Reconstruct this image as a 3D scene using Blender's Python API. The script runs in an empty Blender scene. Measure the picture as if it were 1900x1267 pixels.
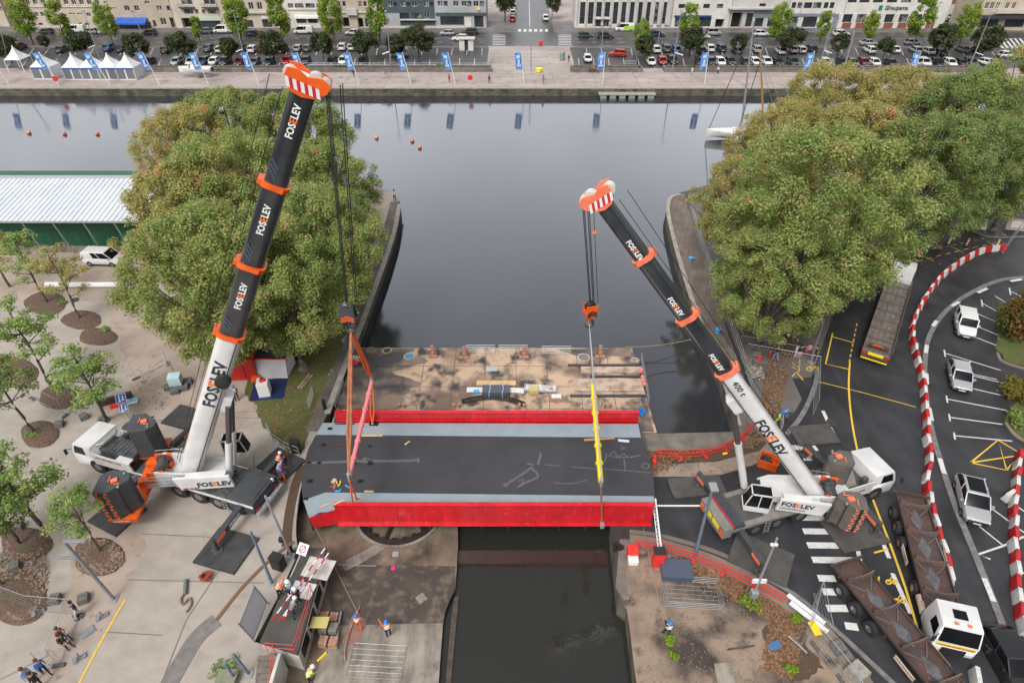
import bpy, bmesh, math, random
import numpy as np
from mathutils import Vector, Matrix, noise
R = math.radians; PI = math.pi
random.seed(7)
SC = bpy.context.scene; COL = SC.collection
# ---------------------------------------------------------------- camera, world, sun, exposure
F = 1184.0; CX = 950.0; CY = 633.5; TH = R(37.4); HC = 39.1
cd = bpy.data.cameras.new('camera'); cam = bpy.data.objects.new('camera', cd); COL.objects.link(cam)
cam.location = (0, 0, HC); cam.rotation_euler = (R(90) - TH, 0, 0)
cd.sensor_width = 36; cd.lens = 36 * F / 1900; cd.clip_end = 2500; cd.clip_start = 0.5
SC.camera = cam
SUN_EL, SUN_AZ = R(52), R(205)
w = bpy.data.worlds.new('World'); SC.world = w; w.use_nodes = True
nt = w.node_tree; bg = nt.nodes['Background']
sky = nt.nodes.new('ShaderNodeTexSky'); sky.sky_type = 'NISHITA'; sky.sun_disc = False
sky.sun_elevation = SUN_EL; sky.sun_rotation = SUN_AZ; sky.air_density = 1.5; sky.dust_density = 8; sky.ozone_density = 1
hs = nt.nodes.new('ShaderNodeHueSaturation'); hs.inputs['Saturation'].default_value = 0.2
nt.links.new(sky.outputs[0], hs.inputs['Color'])
# thin overcast: soft cloud banks, brightest low in the north
tc = nt.nodes.new('ShaderNodeTexCoord'); sp = nt.nodes.new('ShaderNodeSeparateXYZ'); cn = nt.nodes.new('ShaderNodeTexNoise')
cn.inputs['Scale'].default_value = 2.2; cn.inputs['Detail'].default_value = 4
nt.links.new(tc.outputs['Generated'], sp.inputs[0]); nt.links.new(tc.outputs['Generated'], cn.inputs['Vector'])
def wmath(op, a, b, c=None):
 n_ = nt.nodes.new('ShaderNodeMath'); n_.operation = op
 for i_, x_ in enumerate((a, b, c)):
  if x_ is None: continue
  if isinstance(x_, (int, float)): n_.inputs[i_].default_value = x_
  else: nt.links.new(x_, n_.inputs[i_])
 return n_.outputs[0]
def wramp(x_, a, b, c, d):
 n_ = nt.nodes.new('ShaderNodeMapRange'); n_.interpolation_type = 'SMOOTHSTEP'
 nt.links.new(x_, n_.inputs[0])
 for i_, q_ in enumerate((a, b, c, d)): n_.inputs[i_ + 1].default_value = q_
 return n_.outputs[0]
low = wramp(sp.outputs[2], 0.28, 0.84, 1.0, 0.0); north = wramp(sp.outputs[1], 0.2, 0.9, 0.0, 1.0)
gl = wmath('MULTIPLY', low, north); cl = wramp(cn.outputs['Fac'], 0.3, 0.7, 0.85, 1.15)
fac = wmath('MULTIPLY', wmath('MULTIPLY_ADD', gl, 2.1, 0.62), cl)
vm_ = nt.nodes.new('ShaderNodeVectorMath'); vm_.operation = 'SCALE'
nt.links.new(hs.outputs[0], vm_.inputs[0]); nt.links.new(fac, vm_.inputs['Scale']); nt.links.new(vm_.outputs[0], bg.inputs[0])
bg.inputs[1].default_value = 0.15
sd = bpy.data.lights.new('sun', 'SUN'); sun = bpy.data.objects.new('sun', sd); COL.objects.link(sun)
sd.energy = 0.8; sd.angle = R(16); sd.color = (1, 0.96, 0.9)
sun.rotation_euler = Vector((math.sin(SUN_AZ) * math.cos(SUN_EL), math.cos(SUN_AZ) * math.cos(SUN_EL), math.sin(SUN_EL))).to_track_quat('Z', 'Y').to_euler()
SC.view_settings.view_transform = 'Standard'; SC.view_settings.look = 'None'
SC.view_settings.exposure = 0.6; SC.view_settings.gamma = 1
SC.cycles.max_bounces = 5; SC.cycles.transparent_max_bounces = 6; SC.cycles.caustics_reflective = False
# ---------------------------------------------------------------- picture pixel (1900 wide photo) -> place in the world
S_, C_ = math.sin(TH), math.cos(TH)
def ray(u, v):
 t = v - CY
 return Vector((u - CX, F * C_ - t * S_, -F * S_ - t * C_))
def P(u, v, z=0.0):
 d = ray(u, v); k = (z - HC) / d.z
 return Vector((d.x * k, d.y * k, z))
def PY(u, v, y):
 d = ray(u, v); k = y / d.y
 return Vector((d.x * k, y, HC + d.z * k))
def head(a, b):
 return math.atan2(b.y - a.y, b.x - a.x)
# ---------------------------------------------------------------- materials
_M = {}
def mat(name, col, rough=0.6, metal=0.0, col2=None, scale=2.0, detail=4, bump=0.0, bscale=None, coords='Object', spec=0.5, contrast=(0.35, 0.65), col3=None, scale3=12.0, c3=(0.55, 0.7), coat=0.0, island=None, streak=None):
 if name in _M: return _M[name]
 m = bpy.data.materials.new(name); m.use_nodes = True; n = m.node_tree; b = n.nodes['Principled BSDF']
 L = n.links.new
 b.inputs['Roughness'].default_value = rough; b.inputs['Metallic'].default_value = metal
 b.inputs['Specular IOR Level'].default_value = spec; b.inputs['Coat Weight'].default_value = coat
 b.inputs['Base Color'].default_value = (*col, 1)
 src = None
 if col2 or bump or col3 or island or streak:
  if coords == 'World':
   g = n.nodes.new('ShaderNodeNewGeometry'); vec = g.outputs['Position']
  else:
   g = n.nodes.new('ShaderNodeTexCoord'); vec = g.outputs['Object']
 if col2:
  t = n.nodes.new('ShaderNodeTexNoise'); t.inputs['Scale'].default_value = scale; t.inputs['Detail'].default_value = detail
  L(vec, t.inputs['Vector'])
  r = n.nodes.new('ShaderNodeValToRGB'); r.color_ramp.elements[0].position = contrast[0]; r.color_ramp.elements[1].position = contrast[1]
  r.color_ramp.elements[0].color = (*col, 1); r.color_ramp.elements[1].color = (*col2, 1)
  L(t.outputs['Fac'], r.inputs[0]); src = r.outputs[0]
 if col3:
  t3 = n.nodes.new('ShaderNodeTexNoise'); t3.inputs['Scale'].default_value = scale3; t3.inputs['Detail'].default_value = 6
  L(vec, t3.inputs['Vector'])
  r3 = n.nodes.new('ShaderNodeMapRange'); r3.inputs[1].default_value = c3[0]; r3.inputs[2].default_value = c3[1]
  L(t3.outputs['Fac'], r3.inputs[0])
  mx = n.nodes.new('ShaderNodeMix'); mx.data_type = 'RGBA'
  L(r3.outputs[0], mx.inputs[0])
  if src: L(src, mx.inputs[6])
  else: mx.inputs[6].default_value = (*col, 1)
  mx.inputs[7].default_value = (*col3, 1); src = mx.outputs[2]
 if streak and src:
  mp = n.nodes.new('ShaderNodeMapping'); mp.inputs['Scale'].default_value = streak[0]; mp.inputs['Rotation'].default_value = (0, 0, streak[1]); L(vec, mp.inputs[0])
  ts = n.nodes.new('ShaderNodeTexNoise'); ts.inputs['Scale'].default_value = 1; ts.inputs['Detail'].default_value = 9; ts.inputs['Roughness'].default_value = .65; L(mp.outputs[0], ts.inputs['Vector'])
  rs = n.nodes.new('ShaderNodeMapRange'); rs.inputs[1].default_value = .38; rs.inputs[2].default_value = .6; rs.inputs[3].default_value = streak[2]; rs.inputs[4].default_value = 1.05; L(ts.outputs['Fac'], rs.inputs[0])
  vs = n.nodes.new('ShaderNodeVectorMath'); vs.operation = 'SCALE'; L(src, vs.inputs[0]); L(rs.outputs[0], vs.inputs['Scale']); src = vs.outputs[0]
 if island:
  g2 = n.nodes.new('ShaderNodeNewGeometry')
  mr = n.nodes.new('ShaderNodeMapRange'); mr.inputs[3].default_value = island[0]; mr.inputs[4].default_value = island[1]
  L(g2.outputs['Random Per Island'], mr.inputs[0])
  vm = n.nodes.new('ShaderNodeVectorMath'); vm.operation = 'SCALE'
  if src: L(src, vm.inputs[0])
  else: vm.inputs[0].default_value = col
  L(mr.outputs[0], vm.inputs['Scale']); src = vm.outputs[0]
 if src: L(src, b.inputs['Base Color'])
 if bump:
  tb = n.nodes.new('ShaderNodeTexNoise'); tb.inputs['Scale'].default_value = bscale or scale * 6; tb.inputs['Detail'].default_value = 5
  L(vec, tb.inputs['Vector'])
  bp = n.nodes.new('ShaderNodeBump'); bp.inputs['Strength'].default_value = bump; bp.inputs['Distance'].default_value = 0.05
  L(tb.outputs['Fac'], bp.inputs['Height']); L(bp.outputs[0], b.inputs['Normal'])
 _M[name] = m; return m
def plain(name, col, rough=0.5, metal=0.0, **k):
 return mat(name, col, rough, metal, **k)
def brickmat(name, c1, c2, mortar, bw, bh, rot=0.0, msize=0.02, rough=0.85, dirt=None, dscale=0.4, coords='World', offset=0.5, wall=False):
 m = bpy.data.materials.new(name); m.use_nodes = True; n = m.node_tree; b = n.nodes['Principled BSDF']; L = n.links.new
 g = n.nodes.new('ShaderNodeNewGeometry'); mp = n.nodes.new('ShaderNodeMapping')
 if wall:
  sx = n.nodes.new('ShaderNodeSeparateXYZ'); cx = n.nodes.new('ShaderNodeCombineXYZ'); ad = n.nodes.new('ShaderNodeMath')
  L(g.outputs['Position'], sx.inputs[0]); L(sx.outputs[0], ad.inputs[0]); L(sx.outputs[1], ad.inputs[1]); L(ad.outputs[0], cx.inputs[0]); L(sx.outputs[2], cx.inputs[1])
  L(cx.outputs[0], mp.inputs[0])
 else: L(g.outputs['Position'], mp.inputs[0])
 mp.inputs['Rotation'].default_value = (0, 0, rot)
 br = n.nodes.new('ShaderNodeTexBrick'); br.inputs['Scale'].default_value = 1; br.offset = offset
 br.inputs['Brick Width'].default_value = bw; br.inputs['Row Height'].default_value = bh; br.inputs['Mortar Size'].default_value = msize
 br.inputs['Color1'].default_value = (*c1, 1); br.inputs['Color2'].default_value = (*c2, 1); br.inputs['Mortar'].default_value = (*mortar, 1)
 L(mp.outputs[0], br.inputs[0]); src = br.outputs[0]
 t = n.nodes.new('ShaderNodeTexNoise'); t.inputs['Scale'].default_value = dscale; t.inputs['Detail'].default_value = 8; L(g.outputs['Position'], t.inputs['Vector'])
 mr = n.nodes.new('ShaderNodeMapRange'); mr.inputs[1].default_value = 0.42; mr.inputs[2].default_value = 0.68; L(t.outputs['Fac'], mr.inputs[0])
 mx = n.nodes.new('ShaderNodeMix'); mx.data_type = 'RGBA'; L(mr.outputs[0], mx.inputs[0]); L(src, mx.inputs[6])
 mx.inputs[7].default_value = (*(dirt or tuple(x * 0.5 for x in c1)), 1); L(mx.outputs[2], b.inputs['Base Color'])
 b.inputs['Roughness'].default_value = rough
 _M[name] = m; return m
# ---------------------------------------------------------------- mesh builder
class MB:
 def __init__(s): s.v = []; s.f = []; s.mi = []; s.cur = 0; s.T = None
 def mat(s, i): s.cur = i; return s
 def av(s, pts):
  i = len(s.v)
  for p in pts:
   p = Vector(p)
   s.v.append(tuple(s.T @ p) if s.T is not None else tuple(p))
  return i
 def af(s, *idx): s.f.append(tuple(idx)); s.mi.append(s.cur)
 def quad(s, a, b, c, d):
  i = s.av([a, b, c, d]); s.af(i, i + 1, i + 2, i + 3); return s
 def poly(s, pts):
  i = s.av(pts); s.af(*range(i, i + len(pts))); return s
 def hexa(s, lo, hi):                        # two 4-rings, lo below hi
  i = s.av(list(lo) + list(hi))
  s.af(i + 3, i + 2, i + 1, i); s.af(i + 4, i + 5, i + 6, i + 7)
  for k in range(4): s.af(i + k, i + (k + 1) % 4, i + 4 + (k + 1) % 4, i + 4 + k)
  return s
 def box(s, c, d, rz=0.0):                   # centre, full size
  x, y, z = d[0] / 2, d[1] / 2, d[2] / 2; q = Matrix.Rotation(rz, 3, 'Z'); c = Vector(c)
  r = lambda zz: [c + q @ Vector(p) for p in ((-x, -y, zz), (x, -y, zz), (x, y, zz), (-x, y, zz))]
  return s.hexa(r(-z), r(z))
 def beam(s, a, b, w, h=None, up=(0, 0, 1)):      # rectangular bar from a to b
  a, b = Vector(a), Vector(b); h = h or w; d = (b - a).normalized(); up = Vector(up)
  if abs(d.dot(up)) > 0.98: up = Vector((0, 1, 0))
  sd = d.cross(up).normalized() * w / 2; u = sd.cross(d).normalized() * h / 2
  return s.hexa([a - sd - u, a + sd - u, b + sd - u, b - sd - u], [a - sd + u, a + sd + u, b + sd + u, b - sd + u])
 def tube(s, pts, r, n=6, cap=True):
  pts = [Vector(p) for p in pts]; rs = r if isinstance(r, (list, tuple)) else [r] * len(pts); rings = []
  up = Vector((0, 0, 1))
  for k, p in enumerate(pts):
   d = (pts[min(k + 1, len(pts) - 1)] - pts[max(k - 1, 0)])
   d = d.normalized() if d.length > 1e-9 else Vector((0, 0, 1))
   x = d.cross(up)
   if x.length < 0.05: x = d.cross(Vector((1, 0, 0)))
   x.normalize(); y = x.cross(d).normalized()
   rings.append(s.av([p + (x * math.cos(t) + y * math.sin(t)) * rs[k] for t in [2 * PI * j / n for j in range(n)]]))
  for a, b in zip(rings, rings[1:]):
   for j in range(n): s.af(a + j, b + j, b + (j + 1) % n, a + (j + 1) % n)
  if cap:
   s.af(*[rings[0] + j for j in range(n)]); s.af(*[rings[-1] + j for j in reversed(range(n))])
  return s
 def cyl(s, a, b, r, n=10, r2=None): return s.tube([a, b], [r, r if r2 is None else r2], n)
 def prism(s, poly, z0, z1, top=True, bot=True):
  n = len(poly); ar = sum(poly[i][0] * poly[(i + 1) % n][1] - poly[(i + 1) % n][0] * poly[i][1] for i in range(n))
  if ar < 0: poly = list(reversed(poly))
  i = s.av([(p[0], p[1], z0) for p in poly]); j = s.av([(p[0], p[1], z1) for p in poly])
  for k in range(n): s.af(i + k, i + (k + 1) % n, j + (k + 1) % n, j + k)
  if top: s.af(*range(j, j + n))
  if bot: s.af(*reversed(range(i, i + n)))
  return s
 def lathe(s, prof, c=(0, 0, 0), n=12):
  c = Vector(c); rings = [s.av([c + Vector((r * math.cos(2 * PI * j / n), r * math.sin(2 * PI * j / n), z)) for j in range(n)]) for r, z in prof]
  for a, b in zip(rings, rings[1:]):
   for j in range(n): s.af(a + j, a + (j + 1) % n, b + (j + 1) % n, b + j)
  s.af(*[rings[0] + j for j in reversed(range(n))]); s.af(*[rings[-1] + j for j in range(n)])
  return s
 def sphere(s, c, r, n=8, sz=1.0):
  return s.lathe([(max(r * math.sin(PI * k / n), 0.001), -r * sz * math.cos(PI * k / n)) for k in range(n + 1)], c, n + 2)
 def loft(s, rings, cap=True):
  idx = [s.av(r) for r in rings]; n = len(rings[0])
  for a, b in zip(idx, idx[1:]):
   for j in range(n): s.af(a + j, a + (j + 1) % n, b + (j + 1) % n, b + j)
  if cap:
   s.af(*[idx[0] + j for j in reversed(range(n))]); s.af(*[idx[-1] + j for j in range(n)])
  return s
 def ring(s, c, r, t, h, n=48, a0=0, a1=2 * PI):     # flat-topped annulus
  c = Vector(c); full = abs(a1 - a0 - 2 * PI) < 1e-6; m = n if full else n + 1; R0 = []
  for j in range(m):
   a = a0 + (a1 - a0) * j / n; d = Vector((math.cos(a), math.sin(a), 0))
   R0.append(s.av([c + d * (r - t / 2), c + d * (r + t / 2), c + d * (r + t / 2) + Vector((0, 0, h)), c + d * (r - t / 2) + Vector((0, 0, h))]))
  for j in range(n if full else n):
   a = R0[j]; b = R0[(j + 1) % m]
   for k in range(4): s.af(a + k, a + (k + 1) % 4, b + (k + 1) % 4, b + k)
  return s
 def build(s, name, mats, parent=None, world=False, bevel=0.0, smooth=False, fix=True):
  me = bpy.data.meshes.new(name); v = s.v
  if world and parent is not None:
   iv = parent_world(parent).inverted(); v = [tuple(iv @ Vector(p)) for p in v]
  me.from_pydata(v, [], s.f)
  if not isinstance(mats, (list, tuple)): mats = [mats]
  for m in mats: me.materials.append(m)
  if len(mats) > 1: me.polygons.foreach_set('material_index', [min(i, len(mats) - 1) for i in s.mi])
  if fix or bevel:
   bm = bmesh.new(); bm.from_mesh(me)
   bmesh.ops.remove_doubles(bm, verts=bm.verts, dist=1e-5)
   if fix: bmesh.ops.recalc_face_normals(bm, faces=bm.faces)
   if bevel:
    es = [e for e in bm.edges if len(e.link_faces) == 2 and e.calc_face_angle(0) > 0.5]
    bmesh.ops.bevel(bm, geom=es, offset=bevel, segments=2, profile=0.6, affect='EDGES', clamp_overlap=True)
   bm.to_mesh(me); bm.free()
  if smooth:
   me.polygons.foreach_set('use_smooth', [True] * len(me.polygons))
   try: me.set_sharp_from_angle(angle=R(40))
   except Exception: pass
  o = bpy.data.objects.new(name, me); COL.objects.link(o)
  if parent is not None: o.parent = parent
  return o
def parent_world(o):
 m = Matrix.LocRotScale(o.location, o.rotation_euler, o.scale)
 return parent_world(o.parent) @ m if o.parent else m
def tag(o, label=None, cat=None, group=None, kind=None):
 if label: o['label'] = label
 if cat: o['category'] = cat
 if group: o['group'] = group
 if kind: o['kind'] = kind
 return o
def empty(name, loc=(0, 0, 0), rz=0.0, label=None, cat=None, group=None):
 o = bpy.data.objects.new(name, None); COL.objects.link(o); o.location = loc; o.rotation_euler = (0, 0, rz)
 o.empty_display_size = 0.3
 return tag(o, label, cat, group)
def copy_tree(o, parent=None):
 c = o.copy(); COL.objects.link(c)
 if parent: c.parent = parent
 for ch in o.children: copy_tree(ch, c)
 return c
def struct(o): o['kind'] = 'structure'; return o
def jagged(pts, amp=.22, step=.3):
 out = []
 for i, a in enumerate(pts):
  b = pts[(i + 1) % len(pts)]; d = b - a; L = d.length; n = max(1, min(80, int(L / step))); q = Vector((-d.y, d.x, 0)) / max(L, .01)
  for k in range(n):
   p = a.lerp(b, k / n); out.append(p + q * (noise.noise(p * .9) * amp * 2 + noise.noise(p * 4) * amp if k else 0))
 return out
def sheet(name, px, z, m, thick=0.0, skirt=None):
 pts = [P(u, v, z) for u, v in px]; mb = MB()
 if name in ('leaf_litter', 'grass', 'path'): pts = jagged(pts)
 if skirt is None: mb.poly(pts)
 else: mb.prism([(p.x, p.y) for p in pts], skirt, z, bot=False)
 return struct(mb.build(name, m))
def spline(px, n=8):
 pts = [Vector(p) for p in px]; out = []
 for i in range(len(pts) - 1):
  p0 = pts[max(i - 1, 0)]; p1 = pts[i]; p2 = pts[i + 1]; p3 = pts[min(i + 2, len(pts) - 1)]
  for k in range(n):
   t = k / n
   out.append(0.5 * ((2 * p1) + (-p0 + p2) * t + (2 * p0 - 5 * p1 + 4 * p2 - p3) * t * t + (-p0 + 3 * p1 - 3 * p2 + p3) * t ** 3))
 out.append(pts[-1]); return out
def strip_pts(path, w):
 l, r = [], []
 for i, p in enumerate(path):
  d = (path[min(i + 1, len(path) - 1)] - path[max(i - 1, 0)]); d.z = 0; d.normalize(); nrm = Vector((-d.y, d.x, 0)) * w / 2
  l.append(p + nrm); r.append(p - nrm)
 return l, r
def strip(name, px, w, z, m, h=0.0, n=8, mb=None, build=True):
 path = [Vector((p.x, p.y, 0)) for p in spline([P(u, v, z) for u, v in px], n)]
 l, r = strip_pts(path, w); mb = mb or MB()
 for i in range(len(path) - 1):
  lo = [(q.x, q.y, z) for q in (r[i], r[i + 1], l[i + 1], l[i])]
  if h: mb.hexa(lo, [(a, b, z + h) for a, b, _ in lo])
  else: mb.quad(*lo)
 return struct(mb.build(name, m)) if build else mb
def along(px, step, z=0, n=12):         # evenly spaced (point, heading) along a pixel path
 path = spline([P(u, v, z) for u, v in px], n); out = []; acc = 0; nxt = 0
 for a, b in zip(path, path[1:]):
  L = (b - a).length
  while nxt <= acc + L:
   out.append((a.lerp(b, (nxt - acc) / L), head(a, b))); nxt += step
  acc += L
 return out
def text_mesh(body, size, m, parent=None, T=None, depth=0.01, bold=0.02, name='lettering', two=None, sx=1.0):
 obs = []
 parts = two or [(body, m)]
 allmb = MB(); mats = []
 full = ''.join(p[0] for p in parts)
 cu = bpy.data.curves.new('t', 'FONT'); cu.size = size; cu.offset = bold * size; cu.extrude = depth; cu.space_character = 1.03; cu.resolution_u = 2
 to = bpy.data.objects.new('t', cu); COL.objects.link(to)
 def width(s_):
  cu.body = s_; bpy.context.view_layer.update(); return to.dimensions.x
 x = 0.0; done = ''
 for s_, mm in parts:
  x0 = 0 if not done else width(done + s_) - width(s_)
  cu.body = s_; bpy.context.view_layer.update()
  me = bpy.data.meshes.new_from_object(to.evaluated_get(bpy.context.evaluated_depsgraph_get()))
  if mm not in mats: mats.append(mm)
  allmb.mat(mats.index(mm)); i0 = len(allmb.v)
  for v in me.vertices:
   q = Vector(((v.co.x + x0) * sx, v.co.y, v.co.z)); allmb.v.append(tuple(T @ q) if T is not None else tuple(q))
  for p in me.polygons: allmb.af(*[i0 + k for k in p.vertices])
  bpy.data.meshes.remove(me); done += s_
 bpy.data.objects.remove(to); bpy.data.curves.remove(cu)
 return allmb.build(name, mats, parent, world=False, fix=False)
def ordinal(n): return ['', 'first', 'second', 'third', 'fourth', 'fifth', 'sixth', 'seventh', 'eighth', 'ninth', 'tenth', 'eleventh', 'twelfth', 'thirteenth', 'fourteenth', 'fifteenth', 'sixteenth'][n]
# ================================================================ SETTING: water, quays, ground, roads
WZ = -1.5; PITZ = -1.1
def water_mat(name, base, rough=.075, ior=1.95, bmp=1.0):
 m = bpy.data.materials.new(name); m.use_nodes = True; n = m.node_tree; b = n.nodes['Principled BSDF']; L = n.links.new
 b.inputs['Base Color'].default_value = (*base, 1); b.inputs['Roughness'].default_value = rough; b.inputs['IOR'].default_value = ior; b.inputs['Specular Tint'].default_value = (0.93, 0.94, 1, 1)
 g = n.nodes.new('ShaderNodeNewGeometry')
 t = n.nodes.new('ShaderNodeTexNoise'); t.inputs['Scale'].default_value = 1.6; t.inputs['Detail'].default_value = 3
 t2 = n.nodes.new('ShaderNodeTexNoise'); t2.inputs['Scale'].default_value = 0.05; t2.inputs['Detail'].default_value = 3
 L(g.outputs['Position'], t.inputs['Vector']); L(g.outputs['Position'], t2.inputs['Vector'])
 mr = n.nodes.new('ShaderNodeMapRange'); mr.inputs[1].default_value = 0.42; mr.inputs[2].default_value = 0.6; mr.inputs[3].default_value = 0.015 * bmp; mr.inputs[4].default_value = 0.09 * bmp
 L(t2.outputs['Fac'], mr.inputs[0])
 bp = n.nodes.new('ShaderNodeBump'); bp.inputs['Distance'].default_value = 0.1; L(mr.outputs[0], bp.inputs['Strength']); L(t.outputs['Fac'], bp.inputs['Height']); L(bp.outputs[0], b.inputs['Normal'])
 rr = n.nodes.new('ShaderNodeMapRange'); rr.inputs[1].default_value = .4; rr.inputs[2].default_value = .65; rr.inputs[3].default_value = rough * .8; rr.inputs[4].default_value = rough * 1.7; L(t2.outputs['Fac'], rr.inputs[0]); L(rr.outputs[0], b.inputs['Roughness'])
 return m
M_water = water_mat('basin water', (0.030, 0.031, 0.038)); M_lock = water_mat('murky lock water', (0.021, 0.022, 0.018), .06, 1.62, 2)
mb = MB(); mb.quad((-500, 37, WZ), (500, 37, WZ), (500, 150, WZ), (-500, 150, WZ)); struct(mb.build('water', M_water))
mb = MB(); mb.quad((-500, -60, WZ), (500, -60, WZ), (500, 37, WZ), (-500, 37, WZ)); struct(mb.build('lock_water', M_lock))
M_plaza = mat('pale concrete paving', (0.325, 0.285, 0.25), 0.75, col2=(0.385, 0.34, 0.30), scale=0.13, detail=12, bump=0.15, bscale=14, coords='World', contrast=(.3, .7), col3=(0.22, 0.185, 0.155), scale3=0.7, c3=(0.56, 1.0), streak=((.5, .8, 1), R(35), .90))
M_asph = mat('wet dark asphalt', (0.031, 0.031, 0.036), 0.5, col2=(0.046, 0.046, 0.052), scale=0.5, detail=8, bump=0.25, bscale=25, coords='World', col3=(0.022, 0.022, 0.026), scale3=0.22, c3=(0.5, 0.7), streak=((.9, .12, 1), R(15), .75))
M_quay = brickmat('quay paving stones', (0.17, 0.15, 0.135), (0.13, 0.12, 0.11), (0.06, 0.055, 0.05), 1.4, 0.8, R(72), 0.02, dirt=(0.07, 0.065, 0.055))
M_quayr = brickmat('brown quay stones', (0.19, 0.15, 0.13), (0.14, 0.115, 0.10), (0.06, 0.05, 0.045), 1.6, 0.7, R(-72), 0.02, dirt=(0.10, 0.08, 0.065))
M_qwall = brickmat('quay wall masonry', (0.16, 0.14, 0.11), (0.11, 0.10, 0.08), (0.05, 0.045, 0.04), 1.1, 0.45, 0, 0.02, dirt=(0.035, 0.045, 0.02), dscale=0.7, wall=True)
def land(name, px, m, z=0.0, low=-6.0, extra=None):
 pts = [P(u, v, z) if not isinstance(u, str) else None for u, v in px]
 if extra: pts += [Vector((x, y, z)) for x, y in extra]
 mb = MB(); mb.mat(1); mb.prism([(p.x, p.y) for p in pts], low, z, top=False, bot=False); mb.mat(0); mb.poly(pts)
 return struct(mb.build(name, [m, M_qwall]))
# left bank: from the tip of the quay down its water side to the bridge pit, then round the pit edge
LEFT = [(742, 372), (741, 388), (733, 425), (716, 480), (694, 540), (674, 595), (652, 650), (628, 712), (607, 768), (590, 806), (566, 870), (545, 925), (535, 962), (531, 1000), (533, 1030), (548, 1037), (519, 1100), (472, 1190), (512, 1202), (507, 1300)]
land('ground', LEFT, M_plaza, extra=[(-10.5, 8), (-10.5, -30), (-400, -30), (-400, 86.5), (-60, 86.5), (-18.2, 88)])
RIGHT = [(1264, 357), (1248, 362), (1238, 378), (1238, 405), (1250, 455), (1266, 510), (1286, 570), (1310, 632), (1338, 700), (1370, 801), (1190, 805), (1150, 806), (1140, 900), (1133, 974), (1139, 1030), (1146, 1094), (1148, 1118), (1163, 1130), (1168, 1164), (1180, 1262), (1190, 1400)]
land('ground', RIGHT, M_asph, extra=[(9, -30), (400, -30), (400, 92), (120, 92), (32, 91)])
# far bank
YQ = P(950, 165).y
M_prom = mat('pinkish promenade slabs', (0.33, 0.275, 0.255), 0.7, col2=(0.42, 0.36, 0.335), scale=0.12, detail=6, coords='World', col3=(0.25, 0.21, 0.19), scale3=0.5, streak=((.05, .6, 1), 0, .8))
mb = MB(); mb.mat(1).prism([(-500, YQ), (500, YQ), (500, 900), (-500, 900)], -6, 0, top=False, bot=False); mb.mat(0).quad((-500, YQ, 0), (500, YQ, 0), (500, 900, 0), (-500, 900, 0))
struct(mb.build('ground', [M_prom, M_qwall]))
def fy(v): return P(950, v).y
def farband(name, x0, x1, v0, v1, z, m, u=True):       # band on far bank between image columns (measured at its own mid row) and rows
 y0, y1 = fy(v0), fy(v1); vm = (v0 + v1) / 2
 a, b = (P(x0, vm).x, P(x1, vm).x)
 mb = MB(); mb.quad((a, y0, z), (b, y0, z), (b, y1, z), (a, y1, z)); return struct(mb.build(name, m))
M_cope = mat('pale coping stone', (0.36, 0.32, 0.29), 0.8, col2=(0.25, 0.22, 0.20), scale=1.2, coords='World')
mb = MB(); mb.box((0, YQ + 0.45, 0.02), (1000, 1.0, 0.12)); struct(mb.build('kerb', M_cope))
mb = MB()
for k in range(-60, 60): mb.quad((k * 9 - .04, YQ + 1, .006), (k * 9 + .04, YQ + 1, .006), (k * 9 + .04, fy(131), .006), (k * 9 - .04, fy(131), .006))
for yy in (YQ + 4, YQ + 8): mb.quad((-300, yy, .005), (300, yy, .005), (300, yy + .08, .005), (-300, yy + .08, .005))
struct(mb.build('pavement_joints', plain('dark joint', (0.16, 0.14, 0.13), 0.9)))
M_park = mat('car park asphalt', (0.042, 0.040, 0.046), 0.45, col2=(0.062, 0.058, 0.062), scale=0.15, detail=6, coords='World')
M_street = mat('street asphalt', (0.045, 0.044, 0.05), 0.4, col2=(0.07, 0.066, 0.07), scale=0.08, detail=6, coords='World', col3=(0.09, 0.08, 0.08), scale3=0.3)
M_pav = mat('grey pavement', (0.11, 0.10, 0.10), 0.55, col2=(0.17, 0.15, 0.15), scale=0.4, coords='World')
farband('car_park', -420, 905, 127, 88, 0.006, M_park)
farband('car_park', 1062, 2000, 127, 88, 0.006, M_park)
farband('road', -600, 2600, 86, 61, 0.006, M_street)
farband('pavement', -600, 2600, 61, 40, 0.010, M_pav)
farband('pavement', -420, 905, 89, 86, 0.010, M_pav); farband('pavement', 1062, 1880, 89, 86, 0.010, M_pav)
ys = fy(66)
mb = MB(); mb.quad((P(957, 60).x, ys, .016), (P(1028, 60).x, ys, .016), (P(1015, 10).x, 420, .016), (P(962, 10).x, 420, .016)); struct(mb.build('road', M_street))
mb = MB(); mb.quad((P(1752, 60).x, ys, .018), (P(1800, 60).x, ys, .018), (P(1800, 60).x + 6, 420, .018), (P(1740, 60).x + 4, 420, .018)); struct(mb.build('road', M_street))
# road paint on the far street and the car park bays
M_white = mat('white road paint', (0.62, 0.61, 0.60), 0.6, col2=(0.42, 0.42, 0.42), scale=3, coords='World', contrast=(0.5, 0.75))
M_yel = mat('yellow road paint', (0.75, 0.48, 0.05), 0.6, col2=(0.5, 0.33, 0.06), scale=3, coords='World', contrast=(0.5, 0.8))
mb = MB()
def fline(u0, v0, u1, v1, w, z=0.022):
 a, b = P(u0, v0), P(u1, v1); a.z = b.z = z; d = (b - a).normalized(); s = Vector((-d.y, d.x, 0)) * w / 2
 mb.quad(a - s, b - s, b + s, a + s)
for u in range(0, 1900, 26):
 if 900 < u < 1050: continue
 fline(u, 72.5, u + 10, 72.5, .18); fline(u + 5, 79, u + 15, 79, .18)
for u in (918, 1040):                         # zebra crossings beside the plaza
 for k in range(7): fline(u - 4, 66 + 2.9 * k, u + 20, 66 + 2.9 * k, .55)
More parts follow.
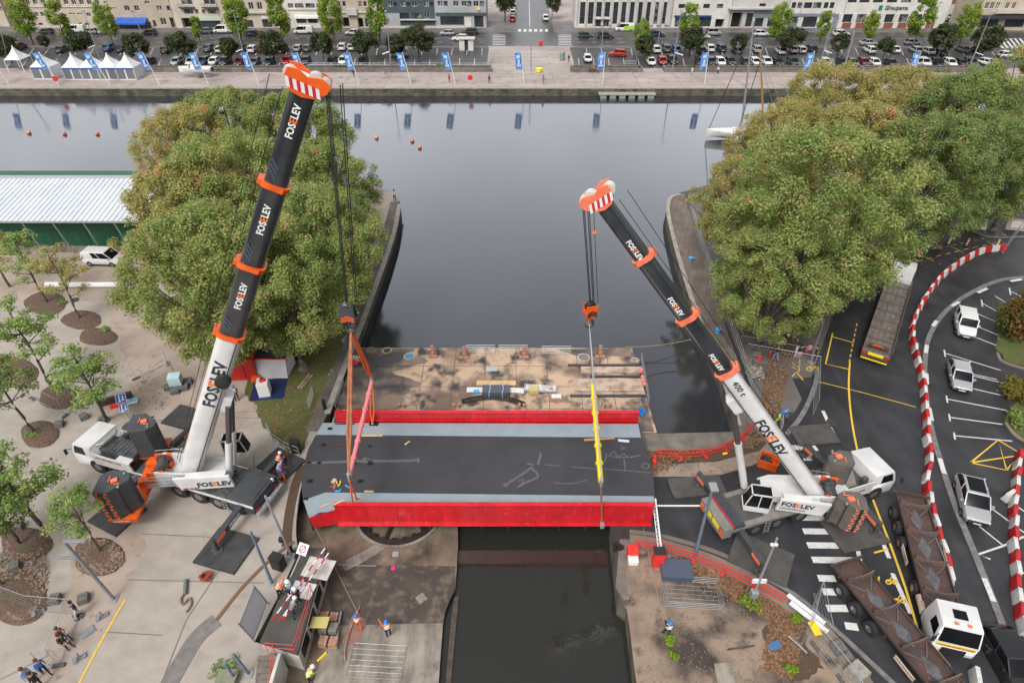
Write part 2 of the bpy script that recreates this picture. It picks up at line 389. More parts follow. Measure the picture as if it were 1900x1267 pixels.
for k in range(6): fline(964 + k * 10, 59.5, 964 + k * 10, 55, .8)
for u in range(1838, 1900, 9): fline(u, 72, u + 14, 90, .5)
fline(982, 2, 983, 50, .2)
for u in list(range(12, 900, 28)) + list(range(1075, 1880, 28)):
 fline(u, 127, u + (950 - u) * .012, 109, .12); fline(u + 14, 103, u + 14 + (950 - u) * .01, 90, .12)
struct(mb.build('road_marking', M_white))
# low walls / planters between car park and promenade
M_lowwall = mat('old low stone wall', (0.20, 0.17, 0.15), 0.85, col2=(0.12, 0.105, 0.095), scale=0.8, coords='World')
def lowwall(u0, u1, v, lab, hgt=0.9, th=2.0):
 a, b = P(u0, v), P(u1, v); mb = MB()
 mb.box(((a.x + b.x) / 2, a.y, hgt / 2), (b.x - a.x, 0.35, hgt)); mb.box(((a.x + b.x) / 2, a.y + th, hgt / 2), (b.x - a.x, 0.35, hgt))
 for q in (a, b): mb.box((q.x + (0.18 if q is a else -0.18), a.y + th / 2, hgt / 2), (0.36, th - 0.35, hgt))
 mb.mat(1).box(((a.x + b.x) / 2, a.y + th / 2, hgt / 2 - .1), (b.x - a.x - .72, th - .35, hgt - .1))
 tag(mb.build('planter_wall', [M_lowwall, plain('planter soil', (0.06, 0.045, 0.035), 0.95)]), lab, 'planter wall', 'stone planter walls along the promenade')
lowwall(270, 912, 134, 'long low stone planter wall behind the promenade, left of the plaza')
lowwall(1059, 1192, 134, 'short low stone planter wall just right of the plaza')
lowwall(1232, 1560, 134, 'low stone planter wall behind the promenade, right of the plaza')
lowwall(1600, 1822, 134, 'low stone planter wall at the far right end of the car park')
# ---------------- left bank surfaces
M_gravel = mat('compacted sandy gravel', (0.31, 0.245, 0.20), 0.9, col2=(0.40, 0.33, 0.285), scale=0.35, detail=8, coords='World', col3=(0.19, 0.15, 0.12), scale3=1.3, c3=(0.58, 0.75), bump=0.15, bscale=10)
M_grass = mat('thin autumn grass', (0.055, 0.092, 0.018), 0.95, col2=(0.10, 0.115, 0.03), scale=0.6, detail=8, coords='World', col3=(0.13, 0.09, 0.045), scale3=1.5, c3=(0.53, 0.65), bump=0.5, bscale=20)
M_mulch = mat('bark mulch', (0.085, 0.05, 0.036), 0.95, col2=(0.15, 0.10, 0.075), scale=6, detail=6, coords='World', bump=0.8, bscale=14, contrast=(0.4, 0.6), col3=(0.07, 0.10, 0.03), scale3=0.8, c3=(0.6, 0.7))
M_pitfl = mat('stained pit concrete', (0.23, 0.175, 0.125), 0.8, col2=(0.14, 0.105, 0.075), scale=0.35, detail=9, coords='World', col3=(0.05, 0.04, 0.034), scale3=0.5, c3=(0.5, 0.68), bump=0.2, bscale=8, streak=((.5, .3, 1), R(20), .55))
M_pale = mat('weathered pale concrete', (0.34, 0.30, 0.25), 0.8, col2=(0.22, 0.19, 0.16), scale=0.4, detail=9, coords='World', col3=(0.12, 0.10, 0.085), scale3=0.7, c3=(0.56, 0.72), bump=0.15, bscale=8, streak=((.9, .25, 1), 0, .55))
sheet('path', [(-60, 470), (232, 470), (262, 600), (340, 640), (300, 740), (200, 780), (240, 690), (190, 560), (100, 555), (-60, 560)], 0.004, M_gravel)
sheet('path', [(130, 1085), (60, 1290), (100, 1290), (235, 1110), (270, 1010), (210, 920), (130, 960)], 0.005, M_gravel)
sheet('path', [(300, 560), (480, 640), (462, 720), (470, 770), (440, 800), (240, 760), (250, 650)], 0.008, M_gravel)
sheet('grass', [(470, 690), (455, 720), (478, 770), (500, 805), (535, 838), (560, 842), (572, 806), (604, 726), (640, 625), (668, 560), (690, 480), (560, 430), (300, 560), (380, 640), (440, 660)], 0.012, M_grass)
sheet('path', [(560, 380), (728, 380), (716, 420), (696, 480), (560, 480)], 0.016, M_gravel)
sheet('quay_paving', [(742, 373), (741, 388), (733, 425), (716, 480), (694, 540), (674, 595), (652, 650), (628, 712), (607, 768), (592, 800), (566, 800), (590, 745), (617, 683), (646, 615), (668, 560), (690, 500), (708, 440), (722, 385), (724, 375)], 0.020, M_quay)
strip('kerb', [(741, 380), (733, 425), (716, 480), (694, 540), (674, 595), (652, 650), (628, 712), (607, 768)], 0.55, 0.0, M_cope, h=0.12)
# paving joints on the plaza
mb = MB()
M_joint = plain('paving joint', (0.17, 0.145, 0.13), 0.9)
for ln in ([(235, 1075), (490, 1081)], [(290, 780), (500, 760)], [(262, 990), (480, 1000)], [(300, 1265), (345, 1150), (405, 1060), (430, 990)], [(430, 775), (530, 775)], [(200, 1172), (300, 1178)], [(495, 838), (530, 862)], [(0, 880), (130, 870)], [(60, 745), (180, 690)], [(0, 1260), (90, 1215)], [(470, 845), (478, 940)]):
 strip('x', ln, 0.06, 0.024, None, n=1, mb=mb, build=False)
struct(mb.build('pavement_joints', M_joint))
M_granite = mat('grey granite edging', (0.20, 0.185, 0.18), 0.7, col2=(0.14, 0.13, 0.125), scale=2, coords='World')
strip('kerb', [(302, 1290), (360, 1190), (402, 1150)], 1.1, 0.0, M_granite, h=0.03)
strip('kerb', [(402, 1150), (450, 1090), (500, 1040), (545, 1005)], 0.25, 0.0, plain('rusty edging', (0.16, 0.09, 0.055), 0.9), h=0.05)
mb = MB(); strip('x', [(232, 1112), (190, 1185), (145, 1270), (120, 1320)], 0.13, 0.026, None, mb=mb, build=False, n=4); struct(mb.build('road_marking', M_yel))
def blob(u, v, ru, rv, n=26, seed=0, jag=0.06, z=0):
 rnd = random.Random(seed + int(u) * 7 + int(v)); ph = rnd.random() * 6
 return [(u + ru * (1 + jag * math.sin(3 * a + ph) + jag * .6 * rnd.uniform(-1, 1)) * math.cos(a), v + rv * (1 + jag * math.sin(2 * a + ph)) * math.sin(a)) for a in [2 * PI * k / n for k in range(n)]]
for i, (u, v, ru, rv) in enumerate([(85, 563, 40, 21), (152, 594, 38, 17), (182, 625, 36, 17), (108, 738, 36, 23), (74, 806, 36, 26), (182, 1033, 46, 38), (48, 1010, 48, 33), (30, 1108, 62, 50), (20, 690, 50, 30), (255, 795, 30, 14)]):
 pts = [P(a, b, 0) for a, b in blob(u, v, ru, rv)]; c = P(u, v, 0); mb = MB()
 rings = []
 for k, (s_, zz) in enumerate(((1.0, 0.03), (0.9, 0.10), (0.5, 0.16), (0.06, 0.18))):
  rings.append([c + (p - c) * s_ + Vector((0, 0, zz)) for p in pts])
 mb.loft(rings, cap=True); struct(mb.build('mulch_bed', M_mulch, smooth=True))
# small stones of the wood-chip beds scattered on their surface
# ---------------- the bridge pit (lower floor), lock side
PIT = [(590, 790), (862, 800), (856, 900), (849, 975), (850, 1008), (847, 1060), (845, 1091), (833, 1104), (826, 1134), (820, 1166), (812, 1268), (806, 1340), (500, 1400), (440, 1267), (460, 1180), (505, 1040), (520, 960), (545, 880)]
pts = [P(u, v, PITZ) for u, v in PIT]; mb = MB(); mb.mat(1).prism([(p.x, p.y) for p in pts], -6, PITZ, top=False, bot=False); mb.mat(0).poly(pts)
struct(mb.build('ground', [M_pitfl, M_qwall]))
sheet('pavement', [(622, 1160), (822, 1155), (814, 1266), (806, 1340), (560, 1330), (600, 1210)], PITZ + 0.02, M_pale)
M_wetdk = mat('dark wet concrete', (0.075, 0.06, 0.05), 0.6, col2=(0.045, 0.037, 0.034), scale=0.8, detail=9, coords='World', col3=(0.14, 0.11, 0.085), scale3=1.6, c3=(0.5, 0.66))
sheet('pavement', [(610, 1047), (845, 1050), (843, 1094), (826, 1134), (820, 1156), (622, 1160), (606, 1100)], PITZ + 0.012, M_wetdk)
mb = MB()
mb.prism([(p.x, p.y) for p in [P(u, v, PITZ) for u, v in [(842, 1105), (851, 1100), (836, 1268), (833, 1340), (824, 1340), (826, 1267), (836, 1150)]]], -6, PITZ - .25, bot=False)
struct(mb.build('lock_ledge', mat('wet brown timber', (0.05, 0.035, 0.025), 0.7, col2=(0.09, 0.07, 0.055), scale=2)))
# round pit edge: dirt strip and wall behind the bridge tail
M_leaves = mat('fallen leaves', (0.10, 0.058, 0.034), 0.95, col2=(0.055, 0.042, 0.030), scale=11, coords='World', detail=8, bump=0.8, bscale=12, col3=(0.17, 0.085, 0.04), scale3=17)
strip('leaf_litter', [(562, 862), (548, 900), (538, 945), (533, 985), (532, 1012)], 0.7, 0.020, M_leaves)
strip('pit_edge', [(572, 868), (557, 905), (549, 950), (546, 990), (549, 1020)], 0.35, -0.3, M_cope, h=0.3)
# circular rail the bridge turns on
pc = P(742, 945, PITZ); M_rustdk = mat('dark greased steel', (0.022, 0.021, 0.021), 0.5, 0.4, col2=(0.05, 0.035, 0.028), scale=3)
rt = empty('turning_ring', pc, 0, 'round dark steel turning ring with teeth and spokes in the pit under the bridge', 'turning ring')
mb = MB(); mb.ring((0, 0, 0.02), 3.08, 0.34, 0.26, 72); mb.build('ring_rail', M_rustdk, rt)
mb = MB(); mb.ring((0, 0, 0.02), 3.38, 0.22, 0.12, 72); mb.build('ring_kerb', M_pale, rt)
mb = MB()
for k in range(24):
 a = 2 * PI * k / 24; mb.box((2.86 * math.cos(a), 2.86 * math.sin(a), .2), (.2, .3, .22), a)
mb.build('roller', M_rustdk, rt)['kind'] = 'stuff'
for k in range(6):
 a = PI * k / 3 + .3; mb = MB(); mb.beam((.3 * math.cos(a), .3 * math.sin(a), .2), (2.8 * math.cos(a), 2.8 * math.sin(a), .2), .22); mb.build('spoke', M_rustdk, rt)
mb = MB(); mb.cyl((0, 0, 0), (0, 0, .6), .5, 16); mb.build('hub', M_rustdk, rt)
strip('channel', [(716, 1008), (676, 1032), (636, 1052)], 0.8, PITZ + .02, M_pale, h=.06)
# ---------------- right bank surfaces
M_sand = mat('trodden sandy verge', (0.19, 0.15, 0.125), 0.95, col2=(0.30, 0.235, 0.18), scale=0.6, detail=8, coords='World', col3=(0.13, 0.11, 0.06), scale3=2.5, bump=.3, bscale=9)
M_earth = mat('waste earth', (0.055, 0.042, 0.036), 0.95, col2=(0.27, 0.20, 0.15), scale=0.28, detail=12, coords='World', contrast=(0.40, 0.56), col3=(0.035, 0.03, 0.028), scale3=0.8, c3=(0.54, 0.72), bump=.5, bscale=7)
M_qconc = mat('old quay concrete', (0.20, 0.175, 0.15), 0.85, col2=(0.115, 0.105, 0.09), scale=0.9, detail=9, coords='World', bump=.2, bscale=8)
sheet('quay_paving', [(1264, 358), (1248, 362), (1238, 378), (1238, 405), (1250, 455), (1266, 510), (1286, 570), (1310, 632), (1338, 700), (1372, 803), (1405, 803), (1380, 700), (1345, 600), (1316, 520), (1295, 450), (1276, 380), (1270, 360)], 0.020, M_quayr)
strip('kerb', [(1262, 361), (1246, 366), (1240, 380), (1241, 405), (1253, 455), (1269, 510), (1289, 570), (1313, 632), (1341, 700), (1371, 790)], 0.5, 0.0, M_cope, h=0.1)
sheet('pavement', [(1276, 358), (1290, 450), (1330, 560), (1375, 665), (1400, 740), (1440, 765), (1474, 765), (1488, 740), (1470, 702), (1505, 700), (1540, 600), (1560, 520), (1560, 358)], 0.008, mat('grey brown pavement', (0.105, 0.09, 0.085), 0.6, col2=(0.15, 0.13, 0.12), scale=0.4, detail=8, coords='World', col3=(0.20, 0.14, 0.11), scale3=.5, c3=(.55, .8)))
sheet('pavement', [(1540, 340), (1560, 470), (1690, 455), (1790, 415), (1950, 400), (2200, 395), (2200, 330)], 0.009, mat('forecourt asphalt', (0.13, 0.12, 0.12), 0.6, col2=(0.17, 0.155, 0.155), scale=0.4, coords='World'))
mb = MB(); pts = [P(u, v, 0) for u, v in [(1190, 806), (1372, 802), (1400, 815), (1398, 832), (1300, 834), (1195, 838)]]; mb.prism([(p.x, p.y) for p in pts], -3, 0.08, bot=False); struct(mb.build('quay_wall', M_qconc))
sheet('leaf_litter', [(1195, 838), (1300, 834), (1398, 830), (1412, 800), (1440, 810), (1405, 838), (1330, 856), (1215, 862)], 0.014, M_leaves)
sheet('pavement', [(1205, 862), (1330, 856), (1410, 836), (1432, 812), (1455, 800), (1430, 850), (1390, 865), (1340, 880), (1290, 884), (1208, 884)], 0.018, M_sand)
sheet('ground', [(1150, 1005), (1186, 998), (1228, 1014), (1300, 1033), (1366, 1060), (1420, 1090), (1470, 1122), (1500, 1150), (1560, 1210), (1640, 1330), (1200, 1340), (1180, 1262), (1168, 1164), (1163, 1130), (1148, 1118), (1146, 1094)], 0.006, M_earth)
M_tan = mat('curved tan footway', (0.225, 0.18, 0.15), 0.85, col2=(0.16, 0.13, 0.11), scale=0.6, coords='World', detail=8)
strip('pavement', [(1168, 1003), (1225, 1012), (1300, 1034), (1366, 1062), (1425, 1096), (1470, 1125), (1520, 1165), (1560, 1210), (1620, 1290)], 1.0, 0.0, M_tan, h=.12)
strip('kerb', [(1168, 986), (1225, 994), (1305, 1016), (1372, 1043), (1430, 1077), (1478, 1106), (1530, 1150)], .35, 0.0, plain('kerb earth', (.16, .13, .11), .9), h=.04)
for pts, z in (([(1268, 1060), (1350, 1075), (1400, 1102), (1460, 1140), (1480, 1175), (1440, 1160), (1370, 1110), (1290, 1080)], .02), ([(1420, 1160), (1490, 1185), (1530, 1240), (1470, 1262), (1430, 1220)], .016)):
 sheet('leaf_litter', pts, z, M_leaves)
sheet('pavement', [(1142, 1090), (1150, 1000), (1168, 1000), (1160, 1060), (1168, 1112), (1158, 1112)], 0.016, M_qconc)
sheet('pavement', [(1325, 1230), (1355, 1228), (1370, 1290), (1335, 1290)], 0.05, M_pale)
# kerbs and islands of the right hand roads
M_kerb = mat('grey kerb stones', (0.20, 0.19, 0.19), 0.7, col2=(0.13, 0.125, 0.125), scale=2, coords='World')
strip('kerb', [(1930, 514), (1860, 520), (1800, 545), (1755, 578), (1725, 622), (1716, 665), (1716, 720), (1726, 790), (1745, 860), (1768, 930), (1800, 1010), (1840, 1110), (1868, 1190), (1890, 1290)], 0.45, 0.0, M_kerb, h=.12)
strip('kerb', [(1518, 690), (1507, 730), (1487, 772), (1460, 806)], .4, 0.0, M_kerb, h=.12)
strip('kerb', [(1400, 1060), (1480, 1108), (1540, 1160), (1600, 1215), (1680, 1290)], .3, 0.0, M_kerb, h=.1)
strip('kerb', [(1850, 655), (1858, 670), (1890, 682), (1930, 690)], .3, 0, M_tan, h=.12)
strip('kerb', [(1866, 785), (1880, 805), (1905, 820), (1950, 826)], .3, 0, M_tan, h=.12)
strip('kerb', [(1700, 434), (1745, 424), (1790, 425), (1835, 440), (1900, 440)], .3, 0, M_kerb, h=.12)
sheet('grass', [(1850, 560), (1850, 640), (1862, 668), (1930, 690), (2000, 690), (2000, 560)], 0.03, M_grass)
sheet('grass', [(1862, 770), (1880, 803), (1905, 820), (2000, 826), (2000, 750), (1900, 740)], 0.03, M_grass)
# painted markings
mb = MB()
def pline(pts, w, z=0.012, n=1): strip('x', pts, w, z, None, n=n, mb=mb, build=False)
# zebra crossing near the right crane
for (u0, v0, u1, v1) in ((1470, 830, 1502, 830), (1490, 850, 1506, 850), (1482, 960, 1530, 961), (1490, 985, 1560, 986), (1498, 1011, 1582, 1012), (1507, 1038, 1585, 1039), (1518, 1072, 1550, 1073), (1526, 1097, 1553, 1098), (1534, 1128, 1572, 1128), (1568, 1160, 1592, 1163)):
 pline([(u0, v0), (u1, v1)], .5)
for ln in ([(1527, 762), (1536, 782)], [(1540, 792), (1548, 806)], [(1508, 824), (1516, 836)], [(1590, 1012), (1596, 1040)], [(1600, 1057), (1616, 1088)], [(1632, 992), (1650, 1035)], [(1656, 1063), (1690, 1138)], [(1600, 925), (1612, 950)]):
 pline(ln, .3)
# bay lines of the right hand car park
for (a, b, c, d, t) in ((1753, 655, 1857, 687, 1), (1800, 576, 1860, 602, 1), (1822, 562, 1850, 578, 1), (1846, 549, 1880, 570, 0), (1874, 540, 1895, 550, 1), (1800, 600, 1860, 625, 0), (1800, 622, 1855, 643, 0), (1752, 682, 1850, 704, 0), (1797, 695, 1863, 711, 0), (1797, 719, 1862, 734, 0), (1757, 740, 1867, 761, 1), (1762, 774, 1860, 787, 1), (1771, 808, 1878, 818, 1), (1824, 931, 1920, 1002, 1), (1812, 972, 1862, 1012, 0), (1880, 934, 1920, 962, 0)):
 pline([(a, b), (c, d)], .12, .014)
 if t: pline([(a - 1, b - 6), (a + 1, b + 7)], .14, .018)
pline([(1862, 1012), (1815, 1028), (1838, 1037)], .14, .018); pline([(1862, 1012), (1900, 995)], .14, .014); pline([(1888, 1060), (1920, 1068)], .14)
for ln in ([(1896, 518), (1875, 522)], [(1832, 535), (1814, 543)], [(1780, 560), (1766, 568)], [(1738, 595), (1731, 605)], [(1720, 640), (1718, 655)], [(1719, 692), (1720, 712)], [(1724, 756), (1729, 780)], [(1744, 850), (1752, 878)], [(1826, 1072), (1844, 1115)]):
 pline(ln, .35, .13)
struct(mb.build('road_marking', M_white))
mb = MB()
pline([(1577, 670), (1575, 720), (1582, 790), (1600, 870), (1625, 940), (1652, 1010), (1680, 1090), (1702, 1165)], .16, .016, 6)
pline([(1510, 706), (1600, 728), (1700, 755)], .08, .020)
for ln in ([(1545, 618), (1532, 675), (1575, 685)], [(1545, 625), (1585, 636)], [(1801, 858), (1852, 816), (1868, 872), (1801, 858)], [(1801, 858), (1888, 845), (1868, 872)], [(1852, 816), (1900, 845)], [(1648, 1018), (1622, 1025)], [(1470, 698), (1478, 690), (1490, 705)]):
 pline(ln, .13, .016)
for k in range(14):
 a = (1618 + k * 17, 511 - k * 5.6 + .22 * k * k * .4); pline([a, (a[0] + 9, a[1] - 2.6)], .1, .016)
 b = (1690 + k * 13, 470 - k * 2.6); pline([b, (b[0] + 7, b[1] - 1)], .1, .016)
for k in range(8): pline([(1590 - k * 1.9, 600 + k * 9.5), (1589 - k * 1.9, 605 + k * 9.5)], .12, .016)
for (u, v) in ((1704, 470), (1760, 455), (1830, 448)): pline([(u, v), (u + 28, v + 14)], .1, .02)
# cycle symbols painted on the road
for (u, v, s_) in ((1625, 1075, 1), (1640, 1110, 1), (1478, 680, -1)):
 for k in (0, 1):
  pline([(u - 8, v + k * 7 * s_), (u + 4, v + 10 + k * 7 * s_), (u + 6, v - 6 + k * 7 * s_)], .12, .017)
 for du in (24, 36):
  pline([(u + du + 5 * math.cos(a * PI / 4), v + 4 + 4 * math.sin(a * PI / 4)) for a in range(9)], .1, .019)
 pline([(u + 24, v + 4), (u + 30, v - 6), (u + 36, v + 4)], .08, .021)
struct(mb.build('road_marking', M_yel))
# manhole covers
def manhole(u, v, r, lab):
 mb = MB(); p = P(u, v, 0); mb.cyl((p.x, p.y, .005), (p.x, p.y, .03), r, 20); mb.ring((p.x, p.y, .01), r * 1.05, .08, .03, 20)
 tag(mb.build('manhole_cover', mat('cast iron', (0.09, 0.075, 0.065), 0.6, 0.3, col2=(0.05, 0.045, 0.045), scale=8)), lab, 'manhole cover')
manhole(1544, 784, .42, 'round iron manhole cover between two white dashes right of the crane boom')
manhole(139, 557, .4, 'round iron manhole cover on the pale paving near the white pipe')
# leaf drifts
# ================================================================ TREES
def leafmat(name, c1, c2, c3=None, isl=(0.7, 1.35), scale=0.28):
 m = mat(name, c1, 0.6, col2=c2, scale=scale, detail=4, contrast=(0.38, 0.62), col3=c3, scale3=0.7, c3=(0.54, 0.66), island=isl, spec=0.35)
 n = m.node_tree; b = n.nodes['Principled BSDF']; out = [x for x in n.nodes if x.type == 'OUTPUT_MATERIAL'][0]
 tr = n.nodes.new('ShaderNodeBsdfTranslucent'); mx = n.nodes.new('ShaderNodeMixShader'); mx.inputs[0].default_value = 0.5
 lk = b.inputs['Base Color'].links[0].from_socket; n.links.new(lk, tr.inputs[0]); n.links.new(b.outputs[0], mx.inputs[1]); n.links.new(tr.outputs[0], mx.inputs[2]); n.links.new(mx.outputs[0], out.inputs[0])
 return m
L_green = leafmat('plane tree leaves', (0.256, 0.348, 0.101), (0.400, 0.449, 0.156), (0.479, 0.403, 0.178))
L_olive = leafmat('turning plane leaves', (0.376, 0.388, 0.122), (0.511, 0.449, 0.178), (0.590, 0.356, 0.190))
L_deep = leafmat('deeper green leaves', (0.192, 0.287, 0.089), (0.304, 0.365, 0.122), (0.383, 0.356, 0.168))
L_bright = leafmat('bright yellow green leaves', (0.220, 0.349, 0.056), (0.340, 0.436, 0.077), (0.400, 0.417, 0.098))
L_dark = leafmat('dark round crown leaves', (0.060, 0.098, 0.037), (0.108, 0.134, 0.050), (0.180, 0.094, 0.059))
L_young = leafmat('young tree leaves', (0.208, 0.341, 0.089), (0.367, 0.480, 0.144), (0.463, 0.464, 0.190), scale=.6)
M_bark = mat('mottled plane bark', (0.20, 0.165, 0.13), 0.9, col2=(0.11, 0.09, 0.07), scale=2.2, detail=5, bump=.3, bscale=6)
M_bark2 = mat('grey bark', (0.13, 0.11, 0.09), 0.9, col2=(0.08, 0.07, 0.06), scale=3)
def leaves(name, lobes, n, size, m, parent, seed=0, up=0.35, shell=0.2, jit=1.0):
 rg = np.random.default_rng(seed)
 C = np.array([l[0] for l in lobes], float); Rr = np.array([l[1] if hasattr(l[1], '__len__') else (l[1],) * 3 for l in lobes], float)
 wgt = (Rr[:, 0] * Rr[:, 2]); wgt = wgt / wgt.sum(); k = rg.choice(len(lobes), n, p=wgt)
 d = rg.normal(size=(n, 3)); d[:, 2] += up * 1.0; d /= np.linalg.norm(d, axis=1)[:, None]
 rr = 1 - np.abs(rg.normal(size=n)) * shell; rr *= 1 + 0.10 * rg.normal(size=n)
 pos = C[k] + d * Rr[k] * rr[:, None]
 nr = d * 0.7 + rg.normal(size=(n, 3)) * 0.6 * jit; nr[:, 2] += 0.6; nr /= np.linalg.norm(nr, axis=1)[:, None]
 t = np.cross(nr, rg.normal(size=(n, 3))); t /= np.linalg.norm(t, axis=1)[:, None]; b = np.cross(nr, t)
 s = size * (0.6 + 0.8 * rg.random(n))[:, None] / 2
 bend = nr * s * 0.35
 q = np.stack([pos - t * s, pos - b * s * .8 + bend, pos + t * s * 1.15, pos + b * s * .8 + bend], axis=1).reshape(-1, 3)
 me = bpy.data.meshes.new(name); me.vertices.add(4 * n); me.vertices.foreach_set('co', q.ravel())
 me.loops.add(4 * n); me.loops.foreach_set('vertex_index', np.arange(4 * n, dtype=np.int32))
 me.polygons.add(n); me.polygons.foreach_set('loop_start', np.arange(0, 4 * n, 4, dtype=np.int32)); me.update(); me.validate()
 me.materials.append(m); o = bpy.data.objects.new(name, me); COL.objects.link(o); o.parent = parent
 return o
def limb_tree(mb, base, top, r0, r1, bend, rnd, n=7):
 pts, rs = [], []
 for i in range(n + 1):
  t = i / n; p = Vector(base).lerp(Vector(top), t)
  p += Vector((math.sin(t * PI) * bend[0], math.sin(t * PI) * bend[1], 0)) + Vector((rnd.uniform(-.05, .05), rnd.uniform(-.05, .05), 0)) * (top - base).length * .12
  pts.append(p); rs.append(r0 + (r1 - r0) * t ** .8)
 mb.tube(pts, rs, 8); return pts
def big_tree(seed, H=19, Rx=8.0, n=92000, size=.18):
 rnd = random.Random(seed); lobes = []; zc = H * .62; rz = H * .39
 for i in range(250):
  a = rnd.uniform(0, 2 * PI); h = rnd.uniform(-.9, 1); rho = math.sqrt(max(0, 1 - h * h)) * rnd.uniform(.6, 1.16)
  if h < -.3: rho = max(rho, .55)
  r = rnd.uniform(.5, 1.25) * Rx / 8
  lobes.append((Vector((math.cos(a) * (Rx - r * .7) * rho, math.sin(a) * (Rx - r * .7) * rho, zc + h * (rz - r * .5))), (r, r, r * rnd.uniform(.85, 1.25))))
 root = empty('plane_tree'); tb = MB(); fork = Vector((0.2, 0.1, H * .24))
 tb.tube([(0, 0, -.1), (0, 0, .5), (.1, 0, H * .12), fork], [.75, .52, .45, .42], 12)
 tb.build('trunk', M_bark, root, smooth=True)
 lb = MB()
 for i in sorted(range(len(lobes)), key=lambda i: rnd.random())[:34]:
  c = lobes[i][0]; mid = fork.lerp(c, .45) + Vector((0, 0, -.4))
  lb.tube([fork, mid, c.lerp(mid, .15)], [.26, .15, .05], 6)
 lb.build('limbs', M_bark, root, smooth=True)
 leaves('crown', lobes, n, size, L_green, root, seed, shell=.5, jit=.8)
 return root
def set_leaf(root, m):
 for ch in root.children:
  if ch.name.startswith('crown'): ch.material_slots[0].link = 'OBJECT'; ch.material_slots[0].material = m
used = {}
def place(proto, loc, rz=0, sc=1, label=None, group=None, cat=None):
 if proto.name in used: o = copy_tree(proto)
 else: o = proto; used[proto.name] = 1
 o.location = loc; o.rotation_euler = (0, 0, rz); o.scale = (sc, sc, sc) if not hasattr(sc, '__len__') else sc
 return tag(o, label, cat, group)
BT = [big_tree(11), big_tree(12, 20, 8.3), big_tree(13, 18, 7.6)]
# (u, v of the crown centre, prototype, rotation, scale, leaves, label)
for (u, v, k, rz, s, lm, lab) in (
 (400, 520, 0, .3, .92, L_green, 'big plane tree left of the tall crane boom, its crown reaching over the gravel'),
 (520, 520, 1, 1.9, .86, L_green, 'big plane tree over the white tent, its pale trunk bare above the lawn'),
 (358, 405, 2, 4.0, .95, L_olive, 'olive green plane tree beside the white roofed boathouse'),
 (582, 460, 0, 2.5, .86, L_green, 'plane tree behind the hoist ropes on the left quay'),
 (440, 385, 1, .9, .95, L_green, 'plane tree in the middle of the left grove behind the boom'),
 (592, 350, 2, 5.3, .88, L_green, 'plane tree with its crown nearest the water at the left quay tip'),
 (545, 272, 0, 3.6, .92, L_green, 'rearmost plane tree of the left grove beneath the crane head'),
 (430, 250, 2, 1.1, .95, L_green, 'tall plane tree at the back of the left grove rising over the far quay'),
 (365, 300, 1, 2.6, .85, L_olive, 'yellowing plane tree at the back left of the left grove by the water'),
 (1505, 420, 1, .5, 1.04, L_green, 'fresh green plane tree standing in front of the right grove above the onlookers'),
 (1445, 520, 0, 1.7, .74, L_green, 'lower green plane tree over the quay railing and the onlookers'),
 (1572, 462, 2, 3.7, .62, L_green, 'small green plane tree beside the dropside lorry'),
 (1380, 372, 2, 2.9, .74, L_olive, 'russet olive plane tree at the left edge of the right grove'),
 (1455, 292, 0, 4.2, .82, L_olive, 'yellow brown plane tree behind the moored yacht'),
 (1530, 230, 1, .2, .88, L_olive, 'plane tree in the back row of the right grove, left one'),
 (1590, 300, 2, 5.5, .95, L_olive, 'yellowing plane tree in the middle of the right grove'),
 (1700, 345, 1, 3.3, .88, L_deep, 'deep green plane tree above the forecourt with the yellow board'),
 (1655, 220, 0, 5.9, .86, L_olive, 'olive plane tree in the back row of the right grove below the parked cars'),
 (1770, 235, 2, .8, .95, L_deep, 'olive plane tree in the back row at the right of the grove'),
 (1800, 325, 1, 1.8, .82, L_deep, 'deep green plane tree left of the white cabin'),
 (1885, 225, 1, 4.8, 1.0, L_green, 'plane tree at the far right edge, back of the grove'),
 (1905, 300, 0, 2.1, .8, L_deep, 'plane tree at the far right edge above the forecourt'),):
 q = P(u, v, 11.5 * s); q.z = 0
 o = place(BT[k], q, rz, s * (.95 if u < 900 else 1), lab, 'plane trees on the quays', 'tree'); set_leaf(o, lm)
# young sparse trees on the plaza
def young_tree(seed, H=8.4, n=3300, spread=2.0, size=.16, lean=0.0):
 rnd = random.Random(seed); root = empty('young_tree'); tb = MB(); top = Vector((lean, 0, H * .92))
 pts = limb_tree(tb, Vector((0, 0, -.05)), top, .15, .03, (.12, .1), rnd, 9); tb.build('trunk', M_bark2, root, smooth=True)
 lb = MB(); lobes = []
 for i in range(19):
  t = rnd.uniform(.40, .97); p = pts[int(t * 9)]; a = i * 2.4 + rnd.uniform(-.3, .3); L = spread * (1.15 - .55 * abs(t - .55) * 2) * rnd.uniform(.65, 1.05)
  e = p + Vector((math.cos(a) * L, math.sin(a) * L, L * rnd.uniform(.25, .6))); m_ = p.lerp(e, .5) + Vector((0, 0, -.12))
  lb.tube([p, m_, e], [.05, .03, .012], 5)
  for q, rr in ((e, .62), (m_, .45), (p.lerp(e, .75) + Vector((rnd.uniform(-.4, .4), rnd.uniform(-.4, .4), .2)), .55)):
   lobes.append((q, (rr * rnd.uniform(.8, 1.2), rr, rr * .6)))
 lobes.append((top, (.6, .6, .5)))
 lb.build('branches', M_bark2, root); leaves('crown', lobes, n, size, L_young, root, seed, shell=.45)
 return root
YT = [young_tree(21), young_tree(22, 9.0, 3900, 2.2), young_tree(23, 7.2, 3600, 1.8)]
